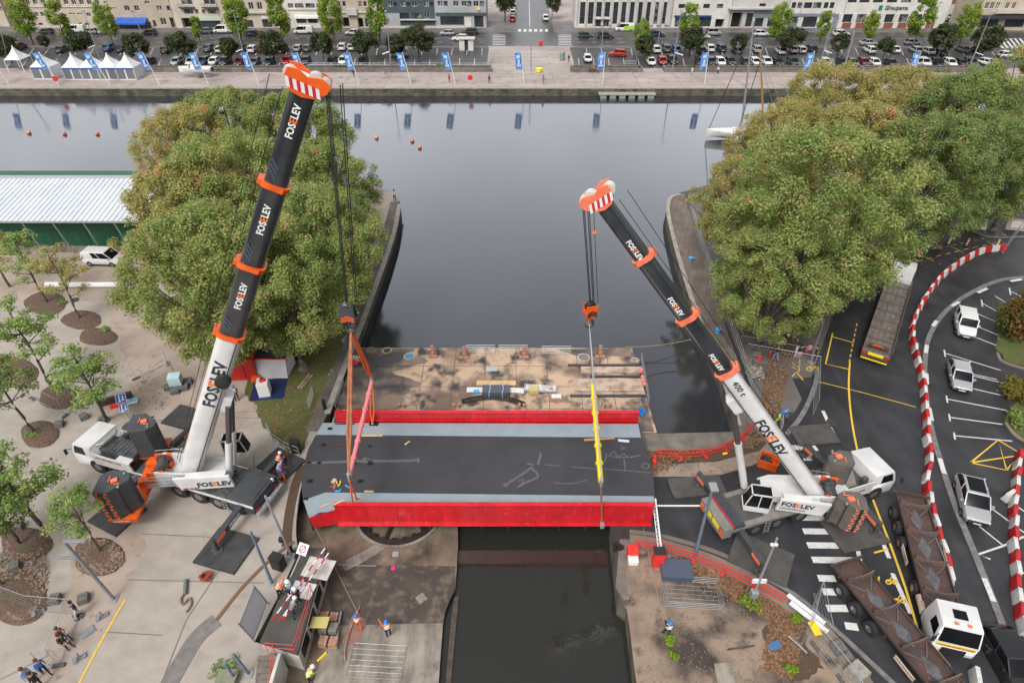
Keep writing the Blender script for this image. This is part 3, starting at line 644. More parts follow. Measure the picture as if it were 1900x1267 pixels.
for (u, v, k, rz, s, lm, lab) in (
 (148, 592, 1, .4, 1.0, L_olive, 'thin young tree in the middle mulch bed in front of the green shed'),
 (88, 562, 0, 2.2, 1.05, L_young, 'thin young tree in the left mulch bed in front of the green shed'),
 (18, 532, 0, 4.2, 1.05, L_olive, 'young tree at the left edge near the green shed'),
 (97, 720, 1, 1.3, 1.1, L_young, 'young tree with a long leaning trunk left of the white crane cab'),
 (200, 781, 2, 5.0, 1.2, L_young, 'airy young tree just behind the white crane cab'),
 (64, 803, 1, 3.1, 1.0, L_deep, 'dark green young tree in the mulch bed at the left edge'),
 (84, 985, 2, 2.4, 1.2, L_young, 'leafy young tree left of the dark counterweight stack'),
 (186, 1024, 0, .7, .82, L_young, 'slim young tree in the round mulch bed by the bent lamp post'),
 (38, 1012, 2, 1.0, 1.0, L_deep, 'low young tree over the mulch bed at the lower left edge'),
 (6, 1085, 0, 3.9, .8, L_deep, 'small tree cut off by the left edge beside the long mulch bed')):
 o = place(YT[k], P(u, v), rz, s, lab, 'young trees on the plaza', 'tree'); set_leaf(o, lm)
# trees across the water
def far_tree(seed, H, lobes, n, size, m, name):
 rnd = random.Random(seed); root = empty(name); tb = MB(); tb.tube([(0, 0, 0), (.05, 0, H * .3), (0, 0, H * .7)], [.17, .13, .05], 7); tb.build('trunk', M_bark2, root)
 leaves('crown', lobes, n, size, m, root, seed, shell=.35); return root
def flobes(seed, H, r, z0, k):
 rnd = random.Random(seed); out = []
 for i in range(k):
  t = rnd.random(); z = z0 + (H - z0) * t; w_ = r * (math.sin(PI * (.12 + .8 * t)) ** .7); a = rnd.uniform(0, 2 * PI); rr = rnd.uniform(.45, .8) * r * .5
  out.append((Vector((math.cos(a) * w_ * .65, math.sin(a) * w_ * .65, z)), (rr, rr, rr)))
 return out
FB = [far_tree(31, 9.5, flobes(1, 9.2, 2.9, 2.2, 44), 5600, .3, L_bright, 'conical_tree'), far_tree(32, 8.2, flobes(2, 8, 2.3, 2.0, 36), 4200, .3, L_bright, 'conical_tree')]
FR = [far_tree(33, 5.8, flobes(3, 5.6, 3.0, 2.2, 26), 3200, .34, L_dark, 'round_tree'), far_tree(34, 5.2, flobes(4, 5.2, 2.5, 2.0, 22), 2600, .34, L_dark, 'round_tree')]
def farlabels(lst, what):
 n = len(lst); out = []
 for i in range(n):
  out.append(f'{ordinal(i + 1)} {what} from the left across the water' if i < (n + 1) // 2 else (f'{ordinal(n - i)} {what} from the right across the water' if n - i > 1 else f'rightmost {what} across the water'))
 return out
BR = [(62, 82, 1.1), (124, 80, .95), (210, 82, .95), (372, 80, .6), (449, 80, 1.15), (527, 84, 1.15), (622, 82, 1.15), (706, 84, 1.15), (1186, 98, .75), (1272, 88, .95), (1437, 86, 1.0), (1520, 80, .72), (1606, 82, .75), (1693, 88, 1.15), (1778, 86, 1.0)]
for i, ((u, v, s), lab) in enumerate(zip(BR, farlabels(BR, 'bright yellow green tree'))):
 place(FB[i % 2], P(u, v), i * 1.7, s * (1.22 if i % 2 else 1.05), lab, 'bright trees across the water', 'tree')
RD = [(22, 116, .95), (86, 95, .6), (160, 110, 1.0), (262, 118, 1.1), (344, 118, 1.05), (432, 118, .95), (510, 116, 1.1), (601, 116, 1.1), (682, 114, 1.05), (736, 112, .95), (778, 113, 1.25), (1196, 116, 1.0), (1278, 104, 1.05), (1368, 102, .8), (1462, 104, 1.0), (1552, 108, .95), (1638, 108, .72), (1738, 110, 1.3), (1818, 108, 1.15)]
for i, ((u, v, s), lab) in enumerate(zip(RD, farlabels(RD, 'dark round tree'))):
 place(FR[i % 2], P(u, v), i * 2.1, (s * 1.15, s * 1.15, s), lab, 'dark round trees in the car park', 'tree')
for i, (u, v, s) in enumerate(((937, 40, 1.1), (937, 18, 1.1), (1024, 38, .9), (1030, 14, .9))):
 place(FR[i % 2], P(u, v), i, (s, s, s * 1.5), ('near' if i % 2 == 0 else 'farther') + (' dark street tree on the left side' if i < 2 else ' dark street tree on the right side') + ' of the far street', 'street trees of the far street', 'tree')
# bushes
def bush(u, v, r, h, m, lab, n=900, z=0, size=.2, rx=None):
 rnd = random.Random(int(u + v)); root = P(u, v, z); lb = [(Vector((rnd.uniform(-.6, .6) * (rx or r), rnd.uniform(-.5, .5) * r, h * rnd.uniform(.35, .6))), (r * .45, r * .45, h * .42)) for _ in range(9)]
 o = leaves('bush', lb, n, size, m, None, int(u)); o.location = root; tag(o, lab, 'bush', 'bushes and weeds'); return o
bush(636, 131, 1.3, 1.1, L_dark, 'low dark bush on the planter wall left of the third flag', rx=3.6)
bush(822, 130, 1.5, 1.4, L_deep, 'round green bush on the planter wall near the plaza', rx=2.2)
bush(797, 130, .9, .8, L_deep, 'small green bush beside the round one near the plaza')
bush(1292, 129, 1.3, 1.1, L_dark, 'dark bush in the planter left of a blue flag, right of the plaza', rx=3)
bush(1442, 130, 1.1, 1, L_dark, 'low dark bush between the yacht mast and the wooden mast', rx=2.6)
bush(1746, 134, 1.3, 1, L_deep, 'green bush on the planter near the far right lamp', rx=3)
bush(404, 133, 1.2, 1, L_deep, 'green bush just right of the white motorboat', rx=2)
bush(1886, 612, 3.6, 5.0, leafmat('autumn shrub leaves', (0.12, 0.14, 0.03), (0.22, 0.16, 0.04), (0.28, 0.14, 0.05)), 'large autumn coloured shrub on the grass island right of the white four by four', 9000, size=.22)
bush(1893, 742, 1.7, 2.6, leafmat('yellow shrub leaves', (0.26, 0.22, 0.04), (0.18, 0.17, 0.04)), 'yellowish shrub at the right edge above the yellow triangle', 2200)
bush(1884, 786, 1.2, 1.2, L_green, 'low green shrub at the right edge above the yellow triangle', 1200)
for u, v, r, lab in ((1392, 1122, .75, 'lime green weed clump at the foot of the pale lamp post'), (1242, 1192, .45, 'lime green weed just below the rope puller on the waste ground'), (1249, 1216, .35, 'small lime green weed, lowest of the row on the waste ground'), (1478, 1150, .4, 'lime green weed beside the leaf litter near the leaning boards'), (1466, 1240, .4, 'weed near the kerb at the bottom of the waste ground')):
 bush(u, v, r, r * .9, leafmat('lime weeds', (0.22, 0.36, 0.03), (0.30, 0.42, 0.05)), lab, 420, size=.13)
for u, v, r, lab in ((62, 806, .6, 'green weeds in the mulch bed below the dark young tree'), (116, 564, .5, 'green weeds at the right end of the top mulch bed'), (195, 612, .6, 'green weeds in the mulch bed nearest the gravel track'), (425, 1238, 1.0, 'weeds round the pole foot left of the stairs')):
 bush(u, v, r, .4, L_young, lab, 300, size=.14)
# scattered fallen leaves on paving and deck edges
def litter(name, px, n, m, size=.09, seed=3, z=.03):
 rg = random.Random(seed); mb = MB(); us = [p[0] for p in px]; vs = [p[1] for p in px]; c = 0
 def inside(x, y):
  r = False; j = len(px) - 1
  for i in range(len(px)):
   if (px[i][1] > y) != (px[j][1] > y) and x < (px[j][0] - px[i][0]) * (y - px[i][1]) / (px[j][1] - px[i][1]) + px[i][0]: r = not r
   j = i
  return r
 while c < n:
  u, v = rg.uniform(min(us), max(us)), rg.uniform(min(vs), max(vs))
  if not inside(u, v): continue
  p = P(u, v, z); a = rg.uniform(0, 6.28); s = size * rg.uniform(.5, 1.4); d = Vector((math.cos(a), math.sin(a), rg.uniform(-.2, .2))) * s; e = Vector((-math.sin(a), math.cos(a), rg.uniform(-.2, .2))) * s
  mb.quad(p - d, p - e, p + d, p + e); c += 1
 tag(mb.build(name, m, fix=False), kind='stuff')
LL = mat('dry leaves', (0.17, 0.09, 0.045), 0.9, island=(0.5, 1.6))
litter('leaf_litter', [(1230, 1005), (1470, 1110), (1500, 1150), (1470, 1260), (1410, 1240), (1430, 1150), (1260, 1060)], 2600, LL)
litter('leaf_litter', [(1200, 838), (1400, 828), (1440, 800), (1460, 700), (1480, 600), (1440, 600), (1400, 800), (1215, 880)], 2200, LL, z=.14)
litter('leaf_litter', [(470, 690), (455, 720), (478, 770), (500, 805), (560, 842), (640, 625), (690, 480), (560, 430), (440, 640)], 2600, LL)
litter('leaf_litter', blob(285, 715, 45, 50), 120, LL, .07)
litter('leaf_litter', blob(182, 1033, 44, 36), 900, mat('wood chips', (0.22, 0.15, 0.11), 0.9, island=(0.4, 1.5)), .08, z=.16)
litter('leaf_litter', blob(38, 1070, 50, 80), 1300, _M['wood chips'], .08, z=.14)
litter('gravel', [(1160, 1060), (1420, 1110), (1520, 1266), (1190, 1266)], 900, mat('pale stones', (0.18, 0.15, 0.125), 0.9, island=(0.5, 1.3)), .045, z=.02)
litter('leaf_litter', [(1690, 430), (1760, 425), (1740, 520), (1640, 560)], 120, LL, .1)
# ================================================================ BUILDINGS ACROSS THE WATER
YB = fy(52.5)
M_glass = mat('dark window glass', (0.03, 0.036, 0.045), 0.12, spec=0.8)
M_glass2 = mat('curtained window glass', (0.20, 0.20, 0.21), 0.25, col2=(0.04, 0.045, 0.055), scale=.8, coords='World', contrast=(.45, .55))
M_fr = plain('white window frame', (0.72, 0.71, 0.69)); M_frd = plain('dark window frame', (0.05, 0.055, 0.06))
M_dk = plain('dark interior', (0.018, 0.017, 0.018), 0.9)
def wallmat(name, c, d=.82): return mat(name, c, 0.85, col2=tuple(x * d for x in c), scale=.35, detail=7, coords='World')
def building(name, u0, u1, m, ops, label, top=14.5, depth=12.0, roof=None, yoff=0.0, storeys=(), base=None):
 """ops: (u0,v0,u1,v1,kind) on the picture; facade at YB+yoff facing the water"""
 Y = YB + yoff; x0, x1 = PY(u0, 52.5, Y).x, PY(u1, 52.5, Y).x
 rt = empty(name, (0, 0, 0), 0, label, 'building'); rt.location = ((x0 + x1) / 2, Y, 0); ox = (x0 + x1) / 2
 rects = []
 for op in ops:
  a, b, c, d, k = op; vm = (b + d) / 2; xa, xb = PY(a, vm, Y).x - ox, PY(c, vm, Y).x - ox; za, zb = PY(a, d, Y).z, PY(a, b, Y).z
  za = max(za, .03); xa = max(xa, x0 - ox + .15); xb = min(xb, x1 - ox - .15)
  if xb - xa > .25 and zb - za > .25: rects.append((xa, za, xb, zb, k))
 for zz in storeys:
  x = x0 - ox + 1.2
  while x < x1 - ox - 2: rects.append((x, zz, x + 1.2, zz + 1.5, 'w')); x += 2.8
 xs = sorted({x0 - ox, x1 - ox, *[r[0] for r in rects], *[r[2] for r in rects]}); zs = sorted({0, top, *[r[1] for r in rects], *[r[3] for r in rects]})
 mb = MB(); ctr = lambda a, b: (a + b) / 2
 for i in range(len(xs) - 1):
  for j in range(len(zs) - 1):
   cx, cz = ctr(xs[i], xs[i + 1]), ctr(zs[j], zs[j + 1])
   if any(r[0] < cx < r[2] and r[1] < cz < r[3] for r in rects): continue
   mb.quad((xs[i], 0, zs[j]), (xs[i + 1], 0, zs[j]), (xs[i + 1], 0, zs[j + 1]), (xs[i], 0, zs[j + 1]))
 for (a, b, c, d, k) in rects:
  e = 1.6 if k == 'o' else .22
  mb.quad((a, 0, b), (a, e, b), (a, e, d), (a, 0, d)); mb.quad((c, 0, b), (c, 0, d), (c, e, d), (c, e, b)); mb.quad((a, 0, d), (a, e, d), (c, e, d), (c, 0, d)); mb.quad((a, 0, b), (c, 0, b), (c, e, b), (a, e, b))
 A, B = x0 - ox, x1 - ox
 mb.quad((A, 0, 0), (A, 0, top), (A, depth, top), (A, depth, 0)); mb.quad((B, 0, 0), (B, depth, 0), (B, depth, top), (B, 0, top)); mb.quad((A, depth, 0), (A, depth, top), (B, depth, top), (B, depth, 0))
 mb.build('wall', m, rt, fix=False)
 r = MB(); r.box(((A + B) / 2, depth / 2, top + .15), (B - A + .3, depth + .3, .3)); r.build('roof', roof or plain('zinc roof', (0.22, 0.22, 0.24)), rt)
 for (a, b, c, d, k) in rects:
  e = 1.6 if k == 'o' else .22; wb = MB()
  if k == 'o':
   wb.quad((a, e, b), (c, e, b), (c, e, d), (a, e, d)); wb.build('doorway', M_dk, rt); continue
  wb.quad((a, e, b), (c, e, b), (c, e, d), (a, e, d)); wb.mat(1); f = .07; w_, h_ = c - a, d - b
  nb = 2 if w_ > 1.0 else 1
  if k == 's': nb = max(2, int(w_ / 1.6))
  for q in range(nb + 1): wb.box((a + f / 2 + (w_ - f) * q / nb, e - .04, (b + d) / 2), (f, .06, h_ - 2 * f))
  for z in (b + f / 2, d - f / 2): wb.box(((a + c) / 2, e - .04, z), (w_, .07, f))
  if h_ > 3: wb.box(((a + c) / 2, e - .05, b + h_ * .66), (w_ - .02, .08, .14)); wb.box(((a + c) / 2, e - .05, b + h_ * .33), (w_ - .02, .08, .14))
  gm = M_glass2 if (int(a * 7 + b * 3) % 3 == 0) else M_glass
  wb.build('shop_window' if k == 's' else 'window', [gm, M_frd if k in 'sd' else M_fr], rt)
 rt['x0'] = A; rt['x1'] = B
 return rt, (lambda u, v, off=0: PY(u, v, Y + off) - Vector(rt.location))
def rows(us, v0, v1, w, k='w'): return [(u, v0, u + w, v1, k) for u in us]
beige = wallmat('warm beige render', (0.50, 0.42, 0.34)); beige2 = wallmat('light beige stone', (0.54, 0.47, 0.38)); cream = wallmat('cream render', (0.58, 0.52, 0.44)); whit = wallmat('white render', (0.66, 0.64, 0.60)); greyw = wallmat('light grey panels', (0.40, 0.41, 0.43)); teal = wallmat('dark teal cladding', (0.07, 0.10, 0.115)); lgrey = wallmat('pale grey render', (0.52, 0.51, 0.50))
def slab(rt, f, u0, v0, u1, v1, out, m, name, th=None):       # box standing proud of the facade, spanning the picture rectangle
 a, b = f(u0, v1), f(u1, v0); mb = MB(); mb.box(((a.x + b.x) / 2, -out / 2 - .003, (a.z + b.z) / 2), (b.x - a.x, out, b.z - a.z)); return mb.build(name, m, rt)
ST = (7.9, 10.9)
b1, f1 = building('apartment_building', 50, 214, beige2, rows([47 + 14.3 * k for k in range(10)], .5, 9, 8) + rows([53, 64, 75], 23, 31, 7) + rows([128, 142], 24.5, 27.5, 11) + rows([60, 72, 146, 158], 43, 47, 7, 'd') + rows([192, 204], 3, 7, 8) + rows([160], 24, 31, 8), 'long beige apartment block with a row of white shuttered windows, leftmost across the water', storeys=ST)
slab(b1, f1, 50, 12.5, 214, 14, .18, cream, 'cornice'); slab(b1, f1, 50, 48.5, 214, 52.5, .12, cream, 'plinth')
b2, f2 = building('apartment_building', 215, 327, beige, rows([231, 249], 11, 21, 9) + [(222, 42, 280, 52, 's'), (284, 38, 290, 51, 'w'), (316, 33, 330, 52, 'o')] + rows([291, 309], 11, 21, 9) + rows([268], 2, 8, 9) + [(298, 34, 308, 47, 'w')], 'beige apartment house with a blue shop awning', storeys=ST)
mb = MB(); a, b = f2(221, 46), f2(273, 33)
for s_, m in ((0, 0),):
 mb.poly([(a.x, -.05, b.z), (b.x, -.05, b.z), (b.x, -2.2, a.z + .7), (a.x, -2.2, a.z + .7)]); mb.quad((a.x, -2.2, a.z + .7), (b.x, -2.2, a.z + .7), (b.x, -2.2, a.z + .35), (a.x, -2.2, a.z + .35))
mb.build('awning', mat('blue canvas', (0.02, 0.09, 0.42), .8, col2=(0.03, 0.12, .5), scale=1), b2)
mb = MB(); a, b = f2(205, 46), f2(222, 37); mb.poly([(a.x, -.05, b.z), (b.x, -.05, b.z), (b.x, -1.8, a.z + .5), (a.x, -1.8, a.z + .5)]); mb.build('awning', plain('black canvas', (0.02, 0.02, 0.025)), b2)
b3, f3 = building('apartment_building', 328, 412, cream, rows([336, 378], -3, 9, 21, 'w') + rows([342, 386], 18, 26, 16, 'd') + rows([363, 375], 18, 26, 5, 'd') + [(338, 34, 362, 52.5, 'o'), (366, 39, 411, 52, 's')], 'cream house with two dark balconies and a dark passage at street level', storeys=ST)
for u in (333, 376):
 mb = MB(); a, b = f3(u, 14), f3(u + 27, 9)
 mb.box(((a.x + b.x) / 2, -.5, a.z), (b.x - a.x, 1.0, .14))
 for k in range(13): mb.box((a.x + (b.x - a.x) * k / 12, -.97, a.z + .5), (.04, .04, .9))
 mb.box(((a.x + b.x) / 2, -.97, a.z + .97), (b.x - a.x, .06, .06)); mb.build('balcony', M_frd, b3)
slab(b3, f3, 366, 33, 411, 38.5, .25, wallmat('pale green sign', (0.45, 0.6, 0.5)), 'shop_sign')
b4, f4 = building('apartment_building', 413, 532, beige2, rows([423, 461, 477, 497, 515], 5, 18, 9) + [(420, 33, 452, 52, 'o'), (455, 38, 470, 51, 's'), (487, 37, 505, 51, 's'), (508, 36, 526, 51, 'o')], 'beige house with tall windows left of the white modern house', storeys=ST)
slab(b4, f4, 413, 22, 532, 25, .6, cream, 'balcony_slab'); slab(b4, f4, 486, 31, 506, 35, .5, whit, 'shop_sign')
b5, f5 = building('office_building', 533, 598, whit, [(534, 7, 544, 15, 'd'), (547, 7, 563, 15, 'd'), (567, 7, 584, 15, 'd'), (587, 7, 597, 15, 'd'), (550, 35, 568, 43.5, 'd'), (572, 35, 589, 43.5, 'd')], 'small white modern house with one strip of dark windows', storeys=ST)
slab(b5, f5, 548, 29.5, 594, 34, .9, plain('white blind', (.8, .8, .78)), 'canopy'); slab(b5, f5, 533, 17, 598, 19.5, .2, cream, 'cornice')
b6, f6 = building('apartment_building', 599, 704, beige, rows([625, 635, 665, 674, 683], 3, 13, 6.5) + [(604, 36, 622, 51, 's'), (636, 33, 648, 51, 'o'), (664, 34, 674, 52, 'o'), (677, 34, 690, 51, 'w')], 'ochre house with a small flat porch over its door', storeys=ST)
slab(b6, f6, 599, 22, 704, 24.5, .3, cream, 'cornice'); slab(b6, f6, 645, 16, 662, 28, .9, lgrey, 'porch')
b7, f7 = building('office_building', 705, 808, teal, rows([719, 743, 764, 786], 3, 12.5, 10) + rows([729, 753, 775, 797], 5, 12, 8, 'd') + rows([742, 765], 25, 35, 17, 's') + [(787, 25, 797, 35, 'w'), (712, 28, 720, 35, 'd')], 'dark teal clad office building with white framed windows', storeys=ST)
slab(b7, f7, 705, 25, 741, 50, .1, greyw, 'grey_panel'); slab(b7, f7, 742, 36, 808, 37.5, .7, whit, 'ledge'); slab(b7, f7, 705, 48.5, 808, 52.5, .14, wallmat('cream tile', (.6, .56, .5)), 'plinth')
b7b, f7b = building('office_building', 808.5, 903, greyw, rows([812, 841, 856, 878], 2.5, 12.5, 10) + rows([823, 867, 890], 2.5, 12.5, 8, 'd') + [(817, 31, 861, 47, 's'), (880, 30, 897, 51, 's')], 'grey office building at the street corner with a glass shop front', storeys=ST)
slab(b7b, f7b, 808.5, 24, 903, 29, .25, teal, 'sign_band'); slab(b7b, f7b, 863, 33, 874, 51, .12, whit, 'door_panel'); slab(b7b, f7b, 885, 15, 891, 19.5, .3, plain('yellow sign', (.9, .6, .02)), 'round_sign'); slab(b7b, f7b, 808.5, 49, 862, 52.5, .12, wallmat('cream tile', (.6, .56, .5)), 'plinth')
cols8 = [1076 + 15.4 * k for k in range(11)]
b8, f8 = building('bank_building', 1066, 1243, whit, [(u, 4.5, u + 9.5, 45, 's') for k, u in enumerate(cols8) if k not in (2, 3)] + [(u, 4.5, u + 9.5, 32, 's') for k, u in enumerate(cols8) if k in (2, 3)] + [(1105, 36, 1116, 50, 's'), (1119, 37, 1130, 50.5, 'w')], 'white building with eleven tall narrow window bays between ribs', storeys=(8.5,))
for u in [cols8[0] - 5.5] + [c + 11.2 for c in cols8]: slab(b8, f8, u, -40, u + 3, 47, .45, lgrey, 'pilaster')
slab(b8, f8, 1103, 33.5, 1132, 35.5, .9, lgrey, 'canopy'); slab(b8, f8, 1066, 48.5, 1104, 52.5, .2, cream, 'plinth')
b9, f9 = building('house', 1244, 1350, whit, rows([1259, 1284, 1305, 1330], 8, 16, 12, 'd') + [(1252, 33, 1268, 50, 's'), (1293, 33, 1319, 50, 's'), (1327, 36, 1343, 52.5, 'o')], 'plain white house with four square windows and an arched dark gateway', storeys=ST)
slab(b9, f9, 1251, 29, 1320, 32.5, .3, plain('dark blue sign', (.02, .06, .2)), 'shop_sign')
b10, f10 = building('house', 1351, 1455, lgrey, [(1357, 24, 1376, 52.4, 'o'), (1384, 25, 1396, 50, 's'), (1409, 7, 1421, 12.5, 'd'), (1400, 34, 1416, 50, 's'), (1424, 34, 1450, 50, 's')], 'grey house with a tall dark garage entry', storeys=ST)
slab(b10, f10, 1351, 14, 1455, 17, 1.3, lgrey, 'balcony_slab'); slab(b10, f10, 1398, 22, 1455, 32, .2, wallmat('slate shopfront', (.22, .25, .29)), 'shop_sign')
b11, f11 = building('house', 1456, 1557, whit, rows([1469, 1480], 5, 16, 8, 'd') + rows([1492, 1509], 5, 16, 15, 'd') + rows([1529, 1540], 5, 16, 8, 'd') + [(1463, 32, 1479, 51, 's'), (1489, 32, 1515, 51, 's'), (1531, 32, 1540, 44, 's')], 'white house over a slate grey shop front', storeys=ST)
slab(b11, f11, 1456, 25.5, 1557, 30.5, .2, _M['slate shopfront'], 'shop_sign'); slab(b11, f11, 1516, 31, 1530, 52.5, .1, _M['slate shopfront'], 'shopfront_panel'); slab(b11, f11, 1541, 31, 1557, 52.5, .1, _M['slate shopfront'], 'shopfront_panel')
M_redb = brickmat('red brick', (0.30, 0.09, 0.05), (0.24, 0.07, 0.04), (0.2, 0.1, .08), .5, .16, 0, .012, wall=True, dirt=(.2, .07, .04))
us12 = [1561, 1586, 1612, 1638, 1664, 1690, 1716]
b12, f12 = building('office_building', 1558, 1748, whit, [(u, -2, u + 19, 5.5, 'd') for u in (1571, 1595, 1620, 1646, 1672, 1703)] + [(u, 27, u + 20, 42, 's') for u in us12], 'white insurance office with a green sign and red brick panels under its windows', storeys=(9.5,))
for u in us12: slab(b12, f12, u, 42.5, u + 20, 52, .08, M_redb, 'brick_panel')
for u in [u - 3.2 for u in us12] + [1738]: slab(b12, f12, u, 26, u + 2, 52.5, .3, whit, 'pilaster')
Mgr = plain('green sign', (0.0, 0.22, 0.12))
p = f12(1641, 18.5); T = Matrix.Translation((p.x, -.12, p.z)) @ Matrix.Rotation(R(90), 4, 'X')
text_mesh('Groupama', 1.45, plain('dark green lettering', (0.02, 0.10, 0.07)), b12, T, .03, .02)
slab(b12, f12, 1629, 10.5, 1638.5, 20, .1, Mgr, 'logo'); slab(b12, f12, 1733, 14, 1739, 22, .15, Mgr, 'logo')
b13, f13 = building('apartment_building', 1806, 1990, beige2, rows([1828, 1838, 1848, 1866, 1878], 5, 17, 7) + [(1815, 36, 1852, 51, 's'), (1864, 36, 1900, 51, 's')], 'beige corner building with balconies over a dark cafe front, rightmost across the water', storeys=ST, yoff=-3)
slab(b13, f13, 1806, 28, 1990, 34, 1.6, plain('charcoal canopy', (.045, .045, .05)), 'canopy'); slab(b13, f13, 1842, 22, 1960, 24.5, 1.1, cream, 'balcony_slab'); slab(b13, f13, 1846, 17.5, 1958, 22, 1.0, cream, 'balcony_parapet')
b0, f0 = building('house', -80, 20, cream, rows([-40, -20, 0], 12, 22, 9), 'pale house cut off by the left edge across the water', storeys=ST, yoff=2)
b14, f14 = building('house', 1755, 1795, wallmat('red brown brick house', (.25, .11, .08)), [(1764, 18, 1774, 28, 'd')], 'narrow red brown house down the side street at the right', yoff=35, storeys=ST)
# ================================================================ CARS
M_tyre = plain('tyre rubber', (0.018, 0.018, 0.019), 0.85); M_rim = plain('alloy rim', (0.35, 0.35, 0.36), 0.35, 0.8)
M_cglass = mat('car glass', (0.008, 0.009, 0.011), 0.14, spec=0.22); M_lamp = plain('headlamp glass', (0.55, 0.56, 0.58), 0.15); M_tail = plain('tail lamp red', (0.35, 0.02, 0.02), 0.3); M_blkpl = plain('black plastic', (0.02, 0.02, 0.022), 0.6)
M_plate = plain('number plate', (0.7, 0.7, 0.66))
def paint(name, c, metal=0.0): return mat(name + ' car paint', c, 0.28, metal, coat=0.5)
PAINT = dict(white=paint('white', (.66, .66, .66)), black=paint('black', (.018, .018, .02)), silver=paint('silver', (.42, .43, .45), .3), grey=paint('grey', (.11, .12, .135), .3), red=paint('red', (.42, .015, .012)), maroon=paint('maroon', (.13, .015, .02)), blue=paint('blue', (.02, .12, .26), .2), navy=paint('navy', (.025, .04, .085), .2), teal=paint('teal', (.03, .075, .085), .2), green=paint('green', (.03, .06, .05), .2))
def wheel(mb, r=.32, w=.22):
 mb.mat(0).lathe([(r * .6, -w / 2), (r * .95, -w / 2), (r, -w / 2 + .03), (r, w / 2 - .03), (r * .95, w / 2), (r * .6, w / 2)], n=16)
 mb.mat(1).lathe([(.03, -w / 2 - .012), (r * .62, -w / 2 + .004), (r * .62, w / 2 - .004), (.03, w / 2 + .012)], n=12)
def make_wheel(root, x, y, r=.32, w=.22, name='wheel', T=Matrix()):
 mb = MB(); mb.T = T @ Matrix.Translation((x, y, r)) @ Matrix.Rotation(R(90), 4, 'X'); wheel(mb, r, w)
 return mb.build(name, [M_tyre, M_rim], root, smooth=True)
def make_car(kind):
 D = dict(hatch=(4.05, 1.74, 1.46, .9, (-1.92, -1.35, .30, 1.08)), suv=(4.4, 1.84, 1.60, 1.0, (-2.08, -1.5, .28, 1.12)), sedan=(4.5, 1.8, 1.45, .9, (-1.75, -.95, .25, 1.1)), van=(4.4, 1.84, 1.84, 1.05, (-2.15, -2.0, .75, 1.55)), bigvan=(5.2, 1.95, 2.0, 1.1, (-2.55, -2.45, 1.2, 2.05)), jeep=(3.9, 1.75, 1.85, 1.1, (-1.85, -1.75, .55, .95)))[kind]
 L, W, Hh, zb, (g0, g1, g2, g3) = D; h = W / 2; root = empty('parked_car' if kind not in ('van', 'bigvan') else 'parked_van'); mb = MB()
 st = [(-L / 2, .86, .42, zb * .88), (-L / 2 + .12, .95, .30, zb * .98), (-L * .28, 1, .24, zb), (0, 1, .22, zb), (g3, .99, .24, zb * .96), (L / 2 - .45, .95, .27, zb * .84), (L / 2 - .12, .86, .30, zb * .74), (L / 2, .72, .42, zb * .6)]
 rings = [[(x, -h * w * .9, z0), (x, -h * w, z0 + .18), (x, -h * w, z1 * .72), (x, -h * w * .93, z1), (x, h * w * .93, z1), (x, h * w, z1 * .72), (x, h * w, z0 + .18), (x, h * w * .9, z0)] for x, w, z0, z1 in st]
 mb.mat(0).loft(rings)
 t = .80 if kind not in ('van', 'bigvan', 'jeep') else .87
 gb = [(g0, -h * .92), (g3, -h * .90), (g3, h * .90), (g0, h * .92)]; gt = [(g1, -h * t), (g2, -h * t), (g2, h * t), (g1, h * t)]
 gl = MB(); gl.hexa([(x, y, zb - .03) for x, y in gb], [(x, y, Hh - .05) for x, y in gt]);
 mb.hexa([(x * 1.0 - (.03 if i in (0, 3) else -.06), y * 1.02, Hh - .07) for i, (x, y) in enumerate(gt)], [(x * .96, y * .92, Hh) for x, y in gt])
 for (bx, by), (tx, ty) in zip(gb, gt): mb.beam((bx, by * 1.005, zb - .02), (tx, ty * 1.01, Hh - .04), .09, .06)
 for f_ in ((.52,) if kind != 'van' else (.62,)):
  for sy in (-1, 1): mb.beam((g0 + (g3 - g0) * f_, sy * h * .925, zb - .02), (g1 + (g2 - g1) * f_, sy * h * (t + .012), Hh - .04), .09, .05)
 if kind in ('van', 'bigvan'):
  for sy in (-1, 1): mb.hexa([(g0 + .02, sy * h * .90, zb - .02), (g0 + (g3 - g0) * .4, sy * h * .90, zb - .02), (g0 + (g3 - g0) * .4, sy * h * .945, zb - .02), (g0 + .02, sy * h * .945, zb - .02)], [(g1, sy * h * .83, Hh - .05), (g1 + (g2 - g1) * .38, sy * h * .83, Hh - .05), (g1 + (g2 - g1) * .38, sy * h * .895, Hh - .05), (g1, sy * h * .895, Hh - .05)])
  mb.hexa([(g0 - .03, -h * .9, zb - .02), (g0 + .1, -h * .9, zb - .02), (g0 + .1, h * .9, zb - .02), (g0 - .03, h * .9, zb - .02)], [(g1 - .03, -h * .8, Hh - .05), (g1 + .1, -h * .8, Hh - .05), (g1 + .1, h * .8, Hh - .05), (g1 - .03, h * .8, Hh - .05)])
 for sy in (-1, 1): mb.box((g3 - .35, sy * (h + .1), zb + .05), (.14, .2, .14))
 body = mb.build('body', PAINT['white'], root, bevel=.035, smooth=True)
 gl.build('windows', M_cglass, root, bevel=.02, smooth=True)
 tr = MB(); tr.box((L / 2 - .03, 0, .36), (.1, W * .62, .16)); tr.box((-L / 2 + .03, 0, .38), (.1, W * .66, .14)); tr.box((0, 0, .25), (L * .5, W * .985, .1)); tr.build('bumper_trim', M_blkpl, root)
 for sy in (-1, 1):
  q = MB(); q.box((L / 2 - .16, sy * h * .66, zb * .66), (.24, .34, .13)); q.build('headlight', M_lamp, root, bevel=.02)
  q = MB(); q.box((-L / 2 + .05, sy * h * .74, zb * .82), (.12, .22, .2)); q.build('taillight', M_tail, root)
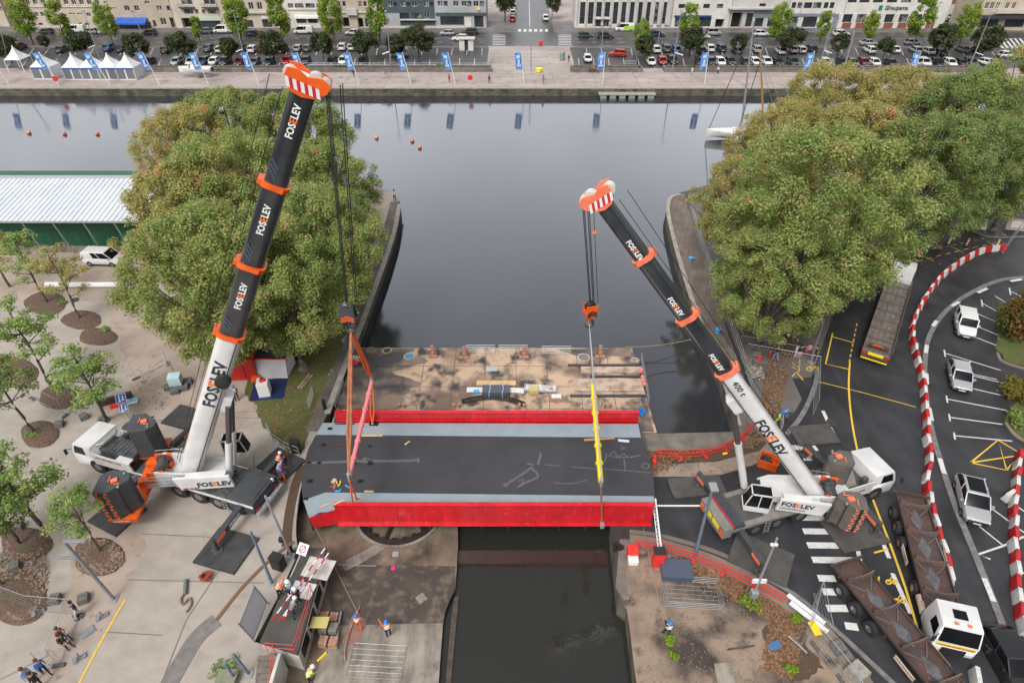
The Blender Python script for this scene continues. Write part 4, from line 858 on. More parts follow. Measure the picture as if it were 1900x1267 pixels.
 for x_, z_ in ((L / 2 + .012, .42), (-L / 2 - .012, .55)): q = MB(); q.box((x_, 0, z_), (.02, .52, .11)); q.build('number_plate', M_plate, root)
 r = .34 if kind in ('suv', 'jeep', 'van', 'bigvan') else .31
 for x in (-L * .31, L * .31):
  for sy in (-1, 1): make_wheel(root, x, sy * (h - .09), r)
 if kind == 'jeep':
  mb = MB(); mb.T = Matrix.Translation((-L / 2 - .12, 0, .95)) @ Matrix.Rotation(R(90), 4, 'Y'); wheel(mb, .34, .2); mb.build('spare_wheel', [M_tyre, M_rim], root, smooth=True)
 return root
CARS = {k: make_car(k) for k in ('hatch', 'suv', 'sedan', 'van', 'bigvan', 'jeep')}
def put_car(kind, color, u, v, hd, label, group=None, roof=None):
 o = place(CARS[kind], P(u, v), hd, 1, label, group, 'van' if 'van' in kind else 'car')
 for ch in o.children:
  if ch.name.startswith('body'): ch.material_slots[0].link = 'OBJECT'; ch.material_slots[0].material = PAINT[color]
 return o
rc = random.Random(5)
def car_row(lst, row, hd, group, kinds=('hatch', 'suv', 'hatch', 'sedan', 'suv')):
 seen = {}
 tot = {}
 for e in lst: tot[(e[2])] = tot.get(e[2], 0) + 1
 for i, e in enumerate(lst):
  u, v, c = e[:3]; seen[c] = seen.get(c, 0) + 1
  k = e[3] if len(e) > 3 else kinds[(i * 3 + int(u)) % len(kinds)]; h = e[4] if len(e) > 4 else hd + rc.uniform(-.05, .05)
  who = f'only {c} car' if tot[c] == 1 else f'{ordinal(seen[c])} {c} car from the left'
  put_car(k, c, u, v + rc.uniform(-.7, .7), h, f'{who} {row}', group)
N, S2, E_, W_ = R(90), R(-90), 0.0, R(180)
car_row([(278, 119, 'black'), (329, 119, 'silver'), (357, 119, 'white'), (380, 119, 'navy'), (398, 119, 'white'), (419, 120, 'black'), (447, 120, 'maroon'), (474, 120, 'grey'), (501, 120, 'green'), (534, 118, 'red'), (568, 118, 'black'), (617, 119, 'black'), (638, 119, 'white'), (674, 118, 'black'), (742, 106, 'silver', 'van', W_)], 'in the row nearest the water, left car park', S2, 'cars in the left car park front row')
car_row([(14, 90, 'white'), (38, 92, 'maroon'), (117, 96, 'teal'), (205, 94, 'blue'), (228, 95, 'navy'), (311, 97, 'black'), (340, 95, 'black'), (390, 95, 'grey'), (411, 97, 'white'), (438, 96, 'black'), (450, 94, 'navy'), (471, 96, 'white'), (489, 96, 'maroon'), (506, 96, 'white'), (526, 96, 'black'), (555, 94, 'silver'), (572, 95, 'grey'), (607, 94, 'white'), (637, 93, 'white'), (655, 93, 'white'), (674, 96, 'black')], 'in the row nearest the street, left car park', N, 'cars in the left car park back row')
car_row([(87, 63, 'black', 'hatch'), (143, 61, 'white', 'bigvan'), (169, 63, 'silver'), (200, 64, 'white'), (278, 65, 'black'), (382, 63, 'grey'), (415, 62, 'white', 'bigvan'), (466, 67, 'navy'), (564, 63, 'white', 'bigvan'), (655, 65, 'white', 'hatch'), (830, 66, 'silver', 'hatch'), (872, 65, 'black', 'suv'), (854, 76, 'white', 'suv')], 'on the street left of the zebra crossing', W_, 'cars on the left part of the far street')
car_row([(1086, 71, 'green', 'hatch'), (1123, 71, 'black', 'suv'), (1219, 68, 'navy'), (1303, 72, 'white'), (1324, 66, 'silver', 'jeep'), (1411, 68, 'white'), (1455, 66, 'black', 'suv'), (1484, 62, 'grey'), (1560, 67, 'white', 'suv'), (1610, 84, 'silver', 'sedan'), (1692, 84, 'silver'), (1750, 46, 'grey', 'hatch', R(70)), (1770, 37, 'white', 'hatch', R(10)), (1866, 107, 'white', 'hatch')], 'on the street right of the zebra crossing', E_, 'cars on the right part of the far street')
car_row([(1199, 97, 'black'), (1216, 96, 'white'), (1235, 95, 'grey'), (1253, 96, 'blue'), (1300, 98, 'black'), (1316, 95, 'white'), (1336, 94, 'navy'), (1366, 98, 'grey'), (1402, 97, 'silver'), (1447, 99, 'white'), (1468, 97, 'white'), (1484, 97, 'white'), (1503, 96, 'black'), (1612, 98, 'white'), (1656, 97, 'white'), (1697, 97, 'silver'), (1720, 100, 'white'), (1742, 102, 'black'), (1784, 97, 'grey'), (1810, 98, 'black')], 'in the row nearest the street, right car park', N, 'cars in the right car park back row')
car_row([(1090, 114, 'white'), (1146, 104, 'red', 'suv', R(170)), (1207, 119, 'white'), (1228, 118, 'red'), (1247, 117, 'black'), (1297, 119, 'black'), (1318, 120, 'navy'), (1335, 120, 'white'), (1354, 119, 'black'), (1383, 120, 'black'), (1400, 120, 'white'), (1421, 120, 'white'), (1441, 121, 'black'), (1470, 121, 'green'), (1530, 121, 'white'), (1562, 121, 'navy'), (1580, 121, 'grey'), (1601, 121, 'maroon'), (1621, 121, 'white'), (1651, 122, 'black'), (1700, 121, 'silver'), (1713, 122, 'white'), (1738, 123, 'black'), (1760, 123, 'white'), (1781, 123, 'black'), (1799, 122, 'grey'), (1830, 121, 'white', 'hatch', R(-60))], 'in the row nearest the water, right car park', S2, 'cars in the right car park front row')
car_row([(952, 8, 'white'), (953, 18, 'silver'), (952, 28, 'white'), (951, 40, 'red'), (1012, 38, 'white')], 'along the street running away between the buildings', N, 'cars parked down the far side street')
# liveried van and box truck by the white ribbed building
o = put_car('bigvan', 'white', 1158, 58, W_, 'white and lime green delivery van parked at the kerb of the ribbed building'); mb = MB()
for s_ in (-1, 1): mb.box((-1.0, s_ * .985, .95), (2.6, .02, .9))
mb.build('livery', plain('lime livery', (.35, .6, .05)), o)
# ================================================================ PROMENADE FURNITURE
M_flagb = mat('blue banner cloth', (0.06, 0.22, 0.62), .8, col2=(0.14, 0.33, .72), scale=1.2, contrast=(.45, .55)); M_wht = plain('white paint', (.75, .75, .74)); M_galv = plain('galvanised steel', (.40, .42, .44), .45, .5); M_lampg = plain('lamp post grey', (.30, .33, .36), .45, .3)
FL = [(17, -25), (110, 71), (204, 165), (297, 264), (387, 361), (481, 458), (573, 551), (667, 648), (763, 747), (845, 831), (973, 967), (1118, 1123), (1307, 1315), (1495, 1512), (1690, 1709)]
for i, (ub, ut) in enumerate(FL):
 v = 158 if i != 14 else 153; b = P(ub, v); t = PY(ut, 97, b.y)
 lab = f'tall blue banner flag on a white pole, {ordinal(i + 1)} from the left' if i < 8 else f'tall blue banner flag on a white pole, {ordinal(15 - i)} from the right'
 rt = empty('banner_flag', b, 0, lab, 'flag', 'blue banners along the promenade'); d = t - b
 mb = MB(); mb.tube([(0, 0, 0), d * .5, d], [.09, .075, .05], 8); mb.build('flag_pole', M_wht, rt)
 mb = MB(); W2 = 1.35; s_ = -1 if i in (9, 10, 11, 12, 13, 14) else -1; rr = []
 for j in range(9):
  k = .48 + .51 * j / 8; row = []
  for q in range(4): row.append(d * k + Vector((s_ * (.05 + W2 * q / 3) , .12 * math.sin(q * 1.7 + j * .9 + i), -.05 * q)))
  rr.append(row)
 for j in range(8):
  for q in range(3): mb.quad(rr[j][q], rr[j][q + 1], rr[j + 1][q + 1], rr[j + 1][q])
 mb.build('banner', M_flagb, rt, smooth=True)
 mb = MB()
 for (j0, h_, w_) in ((.86, .5, .9), (.70, .9, .5), (.60, .35, 1.0)):      # pale printed shapes
  c = d * j0 + Vector((s_ * .72, -.16, 0)); mb.box(c, (w_ * .8, .02, h_ * 1.2), 0)
 mb.build('print', plain('pale print', (.55, .68, .85)), rt)
LP = [(187, 114, 155, 21), (262, 60, 246, 22), (458, 125, 433, 21), (726, 131, 716, 21), (985, 133, 985, 60), (1117, 86, 1120, 35), (1247, 134, 1264, 20), (1221, 84, 1229, 15), (1471, 70, 1489, 10), (1519, 126, 1550, 26), (1720, 64, 1745, 5), (1796, 131, 1839, 26), (16, 120, -8, 15)]
LN = ['second street lamp from the left, rising beside the four peaked marquee', 'street lamp in front of the blue awning', 'street lamp above the white motorboat', 'tall street lamp just left of the plaza beside a blue banner', 'single dark topped lamp in the middle of the light plaza', 'thin lamp on the kerb before the ribbed white building', 'street lamp behind the right hand promenade wall', 'lamp on the pavement beside the white box truck', 'lamp in front of the slate grey shop front', 'lamp left of the green signed insurance office', 'leaning thin lamp at the side street corner', 'large street lamp at the far right end of the car park', 'street lamp cut off at the left edge of the far bank']
for (a, b, c, d), lab in zip(LP, LN):
 p = P(a, b); t = PY(c, d, p.y); rt = empty('street_lamp', p, 0, lab, 'street lamp', 'street lamps across the water'); t = t - p
 mb = MB(); mb.tube([(0, 0, 0), t * .5, t], [.13, .10, .06], 8); mb.build('lamp_post', M_lampg, rt)
 mb = MB(); mb.box(t + Vector((0, -.4, .05)), (.35, 1.2, .14)); mb.build('lamp_head', M_lampg, rt)
 if a in (187, 458, 726, 1519, 1796, 1247):
  mb = MB(); mb.beam(t * .33, t * .33 + Vector((-1.6 if a < 900 else 1.8, -.2, -.5)), .5, .12); mb.build('lower_lamp_head', M_wht, rt)
# marquees
M_tent = mat('white tent canvas', (.72, .72, .74), .7, col2=(.62, .62, .65), scale=.8); M_tglass = plain('tent window film', (.16, .17, .19), .2); M_tblue = plain('blue tent border', (.03, .10, .33))
def marquee(u0, v0, u1, n, lab, walls=True, hd=0.0):
 a, b = P(u0, v0), P(u1, v0); L = (b.x - a.x) / n; dp = L * 1.05 if n > 1 else 4.0; h = 2.5; rt = empty('marquee', ((a.x + b.x) / 2, a.y + dp / 2, 0), hd, lab, 'marquee', 'white marquees on the promenade'); x0 = -(b.x - a.x) / 2
 for k in range(n):
  mb = MB(); cx = x0 + L * (k + .5); rings = []
  for t in (0, .3, .55, .8, 1):
   s_ = (1 - t) ** 1.7 + .015; rings.append([(cx + sx * L / 2 * s_, sy * dp / 2 * s_, h + 2.7 * t) for sx, sy in ((-1, -1), (1, -1), (1, 1), (-1, 1))])
  mb.loft(rings); mb.build('roof', M_tent, rt)
 for k in range(n + 1):
  for y in (-dp / 2, dp / 2): mb = MB(); mb.box((x0 + L * k, y, h / 2), (.12, .12, h)); mb.build('pole', M_wht, rt)
 if walls:
  mb = MB(); mb.mat(0)
  for x in (x0, x0 + L * n): mb.box((x, 0, h / 2), (.05, dp, h))
  mb.box((x0 + L * n / 2, dp / 2, h / 2), (L * n, .05, h)); mb.build('side_wall', M_tent, rt)
  for k in range(2 * n):
   mb = MB(); x = x0 + L * (k + .5) / 2; mb.box((x, -dp / 2 - .03, 1.2), (L / 2 - .35, .05, 1.9)); mb.build('window', M_tglass, rt)
   mb = MB()
   for q in (-1, 1): mb.box((x + q * (L / 4 - .08), -dp / 2 - .03, 1.15), (.16, .06, 2.2))
   mb.box((x, -dp / 2 - .03, .12), (L / 2 - .33, .055, .22)); mb.build('front_panel', M_tent, rt)
  mb = MB(); mb.box((x0 + L * n / 2, -dp / 2 - .03, h - .17), (L * n, .08, .32)); mb.build('border', M_tblue, rt)
 return rt
marquee(17, 134, 46, 1, 'small open white canopy, leftmost of the marquees', False)
marquee(64, 148, 100, 1, 'single peaked white marquee with two windows, between the open canopy and the long one')
marquee(122, 149, 254, 4, 'long white marquee with four peaks and a row of dark windows')
# motorboat on a trailer
def hull(L, W, Hh, mb, sh=1.0):
 rings = []
 for t in (0, .25, .5, .7, .85, .95, 1.0):
  w_ = W / 2 * (1 - max(0, t - .35) ** 2 * 2.25); w_ = max(w_, .03); x = -L / 2 + L * t; k = .0 + .35 * t * t
  rings.append([(x, -w_, Hh + k), (x, -w_ * .9, Hh * .5 + k * .6), (x, -w_ * .3, 0 + k * .9), (x, w_ * .3, 0 + k * .9), (x, w_ * .9, Hh * .5 + k * .6), (x, w_, Hh + k)])
 mb.loft(rings)
p = P(366, 143); rt = empty('motorboat', p, R(183), 'white motorboat on a trailer on the far promenade', 'boat')
mb = MB(); mb.T = Matrix.Translation((0, 0, .7)); hull(7, 2.4, 1.2, mb); mb.build('hull', M_wht, rt, smooth=True)
mb = MB(); mb.box((-.2, 0, 2.2), (1.8, 1.5, .7)); mb.build('cabin', M_wht, rt, bevel=.15); mb = MB(); mb.hexa([(.7, -.7, 1.9), (1.3, -.6, 1.9), (1.3, .6, 1.9), (.7, .7, 1.9)], [(.65, -.6, 2.5), (.8, -.5, 2.5), (.8, .5, 2.5), (.65, .6, 2.5)]); mb.build('windscreen', M_cglass, rt)
mb = MB(); mb.box((-3.7, 0, 1.6), (.5, .5, .9)); mb.build('outboard_motor', M_blkpl, rt, bevel=.08)
mb = MB(); mb.beam((-3, -.8, .45), (3.6, 0, .45), .12); mb.beam((-3, .8, .45), (3.6, 0, .45), .12); mb.box((-1, 0, .45), (.1, 2, .1)); mb.build('trailer', M_galv, rt)
for s_ in (-1, 1): make_wheel(rt, -1, s_ * 1.1, .3)
# small things along the quay
def lifebuoy_post(u, v, lab):
 p = P(u, v); rt = empty('lifebuoy_post', p, 0, lab, 'lifebuoy', 'red lifebuoy stands on the quay'); mb = MB(); mb.cyl((0, 0, 0), (0, 0, 1.1), .05); mb.build('post', M_wht, rt)
 mb = MB(); mb.T = Matrix.Translation((0, -.05, 1.5)) @ Matrix.Rotation(R(90), 4, 'X'); mb.lathe([(.05, -.12), (.5, -.1), (.55, 0), (.5, .1), (.05, .12)], n=16); mb.build('lifebuoy_case', plain('lifebuoy red', (.65, .03, .03)), rt, smooth=True)
lifebuoy_post(108, 160, 'red lifebuoy case on the quay edge in front of the marquees'); lifebuoy_post(873, 158, 'red lifebuoy case on the quay edge just left of the plaza'); lifebuoy_post(1688, 158, 'red lifebuoy case by the rightmost blue banner')
def bin_(u, v, c, lab, w_=.6, h=1.2, nm='litter_bin', cat='bin'):
 p = P(u, v); mb = MB(); mb.lathe([(w_ * .42, 0), (w_ * .5, .1), (w_ * .52, h * .85), (w_ * .55, h * .86), (w_ * .4, h), (.02, h * 1.03)], n=10); o = mb.build(nm, plain(nm + str(c), c), smooth=True); o.location = p; return tag(o, lab, cat)
bin_(1043, 112, (.2, .26, .24), 'tall green grey bin on the right side of the light plaza', 1.2, 1.9)
bin_(1000, 134, (.75, .68, .02), 'short round yellow bin on the light plaza', 1.5, .9)
bin_(1003, 86, (.7, .05, .04), 'red and white roadworks drum at the zebra crossing of the plaza', .9, 1.4, 'roadworks_drum', 'drum')
# kiosk
a = P(853, 95); b = P(878, 95); rt = empty('kiosk', ((a.x + b.x) / 2, a.y + 1, 0), 0, 'small white flat roofed kiosk at the end of the left car park', 'kiosk'); mb = MB()
for x in (-1.1, 1.1): mb.box((x, 0, 1.3), (1.3, 1.6, 2.6))
mb.build('wall', whit, rt); mb = MB(); mb.box((0, 0, 2.72), (4.3, 2.2, .24)); mb.build('roof', wallmat('kiosk roof', (.6, .58, .56)), rt); mb = MB(); mb.box((0, .3, 1.2), (.88, .9, 2.35)); mb.build('door', M_frd, rt)
# floating pontoon at the quay wall
a = P(1108, 176, WZ); b = P(1212, 176, WZ); rt = empty('pontoon', ((a.x + b.x) / 2, a.y - 1.6, WZ), 0, 'grey floating pontoon along the foot of the far quay wall', 'pontoon'); L = b.x - a.x; mb = MB(); mb.box((0, 0, .75), (L, 2.4, .18)); mb.build('deck', mat('weathered deck boards', (.36, .33, .31), .8, col2=(.28, .26, .25), scale=1), rt)
for k in range(6): mb = MB(); mb.box((-L / 2 + L * (k + .5) / 6, 0, .3), (L / 9, 2.2, .7)); mb.build('float', M_galv, rt)
# railings round the car park
def rail(name, px, z, m, lab, cat='railing', h=1.0, step=2.0, r=.03, group=None, rails=3, world_pts=None):
 pts = world_pts or [P(u, v, z) for u, v in px]; o = pts[0].copy(); mb = MB()
 for a, b in zip(pts, pts[1:]):
  for k in range(rails): zz = Vector((0, 0, h * (k + 1) / rails)); mb.tube([a - o + zz, b - o + zz], r, 5)
  n = max(1, int((b - a).length / step))
  for k in range(n + 1): p = a.lerp(b, k / n) - o; mb.tube([p, p + Vector((0, 0, h))], r * 1.2, 5)
 ob = mb.build(name, m); ob.location = o; return tag(ob, lab, cat, group)
rail('railing', [(570, 127), (905, 127), (915, 110)], 0, M_galv, 'thin metal railing behind the planter wall left of the plaza', h=1.1)
rail('railing', [(1158, 122), (1180, 122), (1184, 100), (1112, 92)], 0, M_galv, 'thin metal railing round the bays beside the red car', h=1.1)
# buoys on the basin
for i, (u, v, w_) in enumerate(((54, 248, 'orange buoy nearest the left edge of the basin'), (120, 250, 'pinkish buoy between two orange ones at the left of the basin'), (181, 250, 'orange buoy closest to the left grove, left of the trees'), (699, 257, 'small red buoy right beside the left grove'), (765, 263, 'small pale red buoy, middle one near the left grove'), (779, 275, 'orange buoy lowest in the group of three near the left grove'))):
 p = P(u, v, WZ); mb = MB(); mb.sphere((0, 0, .18), .36, 8); mb.cyl((0, 0, .5), (0, 0, .62), .06); o = mb.build('buoy', plain('buoy %d' % (i % 3), ((.75, .28, .12), (.7, .16, .16), (.78, .2, .1))[i % 3], .4), smooth=True); o.location = p; tag(o, w_, 'buoy', 'mooring buoys')
# yachts moored behind the right grove
def yacht(u, v, hd, L, lab, mast_px, wood=False):
 p = P(u, v, WZ + .1); rt = empty('sailing_yacht', p, hd, lab, 'sailing boat', 'yachts moored at the right grove'); mb = MB(); hull(L, L * .28, 1.3, mb); mb.build('hull', M_wht, rt, smooth=True)
 mb = MB(); mb.box((-.3, 0, 1.55), (L * .35, L * .15, .5)); mb.build('cabin', M_wht, rt, bevel=.12)
 inv = parent_world(rt).inverted(); foot = Vector((.6, 0, 1.4)); wf = parent_world(rt) @ foot; top = inv @ PY(mast_px[0], mast_px[1], wf.y)
 mb = MB(); mb.tube([foot, top], [.2, .13], 8); mb.build('mast', mat('varnished spar', (.38, .22, .09), .5) if wood else M_galv, rt)
 mb = MB(); mb.tube([foot + Vector((0, 0, 1.0)), (-L * .38, 0, 2.4)], .09, 6); mb.build('boom', M_galv, rt)
 for q, nm in ((Vector((L * .48, 0, 1.75)), 'forestay'), (Vector((-L * .48, 0, 1.3)), 'backstay')):
  mb = MB(); mb.tube([q, foot.lerp(top, .93)], .06 if nm == 'forestay' else .03, 4); mb.build(nm, M_blkpl if nm == 'forestay' else M_galv, rt)
 mb = MB()
 for k in range(7):
  for s_ in (-1, 1): x = -L * .4 + L * .75 * k / 6; y = s_ * L * .13 * (1 - max(0, (x / L + .5) - .4) ** 2 * 2.4); mb.cyl((x, y, 1.3), (x, y, 1.95), .02, 5)
 mb.build('guard_rail', M_galv, rt)
yacht(1378, 258, R(176), 13, 'white sailing yacht with a tall grey mast, bow out beside the right grove', (1399, 40))
yacht(1420, 268, R(178), 11, 'sailing yacht with a varnished wooden mast half hidden by the right grove', (1411, 98), True)
yacht(1540, 245, R(176), 12, 'yacht hidden behind the grove whose raked mast crosses the parked cars', (1585, 60))
# ================================================================ MOBILE CRANES
M_cw = mat('white crane paint', (.66, .66, .66), .35, col2=(.56, .56, .56), scale=.8, detail=6, coat=.2)
M_cdark = mat('dark grey crane steel', (.04, .044, .052), .5, col2=(.06, .064, .07), scale=1.2, bump=.1)
M_cbl = mat('black boom paint', (.018, .020, .024), .22, col2=(.035, .04, .046), scale=.6, detail=8, spec=.7, coat=.4)
M_cor = mat('bright orange paint', (.85, .13, .015), .4, col2=(.70, .10, .012), scale=1.5)
M_cor2 = mat('faded coral orange paint', (.85, .22, .12), .45, col2=(.75, .17, .08), scale=1.5)
M_grate = mat('dark tread plate', (.055, .057, .062), .55, .2, col2=(.12, .12, .125), scale=2, detail=9)
M_ggrey = mat('worn grey deck plate', (.27, .25, .23), .55, .2, col2=(.20, .185, .17), scale=1.5, detail=7)
M_cwt = mat('worn counterweight grey', (.085, .082, .080), .6, col2=(.14, .115, .10), scale=1.2, detail=7, bump=.1)
M_rod = plain('hydraulic rod grey', (.14, .135, .135), .3, .6); M_rope = plain('steel rope', (.035, .035, .038), .5, .5)
M_txtd = plain('dark grey lettering', (.03, .035, .045)); M_txto = plain('orange lettering', (.85, .18, .03)); M_txtw = plain('white lettering', (.8, .8, .8)); M_txtr = plain('dark red lettering', (.25, .02, .02))
M_mat = mat('black outrigger mat', (.032, .032, .034), .7, col2=(.055, .054, .055), scale=1.2, detail=8, bump=.3, bscale=5)
M_redw = plain('reflective red', (.55, .02, .03)); M_engine = mat('dark machinery', (.03, .03, .032), .6, col2=(.10, .10, .10), scale=6)
def logo(size, rootobj, T, dark=M_txtd, name='lettering', sx=1.0):
 return text_mesh('', size, dark, rootobj, T, .012, .028, name, [('FOS', dark), ('E', M_txto), ('LEV', dark)], sx)
def solve_t(a, b, v):       # where along a-b does the projected row equal v
 lo, hi = 0., 1.
 def pv(t):
  p = a.lerp(b, t); return CY - F * (p.y * S_ + (p.z - HC) * C_) / (p.y * C_ - (p.z - HC) * S_)
 for _ in range(40):
  m = (lo + hi) / 2
  if pv(m) > v: lo = m
  else: hi = m
 return lo
def cw_stack(root, T, w, d, z0, z1, m, s_, n=9):
 mb = MB(); mb.T = T; hx = [(x * d / 2, y * s_ * w / 2) for x, y in ((-1.12, .93), (-.1, 1.0), (1.08, 0), (1.05, -.5), (.5, -.97), (-.8, -1.0), (-1.18, -.5))]
 st = (z1 - z0) / n
 for k in range(n): mb.prism(hx, z0 + st * k, z0 + st * (k + 1) - .022)
 mb.prism([(x * .97, y * .97) for x, y in hx], z0, z1 - .03)
 s = mb.build('counterweight', m, root, bevel=.012)
 q = MB(); q.T = T; q.box((.1, 0, z1 + .05), (.42, .34, .16), .4); q.box((-.3, .2, z1 + .03), (.06, .5, .05)); q.box((.35, -.3, z1 + .03), (.4, .06, .05)); q.build('lifting_lug', M_cor2, s)
 for x, y in ((d * .3, -w * .3), (d * .3, w * .3)): q = MB(); q.T = T; q.cyl((x, y, z1 - .02), (x, y, z1 + .1), .08, 8); q.build('lifting_pin', M_galv, s)
 return s, st
def crane(C, hc, hs, tip, o):
 root = empty('mobile_crane', C, 0, o['label'], 'crane')
 Tc = Matrix.Rotation(hc, 4, 'Z'); Ts = Matrix.Rotation(hs, 4, 'Z'); F_, B_ = o['front'], o['rear']
 def mbc(): m = MB(); m.T = Tc; return m
 def mbs(): m = MB(); m.T = Ts; return m
 dk = o['deck']
 m = mbc(); m.box(((F_ - 2.3 - B_) / 2, 0, 1.0), (F_ + B_ - 2.3, 1.5, .8)); m.build('chassis', M_cdark, root)
 m = mbc(); m.box(((F_ - 6.0 - B_) / 2 + .0, 0, 1.52), (F_ + B_ - 6.0, 2.95, .14)); m.build('deck', dk, root, bevel=.02)
 for s in (-1, 1):
  m = mbc(); m.box(((F_ - 6.0 - B_) / 2, s * 1.5, 1.5), (F_ + B_ - 6.0, .05, .22)); m.build('deck_rim', M_cw if o['kind'] == 0 else M_ggrey, root)
 for x in o['axles']:
  for s in (-1, 1): make_wheel(root, x, s * 1.2, .72, .5, T=Tc)
 cab = mbc(); W = 1.42; x1 = F_
 cab.hexa([(x1 - 2.1, -W, .75), (x1, -W, .6), (x1, W, .6), (x1 - 2.1, W, .75)], [(x1 - 2.1, -W, 1.85), (x1 + .05, -W, 1.75), (x1 + .05, W, 1.75), (x1 - 2.1, W, 1.85)])
 cab.hexa([(x1 - 2.1, -W, 1.85), (x1 + .05, -W, 1.76), (x1 + .05, W, 1.76), (x1 - 2.1, W, 1.85)], [(x1 - 2.0, -W * .95, 2.75), (x1 - .28, -W * .92, 2.7), (x1 - .28, W * .92, 2.7), (x1 - 2.0, W * .95, 2.75)])
 cb = cab.build('cab', M_cw, root, bevel=.06, smooth=True)
 q = mbc(); q.hexa([(x1 - .05, -W * .86, 1.82), (x1 + .065, -W * .86, 1.82), (x1 + .065, W * .86, 1.82), (x1 - .05, W * .86, 1.82)], [(x1 - .32, -W * .82, 2.6), (x1 - .22, -W * .82, 2.6), (x1 - .22, W * .82, 2.6), (x1 - .32, W * .82, 2.6)]); q.build('windscreen', M_cglass, cb)
 for s in (-1, 1):
  q = mbc(); q.hexa([(x1 - 1.35, s * W * .98, 1.85), (x1 - .2, s * W * .98, 1.82), (x1 - .2, s * W * 1.006, 1.82), (x1 - 1.35, s * W * 1.006, 1.85)], [(x1 - 1.3, s * W * .93, 2.58), (x1 - .45, s * W * .91, 2.56), (x1 - .45, s * W * .968, 2.56), (x1 - 1.3, s * W * .972, 2.58)]); q.build('side_window', M_cglass, cb)
  q = mbc(); q.box((x1 + .1, s * 1.05, .85), (.08, .4, .2)); q.build('headlight', M_lamp, cb)
  q = mbc(); q.tube([(x1 - .1, s * W, 2.2), (x1 + .25, s * (W + .3), 2.2), (x1 + .25, s * (W + .3), 1.8)], .03, 5); q.box((x1 + .27, s * (W + .3), 2.0), (.06, .22, .5)); q.build('mirror', M_blkpl, cb)
 m = mbc(); m.box((F_ - 3.9, 0, 1.35), (3.5, 2.7, .7)); m.build('engine_housing', M_engine, root)
 if o['kind'] == 0:
  m = mbc(); m.box((F_ - 4.0, .15, 2.12), (3.3, 1.5, .62))
  for k in range(9): m.box((F_ - 5.5 + .36 * k, .15, 2.45), (.05, 1.48, .05))
  m.build('radiator_deck', M_grate, root)
  m = mbc(); m.tube([(F_ - 2.3, .9, 2.75), (F_ - 2.7, .7, 2.8), (F_ - 2.75, -.6, 2.8), (F_ - 2.4, -.9, 2.7)], .12, 8); m.build('exhaust_pipe', M_galv, root, smooth=True)
  m = mbc()
  for k in range(4): m.cyl((F_ - 3.0 - .6 * k, -1.1, 1.7), (F_ - 3.0 - .6 * k, -1.1, 2.3), .2, 10)
  m.build('air_tanks', M_engine, root)
  m = mbc(); m.box((F_ - 3.9, -1.38, 2.0), (3.4, .06, .5)); m.build('railing_panel', M_cw, root)
 else:
  m = mbc(); m.hexa([(F_ - 4.9, -.9, 1.7), (F_ - 3.0, -.9, 1.7), (F_ - 3.0, .9, 1.7), (F_ - 4.9, .9, 1.7)], [(F_ - 4.9, -.15, 2.9), (F_ - 3.0, -.15, 2.5), (F_ - 3.0, .15, 2.5), (F_ - 4.9, .15, 2.9)]); m.build('boom_rest', M_ggrey, root)
  m = mbc(); m.box((F_ - 3.6, .9, 1.9), (1.6, .7, .6)); m.cyl((F_ - 2.6, -1, 1.7), (F_ - 2.6, -1, 2.5), .22, 10); m.build('machinery', M_engine, root)
 sp = mbc(); s = o['near']; sp.hexa([(F_ - 5.9, s * 1.38, 1.35), (F_ - 2.1, s * 1.38, 1.2), (F_ - 2.1, s * 1.48, 1.2), (F_ - 5.9, s * 1.48, 1.35)], [(F_ - 5.7, s * 1.38, 2.3), (F_ - 2.1, s * 1.38, 2.35), (F_ - 2.1, s * 1.48, 2.35), (F_ - 5.7, s * 1.48, 2.3)])
 sp.box((F_ - 5.0, s * 1.05, 2.25), (1.3, .7, .12)); sd_ = sp.build('side_panel', M_cw, root)
 if o['kind'] == 0: q = Tc @ Matrix.Translation((F_ - 2.4, s * 1.49, 1.95)) @ Matrix.Rotation(R(180), 4, 'Z') @ Matrix.Rotation(R(90), 4, 'X')
 else: q = Tc @ Matrix.Translation((F_ - 5.3, s * 1.49, 1.7)) @ Matrix.Rotation(R(90), 4, 'X')
 text_mesh('www.foselev.com', .34, M_txtr if o['kind'] == 0 else M_txtd, sd_, q, .006, .01)
 rx = -B_
 if o['kind'] == 0:
  m = mbc(); m.box((rx + 1.15, 0, 1.25), (2.3, 2.95, 1.15)); m.box((rx + 1.15, 0, 1.86), (1.9, 2.2, .06)); m.box((rx + 2.32, 0, 1.72), (.08, 2.9, .3)); m.build('outrigger_box', M_cdark, root, bevel=.05)
  m = mbc(); rk = random.Random(8)
  for k in range(14): m.box((rk.uniform(rx + 2.6, 1.5), rk.choice((-1, 1)) * rk.uniform(.7, 1.3), 1.68), (rk.uniform(.2, .7), rk.uniform(.1, .3), rk.uniform(.08, .25)))
  m.tube([(rx + 2.5, .3, 1.7), (-1, .5, 1.75), (1, .2, 1.7)], .06, 6); m.build('deck_fittings', M_engine, root)['kind'] = 'stuff'
  m = mbc(); m.box((rx - .22, 0, .8), (.3, 3.0, .25)); m.build('rear_bumper', M_galv, root)
  for s in (-1, 1): q = mbc(); q.box((rx - .05, s * 1.15, 1.0), (.12, .4, .2)); q.build('taillight', M_tail, root)
 else:
  m = mbc(); m.box((rx + .35, 0, 1.35), (.75, 3.0, .95)); m.build('rear_locker', M_ggrey, root, bevel=.03)
  m = mbc(); m.box((rx + 1.25, 0, 1.45), (.9, 2.95, .75)); m.build('outrigger_box', M_cdark, root, bevel=.03)
  for y in (-.5, .45): q = mbc(); q.box((rx - .04, y, 1.45), (.04, .8, .4)); q.build('warning_plate', plain('yellow plate', (.85, .65, .03)), root)
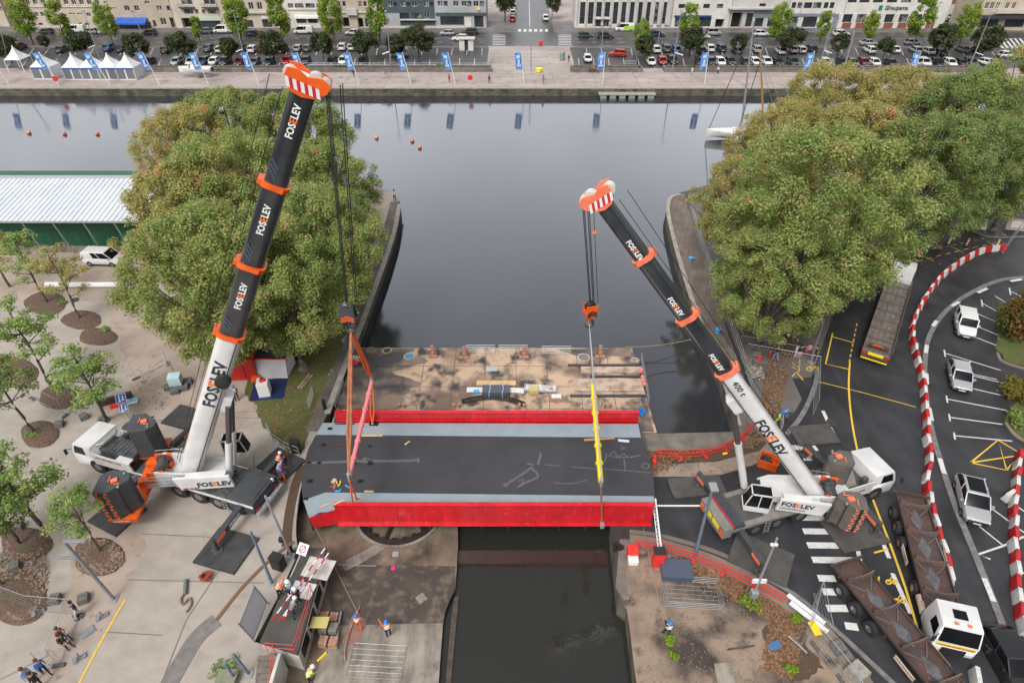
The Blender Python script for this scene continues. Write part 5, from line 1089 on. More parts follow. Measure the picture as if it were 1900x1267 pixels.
  for s in (-1, 1):
   q = mbc(); q.box((rx - .04, s * 1.2, 1.25), (.04, .35, .5)); q.build('taillight', M_cor, root)
  q = mbc(); q.box((rx + .76, 0, 1.88), (.08, 2.98, .06)); q.build('red_stripe', M_redw, root)
  m = mbc()
  for k in range(12): m.box((rx + 1.9 + k * .14, 0, 1.64), (.05, 2.2, .06))
  m.build('tread_bars', M_cdark, root)['kind'] = 'stuff'
 for (x, y, pl) in o['legs']:
  s = 1 if y > 0 else -1; m = mbc(); m.beam((x, s * 1.2, 1.25), (x, y, 1.05), .42, .5, up=(0, 0, 1)); lg = m.build('outrigger_beam', M_cdark, root, bevel=.02)
  q = mbc(); q.beam((x - .225, s * (abs(y) - 1.0), 1.12), (x - .225, s * (abs(y) - .1), 1.06), .03, .3); q.beam((x + .225, s * (abs(y) - 1.0), 1.12), (x + .225, s * (abs(y) - .1), 1.06), .03, .3); q.build('warning_stripes', M_cor2, lg)
  q = mbc(); q.cyl((x, y, .2), (x, y, 1.4), .15, 12); q.cyl((x, y, .16), (x, y, .26), .42, 18); q.build('jack', M_engine, lg, smooth=True)
  if s * o['near'] > 0 and pl: text_mesh('', .3, M_txtw, lg, Tc @ (Matrix.Translation((x + o['tdir'] * .215, s * 2.0, 1.05)) @ Matrix.Rotation(R(90) * s, 4, 'Z') @ Matrix.Rotation(R(90), 4, 'X')), .006, .03, 'lettering', [('FOSELEV', M_txtw)])
 for x in o['ladders']:
  m = mbc()
  for dx in (-.2, .2): m.tube([(x + dx, o['near'] * 1.56, 1.5), (x + dx, o['near'] * 1.62, .35)], .025, 5)
  for k in range(4): m.tube([(x - .2, o['near'] * 1.6, .45 + k * .3), (x + .2, o['near'] * 1.6, .45 + k * .3)], .02, 5)
  m.build('ladder', M_galv, root)
 m = mbs(); m.cyl((0, 0, 1.55), (0, 0, 1.95), 1.25, 28); m.build('slew_ring', M_cdark, root)
 m = mbs(); n = o['sns']                      # n = -1 / +1 : side of the superstructure facing the camera
 for y in (-.95, .95):
  m.hexa([(-3.0, y - .08, 1.95), (1.9, y - .08, 1.95), (1.9, y + .08, 1.95), (-3.0, y + .08, 1.95)], [(-2.9, y - .08, 3.3), (1.2, y - .08, 2.5), (1.2, y + .08, 2.5), (-2.9, y + .08, 3.3)])
 m.box((-.6, 0, 2.0), (4.6, 1.8, .12)); m.build('slewing_frame', M_cw, root, bevel=.02)
 px0, px1 = o['panel']; m = mbs(); yy = n * 1.55
 m.hexa([(px0 + .35, yy - .12, 1.9), (px1, yy - .12, 1.85), (px1, yy + .12, 1.85), (px0 + .35, yy + .12, 1.9)], [(px0, yy - .12, 3.15), (px1 - .15, yy - .12, 3.0), (px1 - .15, yy + .12, 3.0), (px0, yy + .12, 3.15)])
 m.box(((px0 + px1) / 2 + .2, n * 1.3, 3.0), ((px1 - px0) * .7, .5, .2)); pn = m.build('side_panel', M_cw, root, bevel=.03)
 face = n * 1.69
 if n < 0: T0 = Ts @ Matrix.Translation((px0 + (px1 - px0) * .38, face, 2.15)) @ Matrix.Rotation(R(90), 4, 'X')
 else: T0 = Ts @ Matrix.Translation((px1 - .25, face, 2.45)) @ Matrix.Rotation(R(180), 4, 'Z') @ Matrix.Rotation(R(90), 4, 'X')
 logo(o['lsize'], pn, T0)
 if n < 0: text_mesh('MECALIPS', .25, M_txtr, pn, Ts @ Matrix.Translation((px0 + .5, face, 1.95)) @ Matrix.Rotation(R(90), 4, 'X'), .006, .02)
 else: text_mesh('www.foselev.com', .24, M_txtd, pn, Ts @ Matrix.Translation((px1 - .2, face, 2.12)) @ Matrix.Rotation(R(180), 4, 'Z') @ Matrix.Rotation(R(90), 4, 'X'), .006, .008)
 cx, cy = o['opcab']; m = mbs(); m.hexa([(cx - .8, cy - .5, 1.75), (cx + .9, cy - .5, 1.75), (cx + .9, cy + .5, 1.75), (cx - .8, cy + .5, 1.75)], [(cx - .8, cy - .5, 2.2), (cx + 1.05, cy - .5, 2.2), (cx + 1.05, cy + .5, 2.2), (cx - .8, cy + .5, 2.2)])
 for (x, y) in ((-.78, -.46), (-.78, .46), (.62, -.46), (.62, .46), (0, -.46), (0, .46)): m.beam((cx + x + (.3 if x > .5 else 0), cy + y, 2.15), (cx + x, cy + y, 3.5), .07)
 for (a, b, c, d) in ((-.8, .66, -.5, -.42), (-.8, .66, .42, .5), (-.8, -.72, -.5, .5), (.58, .66, -.5, .5)): m.box((cx + (a + b) / 2, cy + (c + d) / 2, 3.5), (b - a, d - c, .08))
 oc = m.build('operator_cab', M_cw, root); q = mbs(); q.hexa([(cx - .76, cy - .44, 2.2), (cx + .98, cy - .44, 2.2), (cx + .98, cy + .44, 2.2), (cx - .76, cy + .44, 2.2)], [(cx - .76, cy - .44, 3.5), (cx + .6, cy - .44, 3.5), (cx + .6, cy + .44, 3.5), (cx - .76, cy + .44, 3.5)]); q.build('cab_glass', M_cglass, oc)
 rc_ = o['rearcol']; m = mbs(); cxw, cyw = o['cw']
 m.beam((-2.4, -.7, 2.2), (cxw + .2, -.9, 2.2), .5, .7); m.beam((-2.4, .7, 2.2), (cxw + .2, .9, 2.2), .5, .7); m.beam((cxw + .4, -cyw + .2, 1.75), (cxw + .4, cyw - .2, 1.75), .9, .5); m.build('rear_frame', rc_, root, bevel=.03)
 m = mbs(); m.T = Ts @ Matrix.Translation((-2.9, 0, 2.75)) @ Matrix.Rotation(R(90), 4, 'X'); m.lathe([(.55, -.75), (.55, -.68), (.38, -.66), (.38, .66), (.55, .68), (.55, .75)], n=18); m.build('winch_drum', M_engine, root, smooth=True)
 for y_ in (-.9, .9): m = mbs(); m.box((-2.9, y_, 2.8), (1.2, .12, .9)); m.build('winch_bracket', M_cor, root)
 for s in (-1, 1):
  m = mbs(); zs = 3.35
  for k in range(3): m.tube([(-3.6, s * 1.35, 2.5 + .35 * k), (-1.4, s * 1.35, 2.5 + .35 * k)], .025, 5)
  for k in range(4): m.tube([(-3.6 + .73 * k, s * 1.35, 2.2), (-3.6 + .73 * k, s * 1.35, 3.2)], .025, 5)
  m.box((-2.5, s * 1.15, 2.15), (2.2, .5, .05)); m.build('walkway_railing', M_galv, root)
 m = mbs(); rg_ = random.Random(4)
 for k in range(16): m.box((rg_.uniform(-2.2, .2), n * rg_.uniform(.95, 1.4), rg_.uniform(2.4, 2.75)), (rg_.uniform(.2, .5), .25, rg_.uniform(.15, .4)))
 m.build('hydraulics', M_engine if o['kind'] else M_galv, root)
 for s in (-1, 1):
  T = Ts @ Matrix.Translation((cxw, s * cyw, 0)); cs, st = cw_stack(root, T, o['cww'], o['cwd'], 1.95, o['cwz'], o['cwm'], s)
  if o['kind'] == 0:
   q = MB(); q.T = T; q.hexa([(-.5, -.5, .85), (.5, -.5, .85), (.5, .5, .85), (-.5, .5, .85)], [(-1.02, -1.03, 1.93), (.98, -1.03, 1.93), (.98, 1.03, 1.93), (-1.02, 1.03, 1.93)]); q.build('counterweight_base', M_cor, cs)
   if s == -1:
    text_mesh('FOSELEV', .28, M_txtw, cs, T @ Matrix.Translation((-.72, -.93, 1.58)) @ Matrix.Rotation(R(116), 4, 'X'), .01, .03)
  q = MB(); q.T = T; g_ = MB(); g_.T = T; hw_ = o['cww'] / 2; hd_ = o['cwd'] / 2; yf = lambda x: s * (hw_ * (.93 + .07 * (x / hd_ + 1.12) / 1.02) + .012)
  for k in range(9):
   z = 1.97 + st * k
   if z + st * .8 > o['cwz']: break
   for xx in (-1.05, -.42): x_ = xx * hd_; q.poly([(x_, yf(x_), z + .02), (x_ + .26, yf(x_ + .26), z + .02), (x_ + (.0 if k % 2 else .26), yf(x_), z + st * .95)])
   g_.box((-.62 * hd_, s * (hw_ * .965 + .005), z + st / 2), (.16, .05, st * .7)); g_.box((.45 * hd_, s * hw_ * .56, z + st / 2), (.05, .34, st * .45), -.8 * s)
  q.build('hazard_triangles', M_cor if o['kind'] == 0 else M_cor2, cs, fix=False)['kind'] = 'stuff'; g_.build('grip_slots', M_blkpl, cs)['kind'] = 'stuff'
 foot = Vector((Ts @ Vector((o['footx'], 0, o['footz']))).to_3d()) + C; tipw = tip; d = (tipw - foot).normalized(); side = Vector((0, 0, 1)).cross(d).normalized(); up = d.cross(side).normalized()
 B = Matrix((( d.x, side.x, up.x), (d.y, side.y, up.y), (d.z, side.z, up.z))); LEN = (tipw - foot).length
 TB = Matrix.Translation(foot - C) @ B.to_4x4()      # x along boom, y = side (right of boom), z = up
 ts = [0.0] + [solve_t(foot, tipw, v) for v in o['collars']] + [1.0]; nS = len(ts) - 1
 def sec(x, w, h):
  pts = []
  for k in range(20):
   a = 2 * PI * k / 20 + PI / 20; ca, sa = math.cos(a), math.sin(a); e = .62
   pts.append((x, w / 2 * abs(ca) ** e * (1 if ca > 0 else -1), h / 2 * abs(sa) ** e * (1 if sa > 0 else -1)))
  return pts
 boom = None; bw, bh = o['bw'], o['bh']
 camside = 1 if side.y < 0 else -1                     # which side of the boom looks at the camera
 for i in range(nS):
  x0, x1 = ts[i] * LEN, ts[i + 1] * LEN; w = bw * (1 - .055 * i); h = bh * (1 - .055 * i); m = MB(); m.T = TB
  m.loft([sec(x0 - (.4 if i else .9), w, h), sec(x1, w, h)])
  b_ = m.build('boom_section' if i else 'boom', M_cbl if i else M_cw, root if i == 0 else boom, smooth=True)
  if i == 0: boom = b_
  if i < nS - 0 and i < nS - 1:
   m = MB(); m.T = TB; m.loft([sec(x1 - .16, w + .22, h + .22), sec(x1 + .16, w + .26, h + .26)]); m.box((x1, 0, h / 2 + .18), (.3, w * .7, .22)); m.box((x1, camside * (w / 2 + .1), -h * .25), (.3, .12, .3)); m.build('collar', o['headcol'], boom, smooth=True)
  fy_ = camside * (w / 2 + .012); Lx = x1 - x0
  for (si, frac, size, sx) in o['texts']:
   if si != i: continue
   if camside == 1: TT = TB @ Matrix(((1, 0, 0, 0), (0, 0, 1, 0), (0, 1, 0, 0), (0, 0, 0, 1)))
   dirn = o['dirn']; X = Vector((dirn, 0, 0)); Z = Vector((0, camside, 0)); Y = Z.cross(X)
   xx = x0 + Lx * frac; TT = TB @ Matrix(((X.x, Y.x, Z.x, xx), (X.y, Y.y, Z.y, fy_), (X.z, Y.z, Z.z, o['txz'] * h - (size * .36) * Y.z), (0, 0, 0, 1)))
   logo(size, b_ if i == 0 else boom, TT, M_txtd if i == 0 else M_txtw, 'lettering', sx)
  if i and o['kind'] == 0:
   q = MB(); q.T = TB
   for k in range(3): q.beam((x0 + .5 + k * .3, fy_, .10), (x0 + 1.0 + k * .3, fy_, h * .38), .02, .12, up=(1, 0, 0))
   q.build('grey_stripes', plain('slate stripe', (.07, .085, .11), .3), boom)
 if o['kind'] == 1:
  X = Vector((-1, 0, 0)); Z = Vector((0, camside, 0)); Y = Z.cross(X); x1 = ts[1] * LEN; text_mesh('400 t', .6, M_txtd, boom, TB @ Matrix(((X.x, Y.x, Z.x, x1 - .7), (X.y, Y.y, Z.y, camside * (bw / 2 + .014)), (X.z, Y.z, Z.z, .0), (0, 0, 0, 1))), .01, .01)
 m = MB(); m.T = TB; m.tube([(0, camside * (bw / 2 + .05), -bh * .32), (ts[1] * LEN, camside * (bw / 2 + .05), -bh * .32)], .035, 5); m.tube([(0, 0, bh / 2 + .12), (LEN - .5, 0, bh / 2 + .25)], .02, 4); m.tube([(0, .2, bh / 2 + .3), (LEN - .2, .2, bh / 2 + 1.0)], .02, 4); m.build('boom_lines', M_rope, boom)
 if o['kind'] == 0:
  m = MB(); xx = solve_t(foot, tipw, 690) * LEN; m.T = TB @ Matrix.Translation((xx, camside * bw / 2, -bh * .25)) @ Matrix.Rotation(R(-90) * camside, 4, 'X'); m.lathe([(.5, 0), (.52, .12), (.42, .18), (.42, .3), (.5, .34), (.48, .46), (.2, .5)], n=20); m.build('cable_reel', M_blkpl, boom, smooth=True)
 m = MB(); m.T = TB; xb = LEN * o['lug']; m.box((xb, 0, -bh / 2 - .25), (1.3, bw * .8, .6)); m.build('ram_bracket', M_cw, boom, bevel=.08)
 hw, hh = bw * .8, bh * (.74 if o['kind'] == 0 else .84); m = MB(); m.T = TB
 for y in (-hw / 2 - .05, hw / 2 + .05):
  pr = [(-.35, hh * .55), (.25, hh * .95), (.75, hh * .9), (.85, hh * .45), (.65, 0), (.85, -hh * .6), (.7, -hh * 1.05), (.2, -hh * 1.0), (-.3, -hh * .5), (-.45, 0)]
  i0 = m.av([(x, y - .05, z) for x, z in pr]); i1 = m.av([(x, y + .05, z) for x, z in pr]); k_ = len(pr)
  m.af(*range(i0, i0 + k_)); m.af(*reversed(range(i1, i1 + k_)))
  for k in range(k_): m.af(i0 + k, i1 + k, i1 + (k + 1) % k_, i0 + (k + 1) % k_)
 m.T = TB @ Matrix.Translation((LEN, 0, 0));
 for kx in range(len(m.v)): m.v[kx] = tuple(TB @ Matrix.Translation((LEN, 0, 0)) @ (TB.inverted() @ Vector(m.v[kx])))
 m.box((.0, 0, 0), (.5, hw, hh * .9)); m.box((.5, 0, .05), (.12, hw, hh * 1.1)); hd = m.build('boom_head', o['headcol'], boom, bevel=.02)
 q = MB(); q.T = TB @ Matrix.Translation((LEN, 0, 0)); yy = camside * (hw / 2 + .112)
 for k in range(9):
  z = -hh * .8 + k * hh * .17; q.mat(k % 2); q.poly([(-.18, yy, z), (-.18, yy, z + hh * .17), (.30, yy, z + hh * .17 + .22), (.30, yy, z + .22)])
 q.mat(0); q.quad((.565, -hw * .35, -hh * .4), (.565, hw * .35, -hh * .4), (.565, hw * .35, hh * .45), (.565, -hw * .35, hh * .45)); q.build('warning_stripes', [M_wht, M_redw], hd, fix=False)
 for z, x in ((hh * .75, .35), (-hh * .78, .45), (-hh * .35, .55)):
  q = MB(); q.T = TB @ Matrix.Translation((LEN + x, 0, z)) @ Matrix.Rotation(R(90), 4, 'X')
  for k in range(3): q.lathe([(.05, -.06 + .2 * (k - 1)), (.36, -.05 + .2 * (k - 1)), (.30, 0 + .2 * (k - 1)), (.36, .05 + .2 * (k - 1)), (.05, .06 + .2 * (k - 1))], n=16)
  q.build('sheave', plain('pale sheave', (.55, .55, .52), .4), hd, smooth=True)
 for y in o['rams']:
  a = Ts @ Vector((o['ramx'], y, 2.0)); b_ = TB @ Vector((xb, y * .9, -bh / 2 - .4)); a, b_ = Vector(a[:3]), Vector(b_[:3])
  q = MB(); q.cyl(a, a.lerp(b_, o['ramk']), .27, 16); rm = q.build('lifting_ram', M_cw, root, smooth=True)
  q = MB(); q.cyl(a.lerp(b_, o['ramk'] - .02), b_, .20, 14); q.build('ram_rod', M_rod, rm, smooth=True)
 hk = o['hook']; hb = hk - C; tp = Vector((TB @ Vector((LEN + .5, 0, -hh * .8)))[:3])
 q = MB()
 for (dx, dy) in o['ropes']: q.tube([tp + Vector((dx, dy, 0)), hb + Vector((dx * .8, dy * .8, 1.0))], .028, 5)
 q.build('hoist_rope', M_rope, root)
 if o['kind'] == 1:
  q = MB(); a = tp + Vector((.45, -.1, .2)); q.tube([a, hb + Vector((.42, -.1, .9))], .02, 5); q.build('hoist_rope', M_rope, root); q = MB(); q.lathe([(.05, -.12), (.18, 0), (.05, .12)], a.lerp(hb + Vector((.42, -.1, .9)), .3), 10); q.build('limit_weight', M_cor, root)
 T = Matrix.Translation(hb) @ Matrix.Rotation(o['hookrot'], 4, 'Z'); hs_ = o['hscale']; q = MB(); q.T = T
 for y in (-.28, .28): q.prism([(0, 0)] * 0 or [(-.5 * hs_, y - .03), (.5 * hs_, y - .03), (.5 * hs_, y + .03), (-.5 * hs_, y + .03)], -.1, 1.0 * hs_)
 q.box((0, 0, .1), (.8 * hs_, .6, .3)); q.cyl((0, 0, -.5), (0, 0, .1), .12, 10); hbk = q.build('hook_block', M_cdark if o['kind'] == 0 else M_cor, root, bevel=.04)
 q = MB(); q.T = T @ Matrix.Rotation(R(90), 4, 'X')
 for k in (-1, 0, 1): q.lathe([(.05, .15 * k - .05), (.45 * hs_, .15 * k - .04), (.40 * hs_, .15 * k), (.45 * hs_, .15 * k + .04), (.05, .15 * k + .05)], (0, .75 * hs_, 0), 16)
 q.build('sheave', M_blkpl if o['kind'] else M_rod, hbk, smooth=True)
 q = MB(); q.T = T
 for k in range(3): q.beam((-.42 * hs_, -.325, -.05 + .14 * k), (.0, -.325, .12 + .14 * k), .02, .08, up=(0, 0, 1)); q.beam((.0, -.325, .12 + .14 * k), (.42 * hs_, -.325, -.05 + .14 * k), .02, .08)
 q.build('warning_stripes', M_cor if o['kind'] == 0 else M_blkpl, hbk)
 q = MB(); q.T = T; q.tube([(.28 * math.cos(a), 0, -.75 + .28 * math.sin(a)) for a in [PI * .5 - k * PI * 1.6 / 9 for k in range(10)]], [.11] * 5 + [.12, .1, .08, .06, .04], 8); q.build('hook', M_rod, hbk, smooth=True)
 return root, foot
C1 = Vector((-23.3, 32.4, 0)); HK1 = PY(647, 592, 34.0)
TIP1 = PY(566, 160, 34.3)
crane(C1, R(162), R(6), TIP1, dict(kind=0, label='big crane with orange rear frame and dark counterweights, left of the bridge', front=11.3, rear=5.3, deck=M_grate, axles=[9.3, 7.5, 1.5, -.6, -2.4, -4.0][0:2] + [1.6, -.2, -1.95, -3.6], near=1, tdir=-1, legs=[(4.9, 4.2, 0), (-4.2, 4.6, 1), (4.9, -4.0, 0), (-4.0, -4.0, 1)], ladders=[3.0, -2.8], sns=-1, panel=(-1.5, 2.6), lsize=.62, opcab=(2.0, 1.9), rearcol=M_cor, cw=(-4.5, 2.9), cww=2.0, cwd=1.85, cwz=4.8, cwm=M_cdark, footx=-.6, footz=2.9, bw=1.28, bh=1.55, collars=[618, 490, 342], headcol=M_cor, texts=[(0, .52, 1.1, .95), (1, .44, .56, .9), (2, .44, .56, .9), (3, .52, .54, .9)], txz=.05, dirn=1, rams=(-.6, .6), ramx=2.0, ramk=.5, lug=.235, hook=HK1, ropes=[(.0, .25), (.12, .1), (.0, -.1), (.12, -.25), (.75, 0), (.85, .15)], hookrot=0, hscale=1.02))
C2 = Vector((20.0, 30.4, 0)); HK2 = PY(1095, 583, 34.0)
TIP2 = PY(1116, 372, 33.6)
crane(C2, R(17.8), R(169), TIP2, dict(kind=1, label='crane with worn grey counterweights and boom marked 400 t, right of the bridge', front=8.7, rear=6.0, deck=M_ggrey, axles=[7.2, 5.5, .6, -1.4, -3.2], near=-1, tdir=1, legs=[(5.2, -4.0, 0), (-4.6, -4.2, 1), (5.2, 4.0, 0), (-4.6, 4.0, 0)], ladders=[-2.4], sns=1, panel=(-2.6, .9), lsize=.56, opcab=(2.2, 1.55), rearcol=M_cwt, cw=(-3.5, 1.95), cww=1.55, cwd=1.6, cwz=4.35, cwm=M_cwt, footx=-1.5, footz=2.9, bw=1.0, bh=1.2, collars=[688, 588, 478], headcol=M_cor2, texts=[(0, .64, .95, .95), (1, .40, .44, .85), (2, .40, .44, .85), (3, .36, .44, .85)], txz=0.0, dirn=-1, rams=(0,), ramx=2.9, ramk=.55, lug=.36, hook=HK2, ropes=[(-.14, 0), (-.05, .1), (.14, .05), (.22, -.1)], hookrot=.3, hscale=.8))
# outrigger mats (loose plates the cranes stand on)
def omat(u, v, w, d, rz, lab, m=M_mat, z=.0):
 p = P(u, v); mb = MB(); mb.box((0, 0, .1), (w, d, .17)); mb.box((-w * .3, .05, .195), (.5, d * .96, .018)); o = mb.build('outrigger_mat', m, bevel=.015); o.location = p; o.rotation_euler = (0, 0, rz); tag(o, lab, 'crane mat', 'outrigger mats')
omat(219, 957, 3.0, 2.7, R(-25), 'black steel mat under the orange marked counterweight of the left crane')
omat(421, 1022, 3.3, 3.0, R(-16), 'black steel mat under the outrigger nearest the striped barrier arm hut')
omat(522, 862, 3.0, 2.4, R(-28), 'dark steel mat between the left crane and the bridge end, workers beside it')
omat(340, 775, 2.6, 2.4, R(-18), 'dark steel mat behind the left crane boom foot')
M_mat2 = mat('grey brown outrigger mat', (.060, .056, .054), .75, col2=(.085, .078, .074), scale=1.2, detail=8, bump=.2, bscale=5)
omat(1292, 904, 4.2, 1.9, R(6), 'dark mat under the outrigger at the bridge end, left of the right crane', M_mat2)
omat(1411, 1037, 4.0, 2.9, R(-30), 'grey brown mat lying at the kerb below the right crane', M_mat2)
omat(1585, 988, 3.8, 2.8, R(14), 'grey brown mat under the outrigger on the zebra crossing', M_mat2)
omat(1510, 808, 3.6, 2.2, R(6), 'dark mat on the road behind the right crane counterweights', M_mat2)
# ================================================================ THE RED BRIDGE, SLINGS, BARGE
ZD = 1.2
M_bred = mat('glossy signal red steel', (.62, .012, .022), .35, col2=(.52, .01, .018), scale=.5, coat=.3, col3=(.68, .03, .04), scale3=3, streak=((1.2, 1.2, .25), 0, .85))
M_bwalk = mat('blue grey walkway coating', (.235, .295, .335), .6, col2=(.27, .33, .37), scale=.8, detail=7, bump=.1)
M_bdeck = mat('new black deck surfacing', (.036, .036, .041), .75, col2=(.047, .046, .052), scale=.5, detail=8, bump=.35, bscale=40)
br = empty('swing_bridge', P(880, 870, 0) * 1.0, 0, 'red girder bridge with black deck hanging from two cranes', 'bridge'); BO = Vector(br.location)
GY = P(900, 935, 2.25).y - BO.y + .03; GX = P(619, 935, 2.25).x - BO.x
def bl(u, v, z=ZD):
 p = P(u, v, z) - BO
 if p.x > GX - .3 and z < 2: p.y = max(p.y, GY)
 return p
deckpx = [(597, 786), (588, 806), (572, 832), (559, 880), (560, 912), (564, 932), (573, 962), (595, 950), (619, 948), (640, 950), (1213, 956), (1216, 935), (1213, 890), (1208, 862), (1201, 835), (1188, 787)]
mb = MB(); mb.prism([(bl(u, v).x, bl(u, v).y) for u, v in deckpx], -.25, ZD - .02); mb.build('deck_plate', M_cdark, br)
mb = MB(); mb.poly([bl(u, v, ZD) for u, v in [(586, 807), (572, 832), (559, 880), (560, 912), (563, 928), (604, 914), (1213, 921), (1211, 884), (1207, 862), (1199, 833), (1190, 812)]]); mb.build('road_surface', M_bdeck, br)
mb = MB(); mb.prism([(p.x, p.y) for p in [bl(u, v) for u, v in [(599, 785), (587, 806.5), (1189, 812), (1184, 787)]]], ZD - .01, ZD + .05); mb.build('walkway', M_bwalk, br)
mb = MB(); mb.prism([(p.x, p.y) for p in [bl(u, v) for u, v in [(604, 914), (563, 928.5), (574, 962), (593, 951), (619, 949), (1214, 957), (1213, 921)]]], ZD - .01, ZD + .05); mb.build('walkway', M_bwalk, br)
# girders: web, top flange, bottom flange, stiffeners
def girder(ua, ub, v, ztop, zbot, inner, nst, name):
 a, b = P(ua, v, ztop) - BO, P(ub, v, ztop) - BO; Y = (a.y + b.y) / 2; h = ztop - zbot; L = b.x - a.x
 mb = MB(); mb.box(((a.x + b.x) / 2, Y, (ztop + zbot) / 2), (L, .05, h)); mb.box(((a.x + b.x) / 2, Y, ztop), (L, .34, .07)); mb.box(((a.x + b.x) / 2, Y, zbot), (L + .1, .42, .07)); mb.box(((a.x + b.x) / 2, Y + inner * .03, ZD + .02), (L, .10, .12)); g = mb.build('girder', M_bred, br)
 for k in range(nst + 1):
  x = a.x + .06 + (L - .12) * k / nst; q = MB(); q.box((x, Y, (ztop + zbot) / 2), (.02, .09, h - .07)); q.build('stiffener', M_bred, g)
 for k in range(12): q = MB(); q.box((a.x + L * (k + .5) / 12, Y - .035, zbot + .2), (.02, .02, h * .8)); q.build('weld_seam', M_bred, g)
 return a, b, Y
girder(621, 1186, 764, 2.25, -.55, -1, 18, 'girder')
ga, gb, gy = girder(619, 1215, 935, 2.25, .0, 1, 21, 'girder')
mb = MB(); p = bl(573, 962); mb.hexa([(p.x + .1, p.y + .1, .0), (ga.x, gy - .02, .0), (ga.x, gy + .04, .0), (p.x + .1, p.y + .18, .0)], [(p.x, p.y, ZD + .05), (ga.x, gy - .02, ZD + .4), (ga.x, gy + .04, ZD + .4), (p.x, p.y + .08, ZD + .05)]); mb.build('girder_end', M_bred, br)
mb = MB()
for k in range(9): x = ga.x + 1 + (gb.x - ga.x - 2) * k / 8; mb.box((x, (gy + bl(900, 764, 2.25).y) / 2, .4), (.25, 8.6, .6))
for k in range(9): pass
mb.build('cross_beams', M_cdark, br)['kind'] = 'stuff'
# holes, chalk and paint marks on the deck
mb = MB()
for u, v, w in ((600, 825, .25), (612, 795, .3), (573, 858, .25), (592, 858, .22), (575, 892, .3), (657, 858, .25), (687, 859, .3), (669, 892, .3), (686, 827, .2), (694, 785, .6), (640, 786, 1.3), (568, 925, .25)): p = bl(u, v, ZD + .062); mb.box(p, (w * 1.3, w if w < 1 else .14, .006))
mb.build('deck_holes', plain('hole black', (.004, .004, .004), .9), br)
M_chalk = mat('chalk marks', (.13, .13, .145), .9, col2=(.06, .06, .068), scale=9, contrast=(.4, .7))
def chalk(lines, w, z=.006):
 mb = MB()
 for i, ln in enumerate(lines):
  path = [Vector((p.x, p.y, 0)) for p in spline([bl(u, v) for u, v in ln], 4)]; l, r = strip_pts(path, w)
  for k in range(len(path) - 1): mb.quad(*[(q.x, q.y, ZD + z + i * .0015) for q in (r[k], r[k + 1], l[k + 1], l[k])])
 mb.build('chalk_drawing', M_chalk, br)
chalk([[(568, 859), (620, 857), (680, 855), (740, 855), (778, 853)], [(674, 850), (690, 855), (674, 856)], [(775, 850), (777, 858)]], .26)
chalk([[(938, 899), (965, 882), (985, 868)], [(985, 866), (990, 872), (998, 884), (975, 895), (962, 903)], [(1004, 840), (998, 862)], [(978, 860), (990, 862)], [(934, 897), (942, 903)]], .2)
chalk([[(960, 894), (972, 888), (968, 897), (958, 905)]], .1, .02)
chalk([[(1060, 866), (1100, 869), (1150, 872), (1208, 877)], [(1027, 895), (1060, 897), (1090, 890)], [(1010, 862), (1040, 864)]], .09)
chalk([[(1130, 845), (1140, 838), (1146, 848), (1158, 842), (1165, 848), (1188, 845)], [(1150, 833), (1160, 832), (1152, 829)], [(1126, 842), (1122, 858)], [(1158, 852), (1160, 872)], [(1192, 861), (1202, 861), (1203, 868), (1192, 868), (1192, 861)], [(1128, 846), (1150, 849), (1180, 848)]], .12, .03)
# things lying on the deck
M_wood = mat('fresh timber', (.62, .45, .24), .7, col2=(.50, .34, .17), scale=3)
def lying(name, u, v, z, L, W, Hh, rz, m, lab, cat, bevel=.01): p = P(u, v, z); mb = MB(); mb.box((0, 0, Hh / 2), (L, W, Hh)); o = mb.build(name, m, bevel=bevel); o.location = p; o.rotation_euler = (0, 0, rz); return tag(o, lab, cat)
zt = ZD + .012
lying('timber_plank', 690, 808.5, zt, 1.75, .16, .07, 0, M_wood, 'long yellow timber lying along the far edge of the black deck', 'plank')
lying('timber_plank', 756, 822, zt, .5, .13, .06, R(45), M_wood, 'short timber offcut lying slanted on the black deck', 'plank')
lying('timber_plank', 685, 912, zt, .7, .14, .06, R(-2), M_wood, 'pale board beside the near walkway of the bridge', 'plank')
lying('timber_plank', 605, 937, ZD + .06, .9, .12, .06, R(25), M_wood, 'timber on the near walkway end, pointing at the red girder', 'plank')
lying('timber_plank', 629, 932, 2.29, .85, .12, .06, R(32), M_wood, 'timber laid across the corner of the near red girder', 'plank')
lying('timber_plank', 665, 922, ZD + .06, .95, .08, .05, R(-20), M_wood, 'thin lath lying on the near walkway under the sling', 'plank')
lying('timber_plank', 1112, 815, zt, 2.5, .18, .07, R(5), mat('orange brown board', (.48, .24, .09), .7), 'orange brown board on the deck under the yellow spreader beam', 'plank')
lying('timber_plank', 632, 825, zt, .8, .13, .06, 0, mat('dark wet plank', (.09, .05, .03), .8), 'dark wet plank left of the pink spreader beam', 'plank')
lying('wood_block', 665, 821, zt, .2, .2, .1, R(30), M_wood, 'small pale wood block on the deck beside the pink spreader beam', 'block')
lying('wood_block', 620, 893, zt, .28, .4, .12, R(-20), M_wood, 'pale wood block among the straps at the left of the deck', 'block')
lying('wood_block', 625, 896, zt, .1, .35, .1, R(25), M_wood, 'narrow wood wedge among the straps at the left of the deck', 'block')
def strap(px, z, c, lab, w=.12, nm='ratchet_strap'):
 path = spline([P(u, v, z) for u, v in px], 4); o = path[0].copy(); mb = MB(); mb.tube([p - o + Vector((0, 0, w / 2)) for p in path], w / 2, 6); ob = mb.build(nm, c, smooth=True); ob.location = o; tag(ob, lab, 'strap' if 'strap' in nm else nm.split('_')[-1]); return ob
P_red = plain('red plastic', (.72, .035, .03), .45); P_blue = plain('sky blue plastic', (.05, .35, .72), .45); P_yel = plain('yellow plastic', (.85, .62, .02), .45)
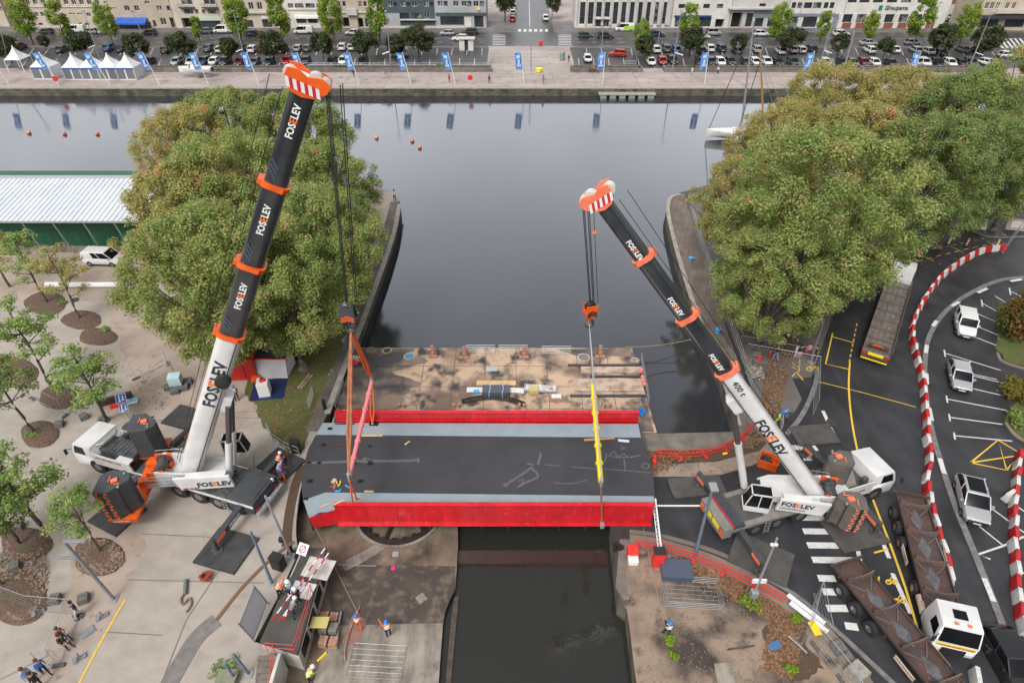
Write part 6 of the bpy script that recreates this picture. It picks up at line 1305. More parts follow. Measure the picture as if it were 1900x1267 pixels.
strap([(613, 905), (620, 902), (624, 898)], zt, P_red, 'red strap crumpled on the left of the deck'); strap([(622, 911), (629, 912), (633, 909)], zt, P_blue, 'light blue strap on the left of the deck'); strap([(627, 903), (631, 898), (632, 893)], zt, P_yel, 'yellow strap on the left of the deck'); strap([(619, 908), (622, 903), (620, 899)], zt, M_galv, 'grey buckle strap beside the red one')
strap([(641, 901), (648, 905)], zt, P_blue, 'short blue strap end beside the near sling')
o = lying('folded_sheet', 1157, 818, zt, .9, .25, .06, R(-8), plain('pale blue sheet', (.55, .60, .72)), 'crumpled pale blue sheet near the right end of the deck', 'sheet')
# ---------------- spreader beams and slings
M_pink = mat('faded pink red spreader', (.80, .20, .22), .5, col2=(.70, .26, .27), scale=2); M_yelb = mat('yellow spreader', (.90, .68, .02), .45, col2=(.80, .58, .02), scale=2)
M_sling = mat('orange webbing', (.78, .17, .035), .8, col2=(.62, .12, .03), scale=3); M_sling2 = mat('rusty brown sling', (.42, .16, .08), .85, col2=(.30, .11, .06), scale=3)
def spreader(a, b, m, lab, r=.16):
 rt = empty('spreader_beam', a, 0, lab, 'spreader beam'); d = b - a; n = 6
 for k in range(n): mb = MB(); mb.cyl(d * ((k + .02) / n), d * ((k + .98) / n), r, 12); mb.build('tube_section', m, rt, smooth=True)
 for k in range(1, n): mb = MB(); mb.cyl(d * (k / n - .007), d * (k / n + .007), r * 1.4, 12); mb.build('flange', m, rt)
 for q in (Vector(), d): mb = MB(); mb.box(q + Vector((0, 0, 0)), (.12, .5, .55)); mb.cyl(q + Vector((-.12, 0, .25)), q + Vector((.12, 0, .25)), .08, 8); mb.build('end_lug', M_galv, rt)
 return rt
SA, SB = PY(690, 705, 38.6), None; SA = P(690, 706, 5.4); SB = P(648, 884, 5.4)
YA, YB2 = P(1100, 712, 5.4), P(1115, 894, 5.4)
spreader(SA, SB, M_pink, 'long pink red spreader beam hanging over the left part of the bridge')
spreader(YA, YB2, M_yelb, 'long bright yellow spreader beam hanging over the right part of the bridge', .19)
def sling(a, b, r, m, lab, nm='sling', nseg=1, gap=0.0, group=None):
 rt = empty(nm, a, 0, lab, 'sling', group); d = b - a; sd = Vector((1, 0, 0)) * gap
 for i, s in enumerate((-1, 1) if gap else (0,)):
  mb = MB(); mb.tube([Vector((0, 0, -.1)), d * .25 + sd * s * .6, d * .7 + sd * s, d], [r * .8, r, r, r * .8], 8); mb.build('webbing', m, rt, smooth=True)
 for q in (Vector((0, 0, -.05)), d): mb = MB(); mb.tube([q + Vector((.12 * math.cos(t), 0, .12 * math.sin(t))) for t in [PI * k / 4 for k in range(9)]], .035, 6); mb.build('shackle', M_galv, rt)
H1 = HK1 + Vector((0, 0, -.9)); H2 = HK2 + Vector((0, 0, -.7)); up_ = Vector((0, 0, .3))
sling(H1, SA + up_, .11, M_sling, 'orange webbing sling from the left hook to the far end of the pink beam', gap=.13)
sling(H1, SB + up_, .10, M_sling2, 'rusty orange sling from the left hook to the near end of the pink beam', gap=.11)
sling(SA, P(691, 788, ZD), .06, M_sling, 'orange sling from the far end of the pink beam down through the deck slot', gap=.16)
sling(SB - up_, P(657, 962, .1), .07, M_sling, 'orange sling from the near end of the pink beam round the red girder foot', gap=.0)
sling(SB - up_, P(662, 926, ZD + .05), .06, M_sling, 'short orange sling from the pink beam to the near walkway', gap=.0)
sling(SB - up_ * .5, P(652, 905, 3.3), .05, P_yel, 'yellow lashing at the near end of the pink beam')
sling(H2, YA + up_, .03, M_galv, 'thin steel sling from the right hook to the far end of the yellow beam', gap=.07)
sling(H2, YB2 + up_, .03, M_galv, 'thin steel sling from the right hook to the near end of the yellow beam', gap=.05)
sling(YA, P(1102, 786, ZD), .04, plain('dark strap', (.05, .045, .05)), 'dark sling from the far end of the yellow beam to the deck edge')
sling(YB2, P(1117, 970, .1), .07, M_sling2, 'brown sling from the near end of the yellow beam round the red girder foot')
for c, lab in ((P(656, 966, -.1), 'steel shackle under the red girder below the pink beam'), (P(1117, 976, -.1), 'steel shackle under the red girder below the yellow beam')):
 mb = MB(); mb.box((0, 0, .1), (.3, .3, .4)); mb.cyl((-.3, 0, .05), (.3, 0, .05), .06, 8); o = mb.build('girder_clamp', M_galv, bevel=.03); o.location = c; tag(o, lab, 'clamp')
# ---------------- barge
BZ = -.55
M_bargedk = mat('rusty flaking barge deck', (.17, .115, .09), .8, col2=(.50, .36, .25), scale=.28, detail=12, contrast=(.38, .55), col3=(.05, .045, .05), scale3=.7, c3=(.50, .66), bump=.2, bscale=8)
bg_ = empty('barge', (-1.6, 44.9, WZ), 0, 'flat work barge with a rusty stained deck behind the bridge', 'barge'); bz = BZ - WZ
mb = MB(); mb.mat(1).prism([(-14.2, -6), (14.1, -6), (13.7, 5.9), (-14.2, 5.9)], -.2, bz, top=False, bot=False); mb.mat(0).poly([(-14.2, -6, bz), (14.1, -6, bz), (13.7, 5.9, bz), (-14.2, 5.9, bz)]); mb.build('hull', [M_bargedk, mat('black rusty hull', (.02, .018, .018), .7, col2=(.09, .04, .025), scale=1.5)], bg_)
mb = MB()
for x in range(-13, 14, 3): mb.box((x, 0, bz + .004), (.05, 11.8, .006))
for y in (-3, 0, 3): mb.box((0, y, bz + .009), (27.5, .05, .006))
mb.build('deck_seams', M_cdark, bg_)
M_seam = mat('dark wet barge plates', (.06, .055, .057), .45, col2=(.22, .16, .125), scale=.5, detail=12, contrast=(.42, .6))
mb = MB(); mb.poly([(-14.1, -5.9, bz + .012)] + [(-8.2 + 2.2 * noise.noise(Vector((k * .11, 0, 3))) * 1.6 + .5 * noise.noise(Vector((k * .7, 2, 0))), -5.9 + 11.7 * k / 60, bz + .012) for k in range(61)] + [(-14.1, 5.8, bz + .012)]); mb.build('wet_patch', M_seam, bg_)
mb = MB(); mb.poly([(8.0, 4.6, bz + .013), (13.4, 4.5, bz + .013), (13.4, 5.7, bz + .013), (6.0, 5.7, bz + .013)]); mb.build('wet_patch', M_seam, bg_); mb = MB(); mb.poly([(7.4, -5.9, bz + .013), (13.9, -5.9, bz + .013), (13.7, -3.6, bz + .013), (7.2, -3.2, bz + .013)]); mb.build('wet_patch', M_seam, bg_)
M_rust = mat('pinkish rust', (.30, .13, .09), .8, col2=(.45, .27, .20), scale=4); M_pboard = mat('bleached boards', (.50, .40, .33), .85, col2=(.33, .22, .15), scale=1.2, detail=9, contrast=(.45, .65))
def bp(u, v, z=BZ): return P(u, v, z)
def barge_winch(u, v, lab):
 p = bp(u, v); rt = empty('deck_winch', p, 0, lab, 'deck winch', 'rusty winches on the barge'); mb = MB(); mb.box((0, 0, .12), (.95, .8, .22)); mb.box((0, 0, .35), (.8, .45, .3)); mb.build('base', M_rust, rt, bevel=.02)
 mb = MB(); mb.box((0, .1, .85), (.32, .22, .75)); mb.build('post', M_rust, rt, bevel=.03)
 for s in (-1, 1): mb = MB(); mb.T = Matrix.Translation((s * .33, -.1, .5)) @ Matrix.Rotation(R(90), 4, 'Y'); mb.lathe([(.22, -.1), (.14, -.06), (.14, .06), (.22, .1)], n=12); mb.build('drum', M_seam, rt)
for (u, v), l in zip(((803, 660), (862, 662), (972, 661), (1113, 660)), ('rusty deck winch at the barge rear edge, leftmost of four', 'rusty deck winch just left of the first barrier panel on the barge', 'rusty deck winch between two barrier panels on the barge', 'rusty deck winch nearest the yellow beam on the barge')): barge_winch(u, v, l)
def bollard(u, v, lab):
 p = bp(u, v); rt = empty('bollard', p, 0, lab, 'bollard', 'bollards on the barge'); mb = MB(); mb.box((0, 0, .05), (.7, .3, .1)); mb.build('base', M_rust, rt)
 for s in (-1, 1): mb = MB(); mb.lathe([(.12, .1), (.11, .4), (.16, .42), (.16, .48), (.02, .5)], (s * .22, 0, 0), 10); mb.build('post', M_rust, rt, smooth=True)
for (u, v), l in zip(((745, 757), (847, 757), (968, 757), (1127, 757)), ('pair of rusty bollards beside the far girder, left end', 'pair of rusty bollards under the arched steel rib, left side', 'pair of rusty bollards under the arched steel rib, right side', 'pair of rusty bollards right of the yellow beam')): bollard(u, v, l)
def hurdle(p, rz, lab, L=2.3, h=1.1, tilt=0.0, m=M_galv, bars=4, grp='metal crowd barriers', pos=None, nm='crowd_barrier', flat=False, cat='barrier'):
 rt = MB(); T = Matrix.Rotation(tilt, 4, 'X'); rt.T = T
 rt.tube([(-L / 2, 0, .0), (-L / 2, 0, h), (L / 2, 0, h), (L / 2, 0, 0)], .03, 5)
 for k in range(bars): z = h * (.18 + .82 * k / bars); rt.tube([(-L / 2, 0, z), (L / 2, 0, z)], .02, 4)
 rt.tube([(-L / 2, 0, h), (-L * .22, 0, h * .2)], .015, 4)
 o = rt.build(nm, m); o.location = p; o.rotation_euler = (0, 0, rz); return tag(o, lab, cat, grp)
for (u, v), l in zip(((892, 655), (952, 655), (1032, 657)), ('metal barrier standing at the barge rear edge, leftmost of three', 'metal barrier standing at the barge rear edge, middle of three', 'metal barrier standing at the barge rear edge, rightmost of three')): hurdle(bp(u, v), 0, l, L=2.9, h=1.0)
for k in range(3): hurdle(bp(1002, 714 - k, BZ + .25 + .08 * k) + Vector((.06 * k, 0, 0)), R(-5), ('bottom', 'middle', 'top')[k] + ' metal barrier of the flat stack behind the mustard yellow block', L=2.9, h=1.0, tilt=R(90), grp='stacked barriers on the barge')
for k in range(3):
 lying('timber_stack', 921, 712 - 0 * k, BZ + .12 * k + .01, 3.7, .75 - .1 * k, .11, 0, M_wood, ('bottom', 'middle', 'top')[k] + ' layer of pale timber boards stacked on the barge behind the blue panel', 'timber')
M_panel = mat('slate blue sheet', (.07, .085, .13), .5)
p = bp(920, 731); rt = empty('wrapped_crate', p, 0, 'slate blue wrapped crate with white straps on the barge', 'crate'); mb = MB(); mb.box((0, 0, .35), (2.45, 1.1, .66)); mb.build('body', M_panel, rt, bevel=.04)
for x in (-.6, .6): mb = MB(); mb.tube([(x, -.57, .1), (x, -.56, .7), (x + .1, 0, .70), (x + .05, .56, .69)], .022, 4); mb.build('strap', M_wht, rt)
for k, (x, l) in enumerate(((880, 'white pipe bundle sticking out left of the blue crate'), (956, 'white pipe bundle sticking out right of the blue crate'))):
 p = bp(x, 724); mb = MB()
 for q in range(4): mb.cyl((-.7, .18 * q - .3, .1), (.8, .18 * q - .3 - .15 * k, .1), .06, 7)
 o = mb.build('pipe_bundle', M_wht, smooth=True); o.location = p; tag(o, l, 'pipes')
lying('blue_box', 884, 728, BZ, .5, .4, .2, 0, P_blue, 'bright blue box left of the slate blue crate on the barge', 'box', .03)
# arched steel rib
pts = [bp(u, v, BZ + .1) for u, v in ((858, 745), (885, 739), (915, 737), (945, 741), (972, 750))]; path = spline(pts, 6); o0 = path[0].copy(); rt = empty('steel_rib', o0, 0, 'curved rusty steel rib lying on the barge in front of the blue crate', 'steel rib'); l, r = strip_pts(path, .5)
for q in (l, r): mb = MB(); mb.tube([x - o0 for x in q], .07, 5); mb.build('flange', M_rust if 0 else M_rustdk, rt)
mb = MB(); [mb.beam(l[k] - o0, r[k] - o0, .07, .25) for k in range(0, len(l), 1)]; mb.build('web_plates', M_rustdk, rt)
lying('foam_crate', 990, 727, BZ, .95, .75, .5, R(2), mat('yellow foam', (.55, .48, .20), .9, col2=(.45, .38, .15), scale=4), 'mustard yellow block on the barge beside the stacked barriers', 'block', .05)
def junk(u, v, z, n, m, lab, s=.5, nm='scrap_pile', cat='scrap'):
 rg = random.Random(int(u)); p = P(u, v, z); mb = MB()
 for k in range(n): mb.box((rg.uniform(-s, s), rg.uniform(-s, s) * .7, rg.uniform(.05, .35)), (rg.uniform(.15, .5), rg.uniform(.08, .3), rg.uniform(.06, .25)), rg.uniform(0, 3))
 o = mb.build(nm, m, bevel=.01); o.location = p; tag(o, lab, cat); return o
junk(1018, 724, BZ, 14, M_rust, 'pile of rusty fittings right of the mustard yellow block', .55)
p = bp(1032, 742); rt = empty('machine_box', p, 0, 'small rusty box with two white lids near the far girder', 'box'); mb = MB(); mb.box((0, 0, .2), (1.1, .65, .4)); mb.build('body', M_rust, rt, bevel=.03)
for s in (-1, 1): mb = MB(); mb.box((s * .22, .05, .43), (.42, .5, .05)); mb.build('lid', M_wht, rt)
for v, vv, lab in ((685, 690, 'long bleached board platform nearest the barge rear edge'), (712, 719, 'long bleached board platform on the barge beside the yellow beam')):
 a, b = bp(1078 if v < 700 else 1065, (v + vv) / 2), bp(1192, (v + vv) / 2); p = (a + b) / 2; mb = MB(); Wd = .95 if v < 700 else 1.7
 for k in range(5): mb.box((0, -Wd / 2 + Wd * (k + .5) / 5, .1), (b.x - a.x, Wd / 5 - .02, .08))
 o = mb.build('board_platform', M_pboard); o.location = p; tag(o, lab, 'boards')
for u0, u1, v, lab in ((1054, 1186, 679, 'dark steel rail lying along the barge, farthest of three'), (1095, 1190, 700, 'dark steel rail lying along the barge, middle of three'), (1058, 1198, 736, 'dark steel rail lying along the barge, nearest of three')):
 a, b = bp(u0, v), bp(u1, v); mb = MB(); mb.box((0, 0, .08), (b.x - a.x, .16, .16)); mb.box((0, .12, .03), (b.x - a.x, .3, .05)); o = mb.build('steel_rail', M_cdark); o.location = (a + b) / 2; tag(o, lab, 'steel rail')
def coil(u, v, z, c, lab, r=.42, turns=5, rope=.035):
 p = P(u, v, z); rg = random.Random(int(u)); mb = MB(); pts = []
 for k in range(turns * 14): a = k * 2 * PI / 14; rr = r * (.55 + .45 * math.sin(k * .37) ** 2) * rg.uniform(.9, 1.1); pts.append((rr * math.cos(a), rr * .9 * math.sin(a), rope + k * .004 + .02 * math.sin(k)))
 mb.tube(pts, rope, 5); o = mb.build('rope_coil', c, smooth=True); o.location = p; tag(o, lab, 'rope')
M_ropew = plain('pale rope', (.48, .40, .32), .9); M_ropeb = plain('tan rope', (.30, .24, .17), .9); M_bluer = plain('blue rope', (.02, .22, .62), .8)
coil(1178, 671, BZ, M_ropew, 'coil of pale rope at the rear right corner of the barge'); coil(1180, 753, BZ, M_ropeb, 'tangled tan rope at the right side of the barge', .6, 7); coil(1188, 767, BZ, M_bluer, 'bright blue rope coil at the right end of the far girder', .45, 6); coil(1100, 752, BZ, M_ropew, 'loose pale rope round the foot of the yellow beam', .75, 5); coil(690, 652, BZ, M_ropeb, 'tan rope coil at the rear left corner of the barge', .5); coil(640, 769, BZ + .02, M_ropew, 'pale rope coil behind the left end of the far girder', .4)
for (u, v), l in zip(((1190, 690), (1192, 703), (1193, 709), (1195, 716)), ('pink fender buoy on the barge rail, farthest', 'pink fender buoy second along the barge rail', 'pink fender buoy third along the barge rail', 'pink fender buoy on the barge rail, nearest')): p = bp(u, v); mb = MB(); mb.sphere((0, 0, .25), .22, 8); o = mb.build('fender_buoy', plain('pink red buoy', (.78, .22, .20), .4), smooth=True); o.location = p; tag(o, l, 'buoy')
rail('railing', None, 0, M_galv, 'light metal railing along the right side of the barge', h=.9, step=.6, r=.02, world_pts=[bp(1189, 668), bp(1196, 708), bp(1203, 752)])
rail('railing', None, 0, M_galv, 'metal railing at the left side of the barge behind the girder end', h=1.0, step=.35, r=.02, world_pts=[P(623, 758, 0), P(638, 712, 0)])
for u, v, r, lab, c in ((760, 662, .45, 'round hatch filled with blue water on the barge', (.05, .25, .45)), (718, 651, .38, 'round dark hatch at the rear left of the barge', (.05, .05, .06)), (1083, 664, .5, 'large round hatch plate beside the yellow sling', (.16, .16, .17))): p = bp(u, v); mb = MB(); mb.ring((0, 0, 0), r * 1.15, .14, .08, 20); mb.mat(1).cyl((0, 0, 0), (0, 0, .04), r, 20); o = mb.build('hatch', [M_pboard, plain('hatch' + str(c), c)]); o.location = p; tag(o, lab, 'hatch')
lying('paint_patch', 912, 684, BZ - .008, 1.1, .75, .02, 0, plain('pale blue plate', (.36, .42, .46)), 'pale blue steel plate lying flat on the barge', 'plate', 0)
junk(658, 675, 0.02, 10, P_red, 'red and pale machinery heap at the quay edge beside the orange slings', .35, 'machinery_heap', 'machinery'); junk(662, 668, .02, 12, M_pboard, 'heap of pale gear at the quay edge behind the orange slings', .4, 'gear_heap', 'gear')
def cable(a, b, r, m, lab, sag=.3, nm='mooring_line', cat='rope'):
 o = a.copy(); d = b - a; mb = MB(); mb.tube([d * t + Vector((0, 0, -sag * 4 * t * (1 - t))) for t in [k / 10 for k in range(11)]], r, 5); ob = mb.build(nm, m, smooth=True); ob.location = o; tag(ob, lab, cat)
cable(bp(1160, 648) + Vector((0, 0, .3)), P(1290, 628, .2), .035, M_ropeb, 'tan mooring line from the barge corner to the right quay', .3); cable(bp(1190, 676) + Vector((0, 0, .2)), P(1262, 655, -.3), .04, M_blkpl, 'black mooring line from the barge side to the right quay', .3)
cable(P(585, 978, .0), P(664, 1137, PITZ + 1.0), .02, M_ropeb, 'thin tag line from the bridge tail to the worker in orange overalls', .1, 'tag_line'); cable(P(1194, 980, .4), P(1233, 1160, 1.0), .02, M_ropeb, 'thin tag line from the bridge end to the worker on the waste ground', .1, 'tag_line')
lying('fender_post', 604, 760, 0, .25, .25, 1.2, 0, M_rustdk, 'dark fender post at the left quay edge beside the barge', 'post')
# ================================================================ PEOPLE
SKIN = plain('skin', (.52, .30, .21), .6); HAIRM = plain('dark hair', (.03, .02, .015), .8); SHOE = plain('dark shoes', (.03, .028, .027), .7)
def cloth(c): return mat('cloth %.2f %.2f %.2f' % c, c, .9, col2=tuple(x * .8 for x in c), scale=9)
DK, NAVY, WHC, ORG, YEL, BLU, JEAN, REDC, GRY, PINKC, LBL, PUR = (.025, .025, .03), (.02, .03, .07), (.62, .62, .62), (.85, .16, .02), (.62, .85, .06), (.03, .18, .55), (.05, .09, .19), (.50, .03, .03), (.20, .20, .22), (.60, .35, .38), (.28, .45, .70), (.38, .20, .42)
def person_mesh(pose):
 ln = pose.get('lean', 0); sit = pose.get('sit', 0); hz = .48 if sit else .94; V = []; E = []; Rd = []; Cl = []
 def j(p, r, par=None, cl='t'):
  V.append(p); Rd.append(r)
  if par is not None: E.append((par, len(V) - 1)); Cl.append(cl)
  return len(V) - 1
 top = lambda x, y, z: (x + (z - hz) * math.sin(ln), y, hz + (z - hz) * math.cos(ln))
 pel = j((0, 0, hz), .135, None); wa = j(top(0, 0, hz + .20), .125, pel, 't'); ch = j(top(0, 0, hz + .40), .155, wa, 't'); nk = j(top(.01, 0, hz + .56), .055, ch, 's'); hd0 = j(top(.03, 0, hz + .66), .085, nk, 's'); hd = j(top(.03, 0, hz + .75), .095, hd0, 's'); j(top(.125, 0, hz + .685), .014, hd0, 's')
 for s, key in ((1, 'L'), (-1, 'R')):
  sh = j(top(0, s * .185, hz + .47), .062, ch, 't'); el, ha = pose.get('arm' + key, ((0.0, .25, .20), (.08, .26, -.04)))
  e = j(top(el[0], s * el[1], hz + el[2]), .046, sh, 'a'); wv = top(ha[0], s * ha[1], hz + ha[2]); h = j(wv, .030, e, 'a'); d = (Vector(wv) - Vector(V[e])).normalized(); pm = Vector(wv) + d * .06; k = j(tuple(pm), .034, h, 's')
  sdv = d.cross(Vector((1, 0, .3))).normalized()
  for q, fl in enumerate((.075, .085, .08, .062)): j(tuple(pm + d * fl + sdv * (.024 * (q - 1.5)) + Vector((.012 * q, 0, 0))), .009, k, 's')
  j(tuple(pm + d * .02 + sdv * .055 + Vector((.02, 0, 0))), .010, k, 's')
  leg = pose.get('leg' + key, ((.03, .11, .5), (0.0, .12, .08)))
  if sit: leg = ((.40, .13, .47), (.50 + .05 * s, .14, .08))
  hp = j((0, s * .10, hz - .04), .095, pel, 'l'); kn = j((leg[0][0], s * leg[0][1], leg[0][2]), .066, hp, 'l'); an = j((leg[1][0], s * leg[1][1], leg[1][2]), .045, kn, 'l'); j((leg[1][0] + .15, s * (leg[1][1] + .02), leg[1][2] - .045), .035, an, 'f')
 me = bpy.data.meshes.new('p'); me.from_pydata(V, E, []); o = bpy.data.objects.new('p', me); COL.objects.link(o)
 md = o.modifiers.new('s', 'SKIN'); ss = o.modifiers.new('u', 'SUBSURF'); ss.levels = 1
 sv = me.skin_vertices[0].data
 for i, r in enumerate(Rd): sv[i].radius = (r, r * (1.25 if i in (1, 2) else 1)) if i in (0, 1, 2) else (r, r)
 sv[0].use_root = True
 bpy.context.view_layer.update(); ev = bpy.data.meshes.new_from_object(o.evaluated_get(bpy.context.evaluated_depsgraph_get())); bpy.data.objects.remove(o)
 for _ in range(5): ev.materials.append(SKIN)
 A = np.array([V[a] for a, b in E]); B = np.array([V[b] for a, b in E]); D = B - A; L2 = (D * D).sum(1); idx = {'s': 0, 't': 1, 'a': 2, 'l': 3, 'f': 4}
 co = np.array([p.center[:] for p in ev.polygons]); mi = []
 for c in co:
  t = np.clip(((c - A) * D).sum(1) / L2, 0, 1); q = A + D * t[:, None]; mi.append(idx[Cl[int(((c - q) ** 2).sum(1).argmin())]])
 ev.polygons.foreach_set('material_index', mi); ev.polygons.foreach_set('use_smooth', [True] * len(mi)); ev.name = 'person_body'
 return ev, top(.03, 0, hz + .78), ln, top(0, 0, hz + .22), top(0, 0, hz + .42)
POSES = dict(stand={}, photo=dict(armL=((.18, .2, .30), (.26, .05, .58)), armR=((.18, .2, .30), (.26, .05, .58))), walk=dict(legL=((.18, .1, .52), (.22, .1, .08)), legR=((-.02, .1, .5), (-.28, .1, .12)), armL=((-.1, .24, .22), (-.05, .26, 0)), armR=((.1, .24, .22), (.22, .22, .04))),
 lean=dict(lean=.6, armL=((.22, .2, .22), (.42, .16, .12)), armR=((.22, .2, .22), (.42, .16, .12)), legL=((.08, .12, .5), (.1, .13, .08)), legR=((-.02, .12, .48), (-.15, .13, .08))), pull=dict(lean=-.12, armL=((.2, .15, .30), (.42, .05, .38)), armR=((.2, .15, .28), (.36, .05, .34)), legL=((.14, .12, .5), (.2, .13, .08)), legR=((-.02, .12, .48), (-.12, .14, .08))),
 up=dict(armL=((.08, .32, .55), (.10, .36, .80)), armR=((.05, .28, .2), (.2, .2, .1))), sit=dict(sit=1, armL=((.12, .24, .22), (.3, .15, .12)), armR=((.12, .24, .22), (.3, .15, .12))), point=dict(armL=((.2, .25, .42), (.46, .3, .5))), hips=dict(armL=((-.05, .36, .22), (.06, .2, .08)), armR=((-.05, .36, .22), (.06, .2, .08))))
_pm = {}
_hm = {}
def helper_mesh(kind):
 if kind in _hm: return _hm[kind]
 mb = MB()
 if kind == 'helmet': mb.lathe([(.155, -.02), (.15, 0), (.135, .03), (.12, .08), (.08, .125), (.01, .14)], n=14); mb.box((.13, 0, -.005), (.1, .18, .02))
 elif kind == 'hair': mb.lathe([(.09, -.12), (.118, -.06), (.122, 0), (.105, .06), (.06, .1), (.01, .11)], n=12)
 elif kind == 'band': mb.lathe([(.172, -.025), (.176, -.025), (.176, .025), (.172, .025)], n=14)
 o = mb.build(kind, SKIN, smooth=True); _hm[kind] = o.data; bpy.data.objects.remove(o); return _hm[kind]
def person(u, v, hd, pose, top, legs, hat, label, z=0.0, arms=None, group=None, vest=False, sc=1.0):
 if pose not in _pm: _pm[pose] = person_mesh(POSES[pose])
 me, hp, ln, w1, w2 = _pm[pose]; rt = empty('person', P(u, v, z), hd, label, 'person', group); rt.scale = (sc,) * 3
 b = bpy.data.objects.new('body', me); COL.objects.link(b); b.parent = rt
 for i, m in enumerate((SKIN, cloth(top), cloth(arms or top), cloth(legs), SHOE)): b.material_slots[i].link = 'OBJECT'; b.material_slots[i].material = m
 h = bpy.data.objects.new('helmet' if hat in ('w', 'b', 'o') else 'hair', helper_mesh('helmet' if hat in ('w', 'b', 'o') else 'hair')); COL.objects.link(h); h.parent = rt; h.location = Vector(hp) + Vector((-.015, 0, 0)); h.rotation_euler = (0, ln, 0)
 h.material_slots[0].link = 'OBJECT'; h.material_slots[0].material = {'w': plain('white helmet', (.78, .78, .76), .35), 'b': plain('blue helmet', (.02, .2, .62), .35), 'o': plain('orange helmet', (.8, .2, .03), .35)}.get(hat, plain('brown hair', (.10, .05, .025), .8) if hat == 'h2' else HAIRM)
 if vest:
  for w_ in (w1, w2): q = bpy.data.objects.new('reflective_band', helper_mesh('band')); COL.objects.link(q); q.parent = rt; q.location = w_; q.rotation_euler = (0, ln, 0); q.scale = (.95, 1.12, 1); q.material_slots[0].link = 'OBJECT'; q.material_slots[0].material = plain('reflective silver', (.7, .7, .66), .3)
 return rt
HU = 1.05
